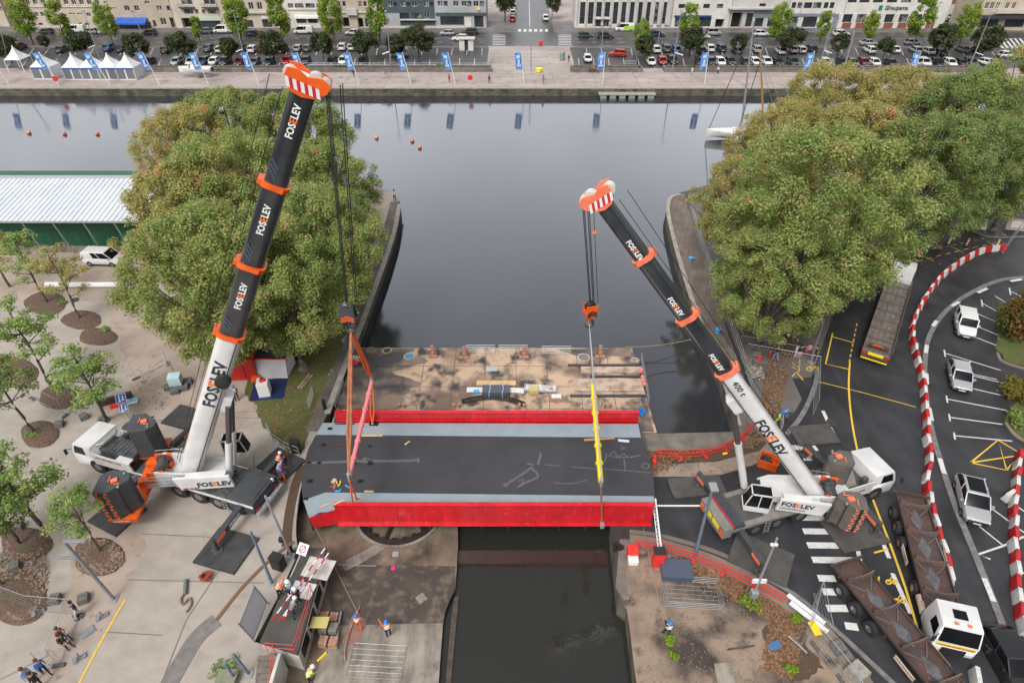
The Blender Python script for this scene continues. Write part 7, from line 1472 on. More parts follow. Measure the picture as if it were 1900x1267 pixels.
for a in ((733, 374, R(100), 'photo', WHC, DK, 'h', 'person in a white top photographing from the tip of the left quay'),
 (441, 743, R(-60), 'stand', ORG, DK, 'b', 'worker with blue helmet and orange vest, right of two dark figures by the boom', 0, DK, None, True),
 (424, 748, R(-30), 'hips', DK, DK, 'h', 'person in dark clothes next to the blue helmeted worker near the boom'), (414, 751, R(10), 'stand', (.16, .09, .05), DK, 'h', 'person in brown jacket half hidden by the white boom'),
 (585, 645, R(-80), 'stand', DK, JEAN, 'w', 'person in dark jacket and white helmet alone on the grass under the trees'),
 (519, 872, R(60), 'lean', ORG, ORG, 'w', 'white helmeted worker in orange on the steel mat by the bridge end', .18, None, None, True), (520, 886, R(40), 'lean', ORG, NAVY, 'b', 'blue helmeted worker in orange vest bending over the dark outrigger beam', .18, None, None, True), (527, 893, R(-60), 'walk', (.10, .10, .3), ORG, 'b', 'worker with blue helmet, blue top and orange trousers at the edge of the steel mat'), (514, 917, R(-70), 'stand', NAVY, DK, 'w', 'person in navy with white helmet standing below the steel mat workers'),
 (520, 1107, R(20), 'lean', ORG, DK, 'o', 'worker in orange leaning on the red and white striped arms', HU, None, None, True), (542, 1106, R(-20), 'stand', YEL, DK, 'w', 'worker in yellow vest and white helmet on the hut roof', HU, DK, None, True), (551, 1108, R(170), 'lean', (.1, .25, .5), JEAN, 'b', 'worker with blue helmet on the hut roof, in the middle of the group', HU), (556, 1120, R(150), 'stand', NAVY, NAVY, 'w', 'white helmeted person in navy at the red railing of the hut roof', HU), (546, 1145, R(60), 'lean', GRY, NAVY, 'w', 'white helmeted person in grey shirt leaning on the red railing', HU),
 (667, 1166, R(95), 'pull', ORG, ORG, 'b', 'worker in full orange overalls and blue helmet pulling the tag line', PITZ + .04, None, None, True), (722, 1180, R(120), 'point', ORG, DK, 'b', 'worker with orange vest and black trousers standing on the pale slab', PITZ + .03, None, None, True), (576, 1268, R(40), 'lean', YEL, DK, 'w', 'worker in bright yellow jacket and white helmet at the foot of the hut', PITZ + .03, None, None, True),
 (1236, 1180, R(100), 'pull', DK, DK, 'b', 'worker in dark clothes and blue helmet pulling the line on the waste ground', 0, None, None, True),
 (18, 886, R(30), 'hips', DK, (.3, .2, .12), 'h2', 'person in black top and brown trousers at the left edge'), (150, 1143, R(-140), 'walk', NAVY, WHC, 'h', 'person in navy jacket and white trousers leaning by the wire fence'), (118, 1184, R(-20), 'sit', (.35, .08, .08), JEAN, 'h2', 'seated person in red checked jacket by the wire fence'), (122, 1196, R(-25), 'sit', DK, DK, 'h', 'seated person in black jacket by the wire fence'), (88, 1250, R(-30), 'walk', BLU, NAVY, 'h2', 'person in royal blue jacket at the lower left corner'), (62, 1266, R(-10), 'stand', LBL, WHC, 'h2', 'person in light blue shirt at the lower left corner'), (78, 1274, R(170), 'stand', DK, DK, 'h', 'person in black cut off by the bottom edge, lower left'),
 (1378, 622, R(-60), 'stand', DK, NAVY, 'h', 'onlooker in dark clothes nearest the right quay railing'), (1390, 619, R(-120), 'photo', (.1, .05, .05), DK, 'h2', 'onlooker in dark red top behind the quay railing'), (1374, 610, R(-100), 'stand', WHC, DK, 'h', 'onlooker in white half under the fresh green tree'), (1368, 615, R(-80), 'stand', NAVY, NAVY, 'h', 'onlooker in navy at the left of the group behind the railing'),
 (1415, 620, R(60), 'walk', NAVY, JEAN, 'h', 'onlooker in blue jeans beside the child in white'), (1422, 622, R(-90), 'stand', WHC, WHC, 'h2', 'child in white under the fresh green plane tree', 0, None, None, False, .7), (1455, 646, R(-100), 'photo', DK, JEAN, 'w', 'onlooker with dark jacket and jeans at the plane tree foot'), (1425, 667, R(60), 'point', REDC, REDC, 'h', 'small child in red behind the wire fence', 0, None, None, False, .7), (1438, 668, R(120), 'walk', DK, LBL, 'h', 'person in dark top and pale jeans beside the child in red'), (1480, 666, R(-80), 'stand', DK, PINKC, 'h', 'person in dark jacket and pink trousers behind the wire fence'), (1474, 664, R(-60), 'stand', WHC, WHC, 'h', 'person in white beside the one with pink trousers'), (1497, 663, R(-100), 'stand', PINKC, (.3, .05, .08), 'h2', 'person in pink and dark red by the fence post'), (1508, 667, R(-100), 'walk', DK, DK, 'h', 'person in dark clothes at the right end of the onlookers'),
 (1443, 782, R(-30), 'lean', BLU, YEL, 'b', 'worker with blue helmet and yellow trousers behind the right boom'), (1412, 938, R(160), 'sit', PUR, DK, 'h', 'crane driver in purple shirt seated in the right crane cab', 1.75),
 (657, 143, R(-90), 'stand', DK, DK, 'h', 'person in dark clothes by the third blue banner left of the plaza'), (712, 146, R(180), 'walk', WHC, WHC, 'h2', 'person in white walking on the far promenade'), (717, 145, R(180), 'walk', GRY, WHC, 'h', 'person in grey walking beside the one in white'), (834, 154, R(-90), 'stand', REDC, REDC, 'h', 'person in red on the far promenade'), (908, 155, R(-90), 'stand', NAVY, DK, 'h', 'person in navy at the far quay edge left of the plaza'), (1008, 157, R(-90), 'stand', GRY, GRY, 'h', 'person in grey on the plaza at the quay edge'), (1055, 116, R(-90), 'stand', DK, DK, 'h', 'person in dark clothes at the right side of the plaza'), (1094, 133, R(-90), 'sit', (.06, .12, .05), DK, 'h', 'seated person in green on the low wall right of the plaza', .3), (1101, 133, R(-90), 'sit', GRY, DK, 'h', 'seated person in grey on the low wall right of the plaza', .3), (1108, 134, R(-90), 'sit', REDC, DK, 'h', 'seated person in red on the low wall right of the plaza', .3), (1186, 134, R(-90), 'stand', DK, DK, 'h', 'person in black at the end of the short low wall'), (1283, 140, R(-90), 'walk', WHC, LBL, 'h2', 'person in white walking on the right promenade'), (1331, 138, R(-90), 'stand', WHC, DK, 'h', 'person in white and black on the right promenade'), (1790, 130, R(0), 'walk', GRY, DK, 'h', 'person in grey by the far right lamp')):
 person(*a)
# ================================================================ LORRIES
M_rbed = mat('rusty lorry bed', (.055, .036, .031), .7, col2=(.10, .052, .042), scale=.9, detail=9, col3=(.05, .05, .055), scale3=1.0, c3=(.52, .68), bump=.1)
M_dust = mat('dusty black chassis', (.035, .033, .033), .8, col2=(.08, .07, .065), scale=2)
def tractor(rt, x1, w=1.22, ad=True):
 mb = MB(); mb.hexa([(x1 - 2.1, -w, .7), (x1, -w, .55), (x1, w, .55), (x1 - 2.1, w, .7)], [(x1 - 2.1, -w, 1.7), (x1 + .05, -w, 1.7), (x1 + .05, w, 1.7), (x1 - 2.1, w, 1.7)]); mb.hexa([(x1 - 2.1, -w, 1.7), (x1 + .05, -w, 1.7), (x1 + .05, w, 1.7), (x1 - 2.1, w, 1.7)], [(x1 - 2.05, -w * .93, 2.95), (x1 - .35, -w * .9, 2.9), (x1 - .35, w * .9, 2.9), (x1 - 2.05, w * .93, 2.95)])
 c = mb.build('cab', M_cw, rt, bevel=.09, smooth=True)
 q = MB(); q.hexa([(x1 - .03, -w * .88, 1.8), (x1 + .06, -w * .88, 1.8), (x1 + .06, w * .88, 1.8), (x1 - .03, w * .88, 1.8)], [(x1 - .36, -w * .82, 2.75), (x1 - .27, -w * .82, 2.75), (x1 - .27, w * .82, 2.75), (x1 - .36, w * .82, 2.75)]); q.build('windscreen', M_cglass, c)
 for s in (-1, 1):
  q = MB(); q.hexa([(x1 - 1.2, s * w * .99, 1.8), (x1 - .25, s * w * .99, 1.75), (x1 - .25, s * w * 1.008, 1.75), (x1 - 1.2, s * w * 1.008, 1.8)], [(x1 - 1.15, s * w * .93, 2.5), (x1 - .5, s * w * .92, 2.5), (x1 - .5, s * w * .965, 2.5), (x1 - 1.15, s * w * .97, 2.5)]); q.build('side_window', M_cglass, c)
  q = MB(); q.box((x1 + .03, s * .9, .85), (.08, .38, .2)); q.build('headlight', M_lamp, c); q = MB(); q.tube([(x1, s * w, 2.4), (x1 + .2, s * (w + .25), 2.3)], .03, 5); q.box((x1 + .2, s * (w + .25), 2.1), (.06, .2, .5)); q.build('mirror', M_blkpl, c)
 q = MB(); q.box((x1 - 1.2, 0, 2.97), (.6, .75, .06)); q.build('roof_hatch', M_cglass, c, bevel=.02); q = MB(); q.box((x1 - .55, .35, 2.98), (.14, .2, .1)); q.box((x1 - .55, -.35, 2.98), (.14, .2, .1)); q.build('beacon_base', M_cor2, c)
 q = MB(); q.box((x1 + .07, 0, 1.0), (.05, 1.3, .5)); q.build('grille', M_blkpl, c)
 if ad: q = MB(); q.box((x1 + .06, 0, 1.52), (.05, 2.1, .24)); q.build('sign_board', plain('amber board', (.85, .5, .02)), c); text_mesh('CONVOI EXCEPTIONNEL', .17, M_txtd, c, Matrix.Translation((x1 + .09, -.98, 1.46)) @ Matrix.Rotation(R(90), 4, 'Z') @ Matrix.Rotation(R(90), 4, 'X'), .004, .01)
 q = MB(); q.box((x1 - 2.9, 0, .8), (2.6, .9, .35)); q.box((x1 - 3.2, .85, .8), (.9, .45, .5)); q.build('chassis', M_dust, rt); q = MB(); q.T = Matrix.Translation((x1 - 2.9, -.95, .85)) @ Matrix.Rotation(R(90), 4, 'Y'); q.lathe([(.02, -.6), (.3, -.58), (.3, .58), (.02, .6)], n=14); q.build('fuel_tank', M_pboard, rt, smooth=True)
 for x in (x1 - 1.2, x1 - 4.3):
  for s in (-1, 1): make_wheel(rt, x, s * 1.0, .5, .34)
def bin_trailer(A, Bp, lab, cab=True, n=4, L=None):
 hd = head(A, Bp); Lt = L or (Bp - A).length; rt = empty('lorry', Vector((A.x, A.y, 0)), hd, lab, 'lorry', 'rusty lowbed lorries'); Lb = Lt - (2.3 if cab else 0); mb = MB()
 mb.box((Lb / 2, 0, 1.12), (Lb, 1.95, .12))
 for s in (-1, 1): mb.beam((0, s * 1.0, 1.26), (Lb * .93, s * 1.0, 1.26), .08, .24)
 mb.beam((0, -1.25, 1.4), (0, 1.25, 1.4), .16, .2); mb.build('bed', M_rbed, rt, bevel=.015)
 for k in range(n):
  x = Lb * (.10 + .84 * k / (n - 1) * .9); mb = MB()
  for s in (-1, 1): mb.hexa([(x - .06, s * .15, 1.18), (x + .02, s * .95, 1.18), (x + .10, s * .95, 1.18), (x + .02, s * .15, 1.18)], [(x - .06, s * .15, 1.3), (x + .02, s * .98, 1.8), (x + .10, s * .98, 1.8), (x + .02, s * .15, 1.3)]); mb.beam((x + .1, s * .93, 1.2), (x + .9, s * .2, 1.2), .08, .12)
  mb.beam((x - .03, -.3, 1.3), (x - .03, .3, 1.3), .08, .2); mb.build('cradle', mat('grey steel cradle', (.10, .10, .10), .7, col2=(.15, .08, .055), scale=3), rt)
  if k < n - 1:
   mb = MB(); c = x + Lb * .13; mb.poly([(c - .95, 0, 1.19), (c, -.42, 1.19), (c + .95, 0, 1.19), (c, .42, 1.19)]); mb.build('tray_plate', mat('blue grey tray plate', (.12, .13, .15), .5, col2=(.08, .07, .07), scale=2), rt)
 q = MB(); q.box((Lb * .48, 0, .8), (Lb * .9, .9, .4)); q.build('chassis', M_dust, rt)
 for k in range(3):
  for s in (-1, 1): make_wheel(rt, 1.3 + 1.35 * k, s * 1.15, .5, .38)
 for s in (-1, 1): q = MB(); q.box((Lb * .55, s * 1.3, .75), (1.5, .06, .12)); q.box((Lb * .55, s * 1.3, .98), (1.5, .06, .12)); q.build('side_guard', M_pboard, rt)
 if cab: tractor(rt, Lt)
 q = MB(); rg = random.Random(int(A.x));
 for k in range(120): q.box((rg.uniform(.3, Lb - .5), rg.gauss(0, .5), 1.2), (.08, .05, .02), rg.uniform(0, 3))
 q.build('debris', LL, rt)['kind'] = 'stuff'
 return rt
A_ = P(1688, 922, 1.1); A_.z = 0; B_ = P(1768, 1205, 1.1); B_.z = 0; bin_trailer(A_, B_, 'rusty lowbed lorry with a white cab beside the red and white barrier row')
A_ = P(1568, 1046, 1.1); A_.z = 0; B_ = P(1735, 1250, 1.1); B_.z = 0; bin_trailer(A_, B_, 'rusty lowbed lorry running out of the bottom of the picture, its cab unseen', True, 5, 14.5)
# dropside lorry under the trees
A_ = P(1624, 660, 1); A_.z = 0; B_ = P(1672, 508, 1); B_.z = 0; rt = empty('lorry', A_, head(A_, B_), 'flatbed lorry with an empty grey slatted bed and yellow rear plates under the right trees', 'lorry'); Lt = (B_ - A_).length; Lb = Lt - 2.6
mb = MB(); mb.box((Lb / 2, 0, 1.15), (Lb, 2.45, .12)); mb.build('bed', mat('weathered grey planks', (.11, .10, .095), .85, col2=(.20, .175, .155), scale=1.6, detail=8), rt)
for s in (-1, 1): mb = MB(); mb.box((Lb / 2, s * 1.24, 1.5), (Lb, .06, .6)); mb.build('side_board', mat('grey brown steel', (.12, .105, .095), .7, col2=(.17, .12, .095), scale=2), rt)
for k in range(8): mb = MB(); mb.box((Lb * (k + .3) / 8, 0, 1.32), (.12, 2.4, .22)); mb.build('cross_bar', _M['grey brown steel'], rt)
for s_ in range(4): mb = MB(); mb.box((Lb / 2, -.75 + .5 * s_, 1.25), (Lb * .96, .07, .08)); mb.build('slat', _M['grey brown steel'], rt)
mb = MB(); mb.box((.5, 0, 1.75), (.5, 1.8, .08));
mb.build('ramp_plate', M_rbed, rt)
for k in range(3): mb = MB(); mb.beam((.3, -.35 + .28 * k, 1.83), (.62, -.2 + .28 * k, 1.83), .1, .03); mb.beam((.3, -.05 + .28 * k, 1.83), (.62, -.2 + .28 * k, 1.84), .1, .03); mb.build('chevron', M_cor, rt)
mb = MB(); mb.box((-.1, 0, .95), (.14, 2.45, .5)); mb.build('rear_frame', M_dust, rt)
for s in (-1, 1): q = MB(); q.box((-.2, s * .98, 1.15), (.05, .42, .2)); q.build('taillight', M_redw, rt)
q = MB(); q.box((-.2, 0, 1.2), (.05, 1.35, .3)); q.build('rear_plate', plain('yellow plate', (.85, .65, .03)), rt); q = MB(); q.box((-.3, 0, .62), (.1, 2.3, .1)); q.build('rear_bumper', P_yel, rt); q = MB(); q.box((Lb * .5, 0, .8), (Lb * .95, .9, .45)); q.build('chassis', M_dust, rt)
for x in (1.6, 2.95, 4.3):
 for s in (-1, 1): make_wheel(rt, x, s * 1.02, .5, .38)
tractor(rt, Lt, ad=False)
# near cars of the right hand car park
put_car('jeep', 'white', 1786, 612, R(-114), 'white four by four with black bull bar, topmost car of the right car park')
put_car('hatch', 'silver', 1776, 706, R(-112), 'light silver blue hatchback in the right car park between white bay lines')
o = put_car('suv', 'silver', 1798, 936, R(-110), 'silver crossover with dark glass roof below the painted yellow triangle'); mb = MB(); mb.box((-.62, 0, 1.602), (1.45, 1.15, .02)); mb.build('glass_roof', M_cglass, o, bevel=.005)
put_car('suv', 'black', 1866, 1236, R(-92), 'black estate car cut off at the lower right corner')
o = put_car('van', 'white', 197, 488, R(-4), 'white panel van with black side windows parked before the green shed')
# ================================================================ BARRIER BLOCKS
M_brr = mat('red plastic block', (.50, .02, .025), .5, col2=(.40, .016, .02), scale=2); M_brw = mat('white plastic block', (.62, .62, .60), .5, col2=(.50, .50, .48), scale=2)
def block_proto(m):
 mb = MB(); mb.loft([[(x, -.24 * k, z), (x, .24 * k, z)][::1] and [(x * s_, -.24 * k, z) for s_ in (1,)] + [(x, .24 * k, z)] for x, k, z in ()] or [[(-.5, -.26, 0), (.5, -.26, 0), (.5, .26, 0), (-.5, .26, 0)], [(-.52, -.26, .12), (.52, -.26, .12), (.52, .26, .12), (-.52, .26, .12)], [(-.52, -.16, .45), (.52, -.16, .45), (.52, .16, .45), (-.52, .16, .45)], [(-.5, -.13, .78), (.5, -.13, .78), (.5, .13, .78), (-.5, .13, .78)]])
 mb.cyl((.52, 0, .05), (.52, 0, .7), .07, 8); mb.cyl((-.3, 0, .78), (-.3, 0, .82), .06, 8); o = mb.build('barrier_block', m, bevel=.04, smooth=True); return o
BR_, BW_ = block_proto(M_brr), block_proto(M_brw); NB = {}
def nth(i, n): return (f'{ordinal(i + 1)} from the top' if i < n / 2 else f'{ordinal(n - i)} from the bottom')
for row, px in (('long curved row', [(1858, 464), (1822, 469), (1786, 487), (1745, 517), (1716, 556), (1697, 590), (1690, 622), (1697, 662), (1706, 700), (1713, 745), (1717, 800), (1721, 850), (1717, 900), (1722, 935), (1732, 975), (1745, 1020), (1756, 1060), (1764, 1090)]), ('short row at the right edge', [(1887, 852), (1880, 930), (1877, 1000), (1882, 1080), (1889, 1140), (1898, 1190)])):
 NB[row] = len(along(px, 1.12))
 for i, (p, h) in enumerate(along(px, 1.12)):
  src = BR_ if i % 2 == 0 else BW_; o = src if src.name not in used else src.copy()
  if src.name in used: COL.objects.link(o)
  used[src.name] = 1; p.z = .13 if False else 0; o.location = p + Vector((rc.uniform(-.07, .07), rc.uniform(-.05, .05), 0)); o.rotation_euler = (0, 0, h + rc.uniform(-.1, .1)); tag(o, f"{'red' if i % 2 == 0 else 'white'} plastic block, {nth(i // 2, (NB[row] - i % 2 + 1) // 2)} of the {row}", 'traffic barrier', 'red and white barrier blocks, ' + row)
for u, v, h, l in ((1868, 925, .5, 'single white plastic block lying off the short row at the right'), (1806, 1262, 1.2, 'single white plastic block at the bottom edge beside the black estate')): o = BW_.copy(); COL.objects.link(o); o.location = P(u, v); o.rotation_euler = (0, 0, h); tag(o, l, 'traffic barrier');
# red site barriers with feet along both footways
def site_barrier(px, lab, z=.12, step=2.05):
 pts = along(px, step);
 for i, ((p, h), (p2, _)) in enumerate(zip(pts, pts[1:])):
  rt = empty('site_barrier', Vector((p.x, p.y, z)), head(p, p2), f'{ordinal(i + 1)} red plastic barrier panel from the left {lab}', 'site barrier', 'red site barriers ' + lab); L = (p2 - p).length - .08; mb = MB()
  for zz in (.95, .55, .2): mb.box((L / 2, 0, zz), (L, .035, .06))
  for k in range(9): mb.box((L * k / 8, 0, .58), (.03, .03, .78))
  mb.build('panel', P_red, rt); mb = MB(); mb.box((0, 0, .06), (.16, .55, .12)); mb.build('foot', P_red, rt, bevel=.02)
site_barrier([(1215, 850), (1290, 852), (1345, 838), (1385, 812), (1400, 785)], 'behind the bridge end'); site_barrier([(1176, 1018), (1235, 1026), (1305, 1050), (1370, 1078), (1425, 1108), (1475, 1135)], 'along the curved footway')
# wire fence panels
def wire_fence(px, z, lab, h=2.0, group='wire fence panels', mesh=True, step=3.4, cat='fence', foot=True):
 pts = [P(u, v, z) for u, v in px]
 for i, (a, b) in enumerate(zip(pts, pts[1:])):
  rt = empty('wire_fence', a, head(a, b), lab if isinstance(lab, str) else lab[i], cat, group); L = (b - a).length; mb = MB(); mb.tube([(0, 0, .1), (0, 0, h), (L, 0, h), (L, 0, .1), (0, 0, .12)], .022, 5); mb.build('frame', M_galv, rt)
  if mesh:
   mb = MB(); n = int(L / .3)
   for k in range(1, n): mb.tube([(L * k / n, 0, .12), (L * k / n, 0, h)], .006, 3, cap=False)
   for k in range(1, 5): mb.tube([(0, 0, h * k / 5), (L, 0, h * k / 5)], .006, 3, cap=False)
   mb.build('wire_mesh', M_galv, rt)
  if foot: mb = MB(); mb.box((0, 0, .07), (.7, .24, .14)); mb.build('foot', plain('fence foot', (.10, .10, .10), .9), rt, bevel=.02)
wire_fence([(146, 1143), (110, 1235), (83, 1240)], 0, ['wire fence panel beside the two seated people', 'short wire fence panel at the lower left']); wire_fence([(146, 1143), (70, 1136), (0, 1110)], 0, ['wire fence panel below the bent lamp, running left', 'wire fence panel over the long mulch bed']); wire_fence([(60, 740), (122, 772), (188, 715)], 0, ['wire fence panel left of the white crane cab', 'wire fence panel behind the young tree at the crane cab'], mesh=False); wire_fence([(253, 703), (312, 675), (330, 712)], 0, ['open wire fence frame at the edge of the left grove', 'short wire fence frame beside the pale blue tank'], mesh=False)
wire_fence([(1380, 668), (1512, 692), (1508, 772)], 0, ['wire fence panel in front of the onlookers', 'wire fence panel at the curve of the road kerb']); wire_fence([(1372, 640), (1430, 652), (1500, 663)], 0, ['wire fence behind the child in red', 'wire fence beside the person in pink'], mesh=False, h=1.2, foot=False)
wire_fence([(1492, 1185), (1512, 1110), (1528, 1188)], 0, ['wire fence panel standing by the leaning white boards', 'wire fence panel beside the zebra crossing end']); wire_fence([(1512, 1200), (1560, 1262), (1600, 1330)], 0, ['wire fence panel behind the stone block at the bottom', 'wire fence panel leaving the bottom edge near the stone block'])
wire_fence([(1722, 1020), (1741, 1070)], 0, ['narrow wire fence panel behind the rusty lorry'], h=1.4); wire_fence([(1800, 425), (1860, 470), (1890, 430)], 0, ['wire fence panel at the end of the long barrier row', 'wire fence panel across the forecourt road'])
# fence frames lying flat
for (u, v, z, w_, d_, rz, lab, k_) in ((700, 1226, PITZ + .03, 3.4, 2.1, R(-3), 'wire fence panel lying flat on the pale slab', 1), (1281, 1103, .03, 3.6, 1.9, R(-4), 'stack of wire fence frames lying flat on the waste ground', 4)):
 mb = MB()
 for q in range(k_):
  o_ = .09 * q; zz = .04 + .05 * q; mb.tube([(-w_ / 2 + o_, -d_ / 2 + o_, zz), (w_ / 2 + o_, -d_ / 2 + o_, zz), (w_ / 2 + o_, d_ / 2 + o_, zz), (-w_ / 2 + o_, d_ / 2 + o_, zz), (-w_ / 2 + o_, -d_ / 2 + o_, zz)], .024, 5)
 for t in range(1, 9): mb.tube([(-w_ / 2 + w_ * t / 9, -d_ / 2, .04), (-w_ / 2 + w_ * t / 9, d_ / 2, .04)], .006, 3)
 for t in range(1, 6): mb.tube([(-w_ / 2, -d_ / 2 + d_ * t / 6, .04), (w_ / 2, -d_ / 2 + d_ * t / 6, .04)], .006, 3)
 o = mb.build('lying_fence', M_galv); o.location = P(u, v, z); o.rotation_euler = (0, 0, rz); tag(o, lab, 'fence')
# railings on the quays
rail('railing', [(1276, 372), (1300, 455), (1330, 540), (1356, 612), (1375, 665), (1392, 722)], 0, M_galv, 'long metal railing along the right quay beside the grove', h=1.1, step=1.9, r=.028)
rail('railing', [(692, 492), (672, 545), (650, 600)], 0, M_galv, 'metal railing on the left quay near the hook block', h=1.1, step=1.9, r=.025)
hurdle(P(578, 748), head(P(578, 762), P(586, 735)), 'metal crowd barrier on the grass edge of the left quay', L=2.0, grp=None); rail('railing', [(498, 800), (508, 820), (530, 835), (556, 846)], 0, M_galv, 'curved metal railing round the pit corner by the black cabinet', h=1.0, step=1.4, r=.03, rails=2)
rail('railing', [(1370, 735), (1400, 790), (1435, 800)], 0, M_galv, 'metal railing behind the right boom at the quay corner', h=1.1, step=1.5)
# tall lamp posts and poles in the foreground
def pole(name, ub, vb, ut, vt, r0, r1, m, lab, z=0, cat='lamp post', extra=None):
 b = P(ub, vb, z); t = PY(ut, vt, b.y) - b; rt = empty(name, b, 0, lab, cat); mb = MB(); mb.tube([(0, 0, 0), t * .5, t], [r0, (r0 + r1) / 2, r1], 10); mb.build('post', m, rt, smooth=True); mb = MB(); mb.box((0, 0, .04), (.45, .45, .08)); mb.build('base_plate', M_galv, rt)
 if extra: extra(rt, t)
 return rt
M_bluep = mat('blue grey post paint', (.10, .16, .22), .5, col2=(.16, .22, .28), scale=2); M_stp = mat('street lamp grey', (.24, .25, .27), .5, col2=(.18, .19, .21), scale=2)
def arms(rt, t):
 for f, l, r in ((1.0, -.05, 1.35), (.74, -1.3, .05)): mb = MB(); c = t * f; mb.beam(c + Vector((l, 0, 0)), c + Vector((r, 0, 0)), .2, .1); mb.build('lamp_arm', M_stp, rt, bevel=.02)
pole('street_lamp', 212, 1112, 118, 1004, .11, .09, M_stp, 'bent looking grey lamp post with two flat arms over the round mulch bed', extra=arms)
def camera_head(rt, t):
 for s in (-1, 1): mb = MB(); mb.sphere(t * .93 + Vector((s * .12 - .1, -.12, 0)), .13, 6); mb.build('camera', M_wht, rt, smooth=True)
def boxed(rt, t): camera_head(rt, t); mb = MB(); mb.box(t * .12, (.45, .4, .5)); mb.build('junction_box', M_galv, rt); mb = MB(); mb.box(t * .33, (.9, .12, .35)); mb.build('sign_back', M_wht, rt)
pole('street_lamp', 1394, 1113, 1442, 998, .10, .07, M_galv, 'pale post with two white cameras, a box and a white sign at the curved footway', extra=boxed)
pole('street_lamp', 1289, 1032, 1323, 902, .12, .09, M_bluep, 'blue grey lamp post with a square lamp head left of the right crane', extra=lambda rt, t: (lambda mb: (mb.box(t + Vector((0, -.1, .05)), (.5, .7, .12)), mb.build('lamp_head', M_galv, rt, bevel=.03)))(MB()))
pole('street_lamp', 505, 1082, 465, 986, .12, .08, M_bluep, 'blue grey bare post beside the hut and the grey boards')
def loud(rt, t): mb = MB(); mb.box(t * .30 + Vector((-.2, 0, 0)), (.3, .3, .35)); mb.build('loudspeaker', M_blkpl, rt, bevel=.03); mb = MB(); mb.box(t * .97 + Vector((.15, 0, 0)), (.4, .08, .12)); mb.build('arm', M_galv, rt)
pole('street_lamp', 541, 1032, 492, 920, .10, .07, M_galv, 'pale lamp post rising over the left crane rear, near the hut', extra=loud)
pole('leaning_post', 462, 1250, 432, 1212, .09, .09, M_bluep, 'short dark blue post left of the stairs, upper one of two', cat='post'); pole('leaning_post', 438, 1262, 417, 1230, .08, .08, M_bluep, 'short dark blue post left of the stairs, lower one of two', cat='post')
pole('street_lamp', 1504, 672, 1530, 590, .09, .07, M_stp, 'dark grey lamp post at the road kerb below the plane tree')
# level crossing style barrier of the bridge: striped arms
def barrier_arm(a, b, lab, z0, red=True, w=.075):
 d = b - a; rt = empty('lifting_barrier', a, 0, lab, 'barrier arm'); n = 12 if red else 1
 for c in (0, 1) if red else (0,):
  mb = MB()
  for k in range(c, n, 2 if red else 1): mb.beam(d * (k / n), d * ((k + 1) / n), w)
  mb.build('stripe' if red else 'bar', M_redw if c else M_wht, rt)
 return rt
a, b = P(603, 1017, 1.9), P(505, 1150, 1.9); barrier_arm(a, b, 'red and white striped barrier arm across the hut roof, upper one', 0); barrier_arm(a + Vector((.25, -.2, -.25)), b + Vector((.35, 0, -.25)), 'red and white striped barrier arm across the hut roof, lower one', 0); barrier_arm(P(563, 1075, 1.6), P(526, 1150, 1.6), 'short red and white striped pole lying on the hut roof', 0)
barrier_arm(P(1216, 938, .95), P(1326, 938, .95), 'plain white barrier bar across the road from the bridge end to the crane', 0, False, .09)
a, b = P(1216, 925, 1.2), P(1227, 1018, 1.2); rt = empty('lifting_barrier', a, 0, 'white lattice barrier arm standing beside the right bridge end', 'barrier arm'); d = b - a; mb = MB(); o_ = Vector((-.22, 0, .0))
mb.beam(Vector(), d, .1); mb.beam(o_, d + o_, .05)
for k in range(14): mb.beam(d * (k / 14) + (o_ if k % 2 else Vector()), d * ((k + 1) / 14) + (Vector() if k % 2 else o_), .035)
mb.build('lattice', M_wht, rt); mb = MB(); mb.box(d + Vector((0, 0, -.6)), (.3, .3, 1.2)); mb.build('counterweight_post', P_red, rt)
# red cabinets etc at the right bridge corner
def cab_box(name, u, v, z, L, W, H_, m, lab, cat, rz=0, bevel=.03, top=None):
 rt = empty(name, P(u, v, z), rz, lab, cat); mb = MB(); mb.box((0, 0, H_ / 2), (L, W, H_)); mb.build('body', m, rt, bevel=bevel); mb = MB(); mb.box((0, 0, H_ + .03), (L + .06, W + .06, .05)); mb.build('lid', top or m, rt); mb = MB(); mb.box((0, -W / 2 - .01, H_ * .5), (L * .8, .02, H_ * .75)); mb.build('door', m, rt); return rt
cab_box('cabinet', 1219, 1046, 0, .75, .6, 1.5, P_red, 'red control cabinet with a black top beside the white lattice arm', 'cabinet', top=M_blkpl); cab_box('cabinet', 1172, 1030, 0, .7, .6, .8, P_red, 'low red box at the lock edge below the bridge', 'cabinet'); cab_box('cabinet', 1174, 1043, 0, .65, .5, .35, M_wht, 'flat white box in front of the low red box', 'box')
cab_box('cabinet', 1253, 1062, 0, 2.0, 1.4, .5, M_panel, 'slate blue lidded box at the foot of the curved footway', 'box', R(-3)); cab_box('cabinet', 551, 838, 0, .7, .45, 1.25, M_blkpl, 'black cabinet on the grass beside the bridge tail', 'cabinet'); cab_box('cabinet', 519, 1052, 0, .85, .6, 1.2, M_blkpl, 'black slatted cabinet beside the hut and the pale lamp post', 'cabinet', R(-20))
cab_box('cabinet', 425, 1262, 0, 1.1, .8, .5, mat('mossy concrete', (.25, .24, .18), .9, col2=(.15, .17, .10), scale=3), 'mossy concrete box at the bottom edge left of the stairs', 'box')
lying('red_cone', 600, 800, 0, .35, .3, .5, .4, P_red, 'small red marker beside the far left bridge corner', 'marker', .05); lying('red_box', 1213, 862, 0, .3, .3, .5, 0, P_red, 'small red post box at the right bridge corner', 'box', .03); junk(1147, 1017, 0.0, 9, M_rustdk, 'dark iron machine part on the lock wall under the bridge end', .3, 'iron_part', 'machinery')
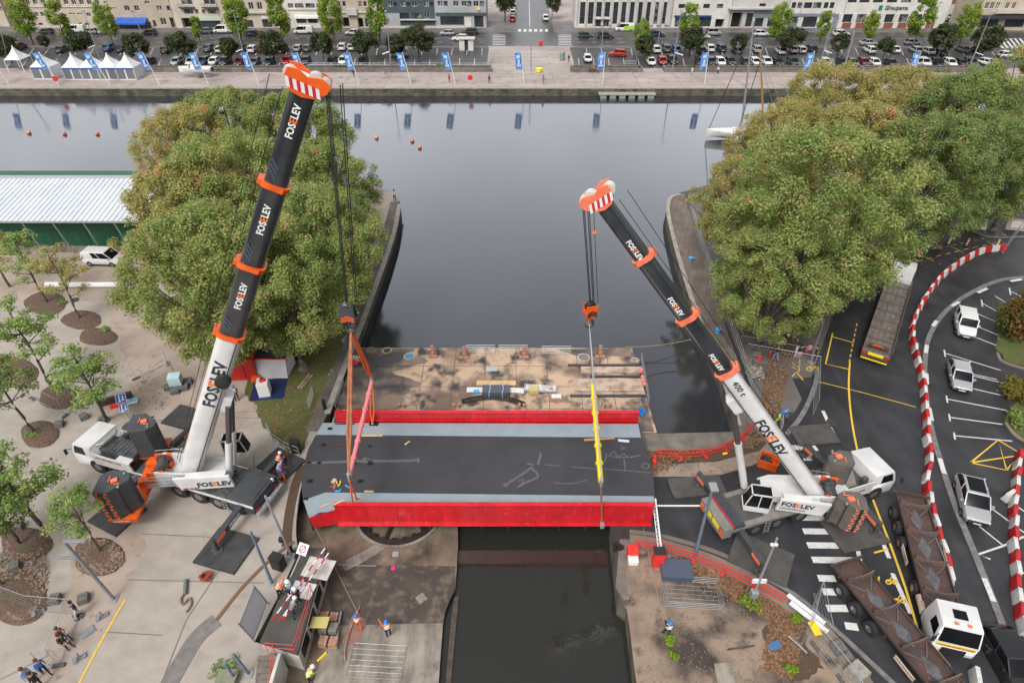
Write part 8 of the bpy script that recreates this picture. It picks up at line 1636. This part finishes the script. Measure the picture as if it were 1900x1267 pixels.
# orange crate behind boom
p = P(1424, 862); rt = empty('orange_crate', p, R(-28), 'orange open crate with dark contents behind the right boom', 'crate'); mb = MB()
for x, y, l, w_ in ((-.7, 0, .06, 1.1), (.7, 0, .06, 1.1)): mb.box((x, y, .4), (l, w_, .8))
for y in (-.55, .55): mb.box((0, y, .4), (1.4, .06, .8))
mb.box((0, 0, .05), (1.4, 1.1, .06)); mb.build('body', M_cor, rt); mb = MB(); [mb.box((random.uniform(-.5, .5), random.uniform(-.4, .4), .55), (.4, .1, .2), random.uniform(0, 3)) for _ in range(9)]; mb.build('contents', M_engine, rt)
# ---------------- control hut with roof terrace and stairs
HP = [P(u, v, HU) for u, v in ((556, 1017), (604, 1016), (553, 1207), (512, 1204), (516, 1192), (479, 1191))]
HP = [P(560, 1017, HU), P(606, 1016, HU), P(552, 1212, HU), P(482, 1190, HU)]; hc_ = Vector((sum(p.x for p in HP) / 4, sum(p.y for p in HP) / 4, PITZ)); hut = empty('control_hut', hc_, 0, 'flat roofed lock keeper hut with windows facing the lock and a dark roof terrace', 'hut')
q_ = [(p.x - hc_.x, p.y - hc_.y) for p in HP]; hh_ = HU - PITZ
mb = MB(); mb.prism(q_, hh_ - .25, hh_); mb.build('roof', mat('dark bitumen roof', (.05, .047, .045), .8, col2=(.085, .078, .07), scale=.8, detail=8), hut)
ins = [(x * .985, y * .985) for x, y in q_]; mb = MB(); mb.prism(ins, 0, hh_ - .25); mb.build('wall', mat('dirty white render', (.62, .60, .56), .85, col2=(.42, .40, .37), scale=.8, detail=7), hut)
a, b = Vector((*ins[1], 0)), Vector((*ins[2], 0)); d = b - a; nrm = Vector((d.y, -d.x, 0)).normalized() * -1
if nrm.x < 0: nrm = -nrm
for k in range(4): mb = MB(); c0 = a.lerp(b, .12 + .22 * k) + nrm * .03; c1 = a.lerp(b, .28 + .22 * k) + nrm * .03; mb.beam(c0 + Vector((0, 0, 1.2)), c1 + Vector((0, 0, 1.2)), .08, .9); mb.build('window', M_cglass, hut); mb = MB(); mb.beam(c0 + Vector((0, 0, .66)) + nrm * .03, c1 + Vector((0, 0, .66)) + nrm * .03, .14, .08); mb.build('window_sill', M_pale, hut)
mb = MB(); c = a.lerp(b, .62) + nrm * .6 + Vector((0, 0, 1.3)); mb.beam(c, c + d.normalized() * .8 + Vector((0, 0, .1)), .05, 1.1, up=nrm); mb.build('shutter', mat('pale yellow board', (.55, .48, .18), .7), hut)
mb = MB(); mb.box((.9, 1.9, hh_ + .02), (1.9, 1.5, .03), R(-12)); mb.build('roof_sheet', mat('pale roof sheet', (.55, .52, .49), .7, col2=(.35, .33, .31), scale=1.5), hut); mb = MB(); mb.box((.25, .3, hh_ + .04), (1.5, 1.1, .05), R(-12)); mb.build('roof_sheet', M_wht, hut)
def redrail(px, z0, lab):
 pts = [P(u, v, z0) if len((u, v)) == 2 else None for u, v in px]; mb = MB(); o = pts[0].copy()
 for a_, b_ in zip(pts, pts[1:]):
  for zz in (.5, 1.0): mb.tube([a_ - o + Vector((0, 0, zz)), b_ - o + Vector((0, 0, zz))], .022, 5)
 for p_ in pts: mb.tube([p_ - o, p_ - o + Vector((0, 0, 1.0))], .025, 5)
 ob = mb.build('railing', plain('red railing paint', (.62, .05, .04), .5)); ob.location = o; tag(ob, lab, 'railing')
redrail([(580, 1100), (572, 1140), (558, 1186), (549, 1212), (497, 1208)], HU, 'thin red railing along the lock side of the hut roof')
st0 = P(498, 1212, HU); st = empty('stairs', Vector((st0.x, st0.y, PITZ)), 0, 'concrete stairs going down from the hut roof at the bottom edge', 'stairs')
for k in range(11): mb = MB(); mb.box((-.05, -.14 - .28 * k, (HU - PITZ - .19 * (k + 1)) / 2), (1.15, .28, HU - PITZ - .19 * (k + 1))); mb.build('step', mat('worn concrete step', (.20, .17, .14), .85, col2=(.12, .105, .09), scale=2), st)
mb = MB(); mb.box((.66, -1.6, 1.1), (.2, 3.2, 2.2)); mb.build('side_wall', _M['dirty white render'], st)
mb = MB(); o = Vector((.45, 0, HU - PITZ));
for zz in (.5, .95): mb.tube([o + Vector((0, 0, zz)), o + Vector((0, -3.0, -2.0 + zz))], .022, 5)
for k in range(4): q = o + Vector((0, -k, -.66 * k)); mb.tube([q, q + Vector((0, 0, .95))], .025, 5)
mb.build('handrail', plain('red railing paint', (.62, .05, .04), .5), st)
# grey board fence beside the hut, no-entry sign, machinery box
a, b = P(498, 1120, 0), P(472, 1190, 0); rt = empty('board_fence', a, head(a, b), 'pale grey board fence panel left of the hut', 'fence'); L = (b - a).length
for k in range(6): mb = MB(); mb.T = Matrix.Rotation(R(13), 4, 'X'); mb.box((L * (k + .5) / 6, 0, 1.15), (L / 6 - .02, .03, 1.75)); mb.build('board', mat('pale grey board', (.60, .60, .63), .6), rt)
mb = MB(); mb.T = Matrix.Rotation(R(13), 4, 'X'); [mb.box((x, .03, 1.1), (.06, .06, 2.2)) for x in (0, L)]; mb.box((L / 2, .03, 2.05), (L, .05, .05)); mb.box((L / 2, .03, .25), (L, .05, .05)); mb.build('frame', M_stp, rt)
pp = P(566, 1035, HU); rt = empty('no_entry_sign', pp, R(-20), 'white square sign with a red ring on the hut roof', 'sign'); mb = MB(); mb.tube([(0, -1.6, .1), (0, 0, .9)], .04, 6); mb.build('post', M_galv, rt); mb = MB(); mb.T = Matrix.Translation((0, .05, .95)) @ Matrix.Rotation(R(35), 4, 'X'); mb.box((0, 0, 0), (.75, .75, .03)); pl = mb.build('plate', M_wht, rt); mb = MB(); mb.T = Matrix.Translation((0, .05, .95)) @ Matrix.Rotation(R(35), 4, 'X'); mb.ring((0, 0, .02), .22, .07, .012, 24); mb.T = mb.T @ Matrix.Rotation(R(45), 4, 'Z'); mb.box((0, 0, .026), (.42, .06, .012)); mb.build('symbol', M_redw, pl)
# things on the pit floor
for k, (u, v, c, l, n_) in enumerate(((612, 1150, M_rust, 'stack of rusty weights beside the hut, farthest pile', 3), (612, 1172, M_galv, 'stack of grey metal blocks in the middle of the pallet row', 4), (611, 1195, M_rust, 'stack of rusty weights beside the hut, nearest pile', 3))):
 p = P(u, v, PITZ); rt = empty('weight_stack', p, R(-4), l, 'weights')
 for q in range(n_):
  for s in (-1, 1): mb = MB(); mb.box((s * .33, 0, .1 + .17 * q), (.55, .62, .15)); mb.build('block', c if k != 1 else M_ggrey, rt, bevel=.02)
strap([(633, 1135), (628, 1165), (624, 1205)], PITZ + .25, M_galv, 'long aluminium post lying beside the weight stacks', .12, 'metal_post'); lying('rusty_plate', 659, 1170, PITZ + .02, 1.1, 1.9, .03, R(-8), mat('brown rusty plate', (.20, .11, .085), .8, col2=(.26, .15, .12), scale=2), 'brown steel plate the orange overalled worker stands on', 'plate', 0); strap([(668, 1125), (655, 1155), (642, 1195), (640, 1226)], PITZ + .12, M_rust, 'long rusty pole lying across the brown plate', .09, 'steel_pole')
lying('inspection_cover', 734, 1028, PITZ, .45, .42, .06, 0, M_galv, 'square metal cover on the pit floor under the turning ring', 'cover'); lying('pink_marker', 730, 1054, PITZ, .28, .28, .08, 0, plain('neon pink', (.9, .03, .22)), 'bright pink marker on the dark pit floor', 'marker', .03); lying('paving_slab', 782, 1110, PITZ, .6, .6, .06, R(40), M_pale, 'loose square slab lying askew on the dark wet floor', 'slab'); strap([(628, 1048), (665, 1049), (698, 1050)], PITZ + .04, M_galv, 'thin grey pipe across the pit floor below the hut corner', .06, 'pipe'); lying('drill', 598, 1219, PITZ, .7, .15, .15, R(50), P_yel, 'yellow and black tool on the sandy patch by the weights', 'tool', .04)
# things on the plaza
def stone(u, v, s, rz, lab, m=None): p = P(u, v); mb = MB(); mb.hexa([(-s, -s, 0), (s, -s, 0), (s, s, 0), (-s, s, 0)], [(-s * .85, -s * .9, s * 1.3), (s * .9, -s * .85, s * 1.3), (s * .85, s * .9, s * 1.3), (-s * .9, s * .85, s * 1.3)]); mb.tube([(-.08, 0, s * 1.3), (-.08, 0, s * 1.3 + .14), (.08, 0, s * 1.3 + .14), (.08, 0, s * 1.3)], .02, 5); o = mb.build('concrete_block', m or mat('grey concrete block', (.16, .15, .14), .9, col2=(.10, .10, .095), scale=3), bevel=.03); o.location = p; o.rotation_euler = (0, 0, rz); tag(o, lab, 'concrete block', 'anchor blocks')
for u, v, r, l in ((112, 790, .3, 'grey anchor block at the rim of a mulch bed left of the crane cab'), (157, 776, .7, 'grey anchor block right behind the white crane cab'), (38, 948, .2, 'grey anchor block left of the leafy young tree'), (30, 1054, .5, 'grey anchor block between two mulch beds at the left edge'), (104, 1114, .2, 'grey anchor block left of the person in navy'), (157, 1113, .4, 'grey anchor block right behind the person in navy'), (36, 980, .3, 'small grey block above the lower left mulch bed'), (192, 782, .2, 'flat grey block at the foot of the airy young tree')): stone(u, v, .34, r, l)
stone(1587, 1252, .55, .5, 'pale weathered stone block in the wire fence at the bottom', mat('pale lichen stone', (.34, .32, .28), .9, col2=(.22, .21, .18), scale=4, detail=8)); stone(1553, 1205, .4, .3, 'grey concrete base under the pale signpost by the wire fence')
p = P(331, 718); rt = empty('water_tank', p, R(12), 'pale blue plastic tank standing on concrete weights beside the boom', 'tank'); mb = MB(); mb.box((0, 0, .95), (1.1, .95, 1.0)); mb.build('tank', mat('pale blue plastic', (.42, .60, .66), .4, col2=(.50, .66, .70), scale=1), rt, bevel=.1, smooth=True)
for x, y in ((-.75, -.1), (-.1, -.75), (.6, -.4), (.8, .35), (-.2, .5)): mb = MB(); mb.box((x, y, .22), (.75, .65, .42), .1); mb.build('weight', _M['grey concrete block'], rt, bevel=.03)
a, b = P(88, 533), P(222, 533); rt = empty('white_pipe', a, head(a, b), 'long white hexagonal pipe lying on the plaza before the shed', 'pipe'); mb = MB(); L = (b - a).length; mb.cyl((0, 0, .33), (L, 0, .33), .33, 8); mb.build('tube', M_wht, rt); mb = MB(); mb.cyl((L, 0, .3), (L + .35, 0, .3), .18, 8); mb.build('end_cap', M_wht, rt)
rt = empty('planter_bench', P(218, 745), R(28), 'dark wooden board wall lying beside the blue pedestrian sign', 'board'); mb = MB(); mb.box((0, 0, .35), (2.6, .25, .7)); mb.build('board', M_rbed, rt); mb = MB(); mb.box((.1, -.7, .15), (1.3, .35, .3)); mb.build('red_box', P_red, rt)
def ped_sign(u, v, h, lab, s=.75):
 p = P(u, v); rt = empty('pedestrian_sign', p, R(20), lab, 'sign'); mb = MB(); mb.cyl((0, 0, 0), (0, 0, h), .04, 6); mb.build('post', M_galv, rt); T = Matrix.Translation((0, -.06, h)) @ Matrix.Rotation(R(55), 4, 'X'); mb = MB(); mb.T = T; mb.box((0, 0, 0), (s * 1.1, s * 1.1, .03)); pl = mb.build('plate', M_wht, rt); mb = MB(); mb.T = T; mb.box((0, 0, .018), (s, s, .012)); mb.build('blue_field', plain('sign blue', (.01, .09, .48)), pl); mb = MB(); mb.T = T
 for x, k in ((-.12, 1), (.16, .7)): mb.box((x, 0, .028), (.09, .34 * k, .01)); mb.box((x, -.2 * k, .028), (.2, .14 * k, .01)); mb.box((x, .25 * k, .028), (.1, .1, .01))
 mb.build('symbol', M_wht, pl)
ped_sign(236, 762, 1.5, 'blue square pedestrian sign behind the far counterweight, upper one'); ped_sign(239, 775, 1.2, 'smaller blue pedestrian sign just below the first', .6)
lying('info_board', 244, 745, .1, 1.1, .8, .06, R(20), mat('cyan poster', (.10, .45, .62), .5, col2=(.6, .6, .62), scale=1.5, contrast=(.45, .55)), 'cyan and white information board lying by the blue signs', 'board'); coil(383, 1072, 0, plain('dark red sling', (.30, .05, .04), .8), 'dark red coiled slings on the plaza in front of the big mat', .4, 6, .05)
strap([(346, 1077), (345, 1092), (344, 1104)], .02, mat('green grey webbing', (.13, .17, .14), .8), 'green grey rolled sling standing out of the brown loop', .26, 'round_sling'); strap([(344, 1100), (336, 1112), (340, 1122), (352, 1110), (355, 1122), (346, 1136)], .03, mat('brown webbing', (.22, .15, .11), .8), 'brown looped sling lying on the plaza left of the stairs', .14, 'round_sling')
def posts(u, v, lab): p = P(u, v); mb = MB(); mb.box((0, 0, .06), (.75, .28, .12)); mb.box((.05, 0, .35), (.1, .1, .6)); mb.box((-.2, 0, .2), (.12, .34, .16), .5); o = mb.build('fence_weight', M_stp, bevel=.01); o.location = p; o.rotation_euler = (0, 0, R(40)); tag(o, lab, 'fence foot')
for u, v, l in ((148, 1222, 'grey fence foot by the yellow line, nearest the bottom'), (72, 1137, 'grey fence foot at the rim of the long mulch bed'), (190, 1145, 'small grey foot close to the yellow line'), (8, 1042, 'grey fence foot at the left edge between mulch beds')): posts(u, v, l)
lying('metal_stand', 163, 1172, .02, .8, .55, .05, R(50), M_stp, 'flat grey metal frame with a spike beside the yellow line', 'stand')
# ---------------- tents, sheds and gear under the left trees
rt = empty('red_shed', P(455, 690), R(3), 'red ribbed metal site shed under the left grove', 'shed'); M_redrib = mat('red ribbed metal', (.50, .02, .02), .4, col2=(.42, .015, .015), scale=1)
mb = MB(); mb.box((0, 1.6, 1.2), (2.9, 5.5, 2.4)); mb.build('wall', M_redrib, rt); mb = MB(); mb.box((0, 1.6, 2.45), (3.0, 5.6, .06)); [mb.box((0, -1.1 + .3 * k, 2.50), (2.95, .07, .06)) for k in range(18)]; mb.build('roof', M_redrib, rt); mb = MB(); mb.box((-.2, -1.19, 1.0), (1.4, .06, 2.0)); mb.build('door', M_redrib, rt)
lying('red_skip', 432, 690, 0, 1.9, 1.6, .9, 0, M_redrib, 'red skip right of the white boom, in front of the red shed', 'skip', .04)
rt = empty('tent', P(508, 690), R(0), 'white walled tent with a dark striped roof under the plane tree', 'tent'); mb = MB(); mb.hexa([(-1.6, -1, 0), (1.6, -1, 0), (1.7, 1.4, 0), (-1.5, 1.4, 0)], [(-1.5, -.2, 1.8), (1.5, -.2, 1.8), (1.6, 1.3, 1.9), (-1.4, 1.3, 1.9)]); mb.build('wall', M_tent, rt); mb = MB(); mb.box((.05, .9, 2.0), (3.2, 2.8, .08)); [mb.box((.05, -.4 + .32 * k, 2.06), (3.2, .1, .05)) for k in range(9)]; mb.build('roof', plain('dark striped roof', (.06, .09, .09)), rt); mb = MB(); mb.box((.05, -.52, 2.0), (3.2, .08, .1)); mb.build('red_edge', P_red, rt)
lying('tarpaulin', 499, 722, .015, 3.0, 2.9, .04, R(8), plain('dark blue tarpaulin', (.012, .022, .09), .5), 'dark blue tarpaulin on the grass under the white crate', 'tarpaulin'); rt = empty('white_crate', P(493, 730), R(12), 'tall white crate with red and black gear on top on a blue tarpaulin', 'crate'); mb = MB(); mb.box((0, 0, .75), (1.0, 1.1, 1.5)); mb.build('body', M_wht, rt, bevel=.03); mb = MB(); mb.box((.05, 0, 1.56), (.5, .4, .14), .4); mb.build('red_gear', P_red, rt, bevel=.03); mb = MB(); mb.box((-.02, .25, 1.56), (.3, .2, .16), .2); mb.build('black_gear', M_blkpl, rt, bevel=.03)
lying('orange_bag', 476, 705, 0, .8, .9, .5, .3, M_cor, 'orange bag beside the tall white crate', 'bag', .15); rt = empty('roadworks_sign', P(552, 618), 0, 'white roadworks board with a yellow edge under the trees', 'sign'); mb = MB(); mb.T = Matrix.Rotation(R(-25), 4, 'X'); mb.poly([(-.6, 0, 2.4), (.7, 0, 2.4), (.75, 0, 1.8), (.1, 0, .6)]); mb.build('plate', M_wht, rt); mb = MB(); mb.T = Matrix.Rotation(R(-25), 4, 'X'); mb.beam((-.6, -.03, 2.4), (.1, -.03, .6), .08); mb.build('edge', P_yel, rt); mb = MB(); mb.cyl((.1, .2, 0), (.1, -.3, 1.2), .04, 6); mb.build('post', M_galv, rt)
rt = empty('ladder', P(556, 722), R(75), 'wooden ladder lying on the grass right of the tent', 'ladder'); mb = MB(); [mb.beam((0, y, .08), (2.1, y, .08), .06) for y in (-.2, .2)]; [mb.beam((.15 + .22 * k, -.2, .08), (.15 + .22 * k, .2, .08), .035) for k in range(9)]; mb.build('rungs', M_pboard, rt); lying('black_bin', 555, 664, 0, .55, .55, .9, 0, M_blkpl, 'black bin on the grass beside the plane trunk', 'bin', .06); lying('red_canister', 324, 626, 0, .6, .35, .7, .5, P_red, 'red box at the gravel edge left of the boom', 'box', .05)
# ---------------- green boathouse shed with a white ribbed roof
a = P(-420, 470); b = P(292, 470); X0, X1, Y0 = a.x, b.x, a.y; rt = empty('boathouse', ((X0 + X1) / 2, Y0 + 5, 0), 0, 'long green boarded boathouse with a white ribbed metal roof', 'boathouse'); W_ = X1 - X0; ze = PY(100, 412, Y0 - 1.4).z; yr = (P(100, 333, 6.3)).y - Y0 - 5
M_gwall = mat('green painted boards', (.012, .085, .045), .6, col2=(.016, .11, .06), scale=1.5); M_wroof = mat('white ribbed roof', (.60, .63, .68), .35, col2=(.52, .56, .62), scale=.3)
mb = MB(); mb.box((0, 2.0, .45), (W_, 13.5, .9)); mb.build('plinth', M_pale, rt); mb = MB(); mb.box((0, 2.0, (ze + .9) / 2), (W_ - .1, 13.4, ze - .9)); [mb.box((0, -4.72, 1.0 + .3 * k), (W_ - .1, .03, .02)) for k in range(11)]; mb.build('wall', M_gwall, rt)
zr = 6.3; ye = -6.4; mb = MB(); mb.hexa([(-W_ / 2, ye, ze), (W_ / 2 + .5, ye, ze), (W_ / 2 + .5, yr, zr), (-W_ / 2, yr, zr)], [(-W_ / 2, ye, ze + .1), (W_ / 2 + .5, ye, ze + .1), (W_ / 2 + .5, yr, zr + .1), (-W_ / 2, yr, zr + .1)])
for k in range(int(W_ / .62)): x = -W_ / 2 + .3 + .62 * k; mb.beam((x, ye, ze + .12), (x, yr, zr + .12), .14, .09)
mb.build('roof', M_wroof, rt); mb = MB(); mb.box((0, yr + 1.6, zr - .9), (W_, 3.4, .1)); mb.box((0, ye - .06, ze + .02), (W_ + .6, .12, .2)); mb.build('gutter', M_galv, rt)
for k in range(9): x = W_ / 2 - 3 - 3.6 * k; mb = MB(); mb.tube([(x, -5.0, .1), (x, ye + .2, ze)], .09, 6); mb.build('strut', M_galv, rt); mb = MB(); mb.box((x - 1.7, -4.74, 1.95), (1.1, .08, 2.1)); mb.build('door', plain('darker green door', (.008, .06, .03)), rt)
# ---------------- right bank odds and ends
def bollard_sign(u, v, m, lab): p = P(u, v); rt = empty('traffic_bollard', p, 0, lab, 'bollard', 'bollards in the road bend'); mb = MB(); mb.box((0, 0, .05), (.45, .4, .1)); mb.build('base', M_blkpl, rt); mb = MB(); mb.box((0, 0, .6), (.22, .1, 1.0)); mb.build('blade', M_wht, rt, bevel=.03); mb = MB(); [mb.box((0, 0, .25 + .35 * k), (.23, .11, .15)) for k in range(3)]; mb.build('bands', m, rt)
for (u, v, m), l in zip(((1703, 477, P_red), (1759, 454, P_yel), (1792, 457, P_red), (1848, 459, P_yel)), ('red and white road bollard nearest the dropside lorry', 'yellow and white road bollard, left one in the bend', 'red and white road bollard in the middle of the bend', 'yellow and white road bollard at the barrier row end')): bollard_sign(u, v, m, l)
for i, (u, v, w_, rz, l, c) in enumerate(((1808, 425, 2.6, R(-14), 'white board with a yellow notice at the forecourt entrance', 1), (1882, 428, 2.2, R(-14), 'brown and white board at the right edge of the forecourt', 0))): rt = empty('site_board', P(u, v), rz, l, 'board'); mb = MB(); mb.T = Matrix.Rotation(R(-20), 4, 'X'); mb.box((0, 0, .8), (w_, .06, 1.5)); mb.build('panel', M_wht if c else M_pboard, rt); mb = MB(); mb.T = Matrix.Rotation(R(-20), 4, 'X'); mb.box((0.1, -.04, .8), (w_ * .6, .03, .9)); mb.build('notice', plain('yellow notice', (.80, .68, .03)) if c else M_wht, rt)
mb = MB(); p = P(1895, 372); mb.box((0, 0, 1.4), (7, 9, 2.8)); o = mb.build('white_cabin', M_wht, bevel=.05); o.location = p + Vector((3.0, 2, 0)); tag(o, 'white cabin at the right edge behind the forecourt', 'cabin')
for u, v, l in ((1281, 484, 'bright blue bollard on the right quay, farther one'), (1331, 617, 'bright blue bollard on the right quay beside the boom')): p = P(u, v); mb = MB(); mb.lathe([(.18, 0), (.16, .3), (.28, .36), (.28, .46), (.02, .52)], n=12); mb.box((.22, 0, .4), (.35, .16, .12)); o = mb.build('mooring_bollard', P_blue, smooth=True); o.location = p; tag(o, l, 'bollard')
for i, (u, v, rz, l) in enumerate(((1495, 1130, R(-50), 'white board leaning at the end of the curved footway, upper'), (1500, 1145, R(-50), 'white board leaning at the end of the curved footway, lower'))): lying('leaning_board', u, v, .3 + .1 * i, 2.6, .3, .12, rz, M_wht, l, 'board')
lying('yellow_notice', 1512, 1165, .9, .5, .9, .03, R(10), mat('yellow sign', (.75, .68, .12), .5), 'pale yellow notice on the wire fence near the zebra crossing', 'sign'); strap([(1462, 1180), (1480, 1195), (1497, 1212)], .1, M_galv, 'grey steel post lying near the kerb of the waste ground', .12, 'steel_post'); strap([(1350, 1205), (1375, 1202), (1400, 1198)], .05, M_dust, 'dark beam lying on the waste ground', .1, 'beam')
lying('blue_rag', 1438, 1197, .01, .8, .45, .06, .4, plain('blue rag', (.06, .14, .32), .9), 'crumpled blue rag on the waste ground near the weeds', 'rag', .03); lying('yellow_barrow', 1345, 842, .12, .4, .2, .12, .3, M_yelb, 'small yellow and grey tool on the footway behind the bridge end', 'tool', .04); hurdle(P(1448, 792), R(70), 'metal barrier behind the boom next to the yellow trousered worker', L=1.8, grp=None); lying('red_bucket', 1408, 668, 0, .35, .35, .5, 0, P_red, 'small red bin on the pavement left of the child in red', 'bin', .05)
rt = empty('rope_heap', P(1400, 690), 0, 'heap of pale netting at the quay railing behind the boom', 'netting'); q = leaves('netting', [(Vector((0, 0, .2)), (.8, 1.3, .3))], 900, .18, mat('pale netting', (.26, .24, .21), .9, island=(.5, 1.4)), rt, 9)
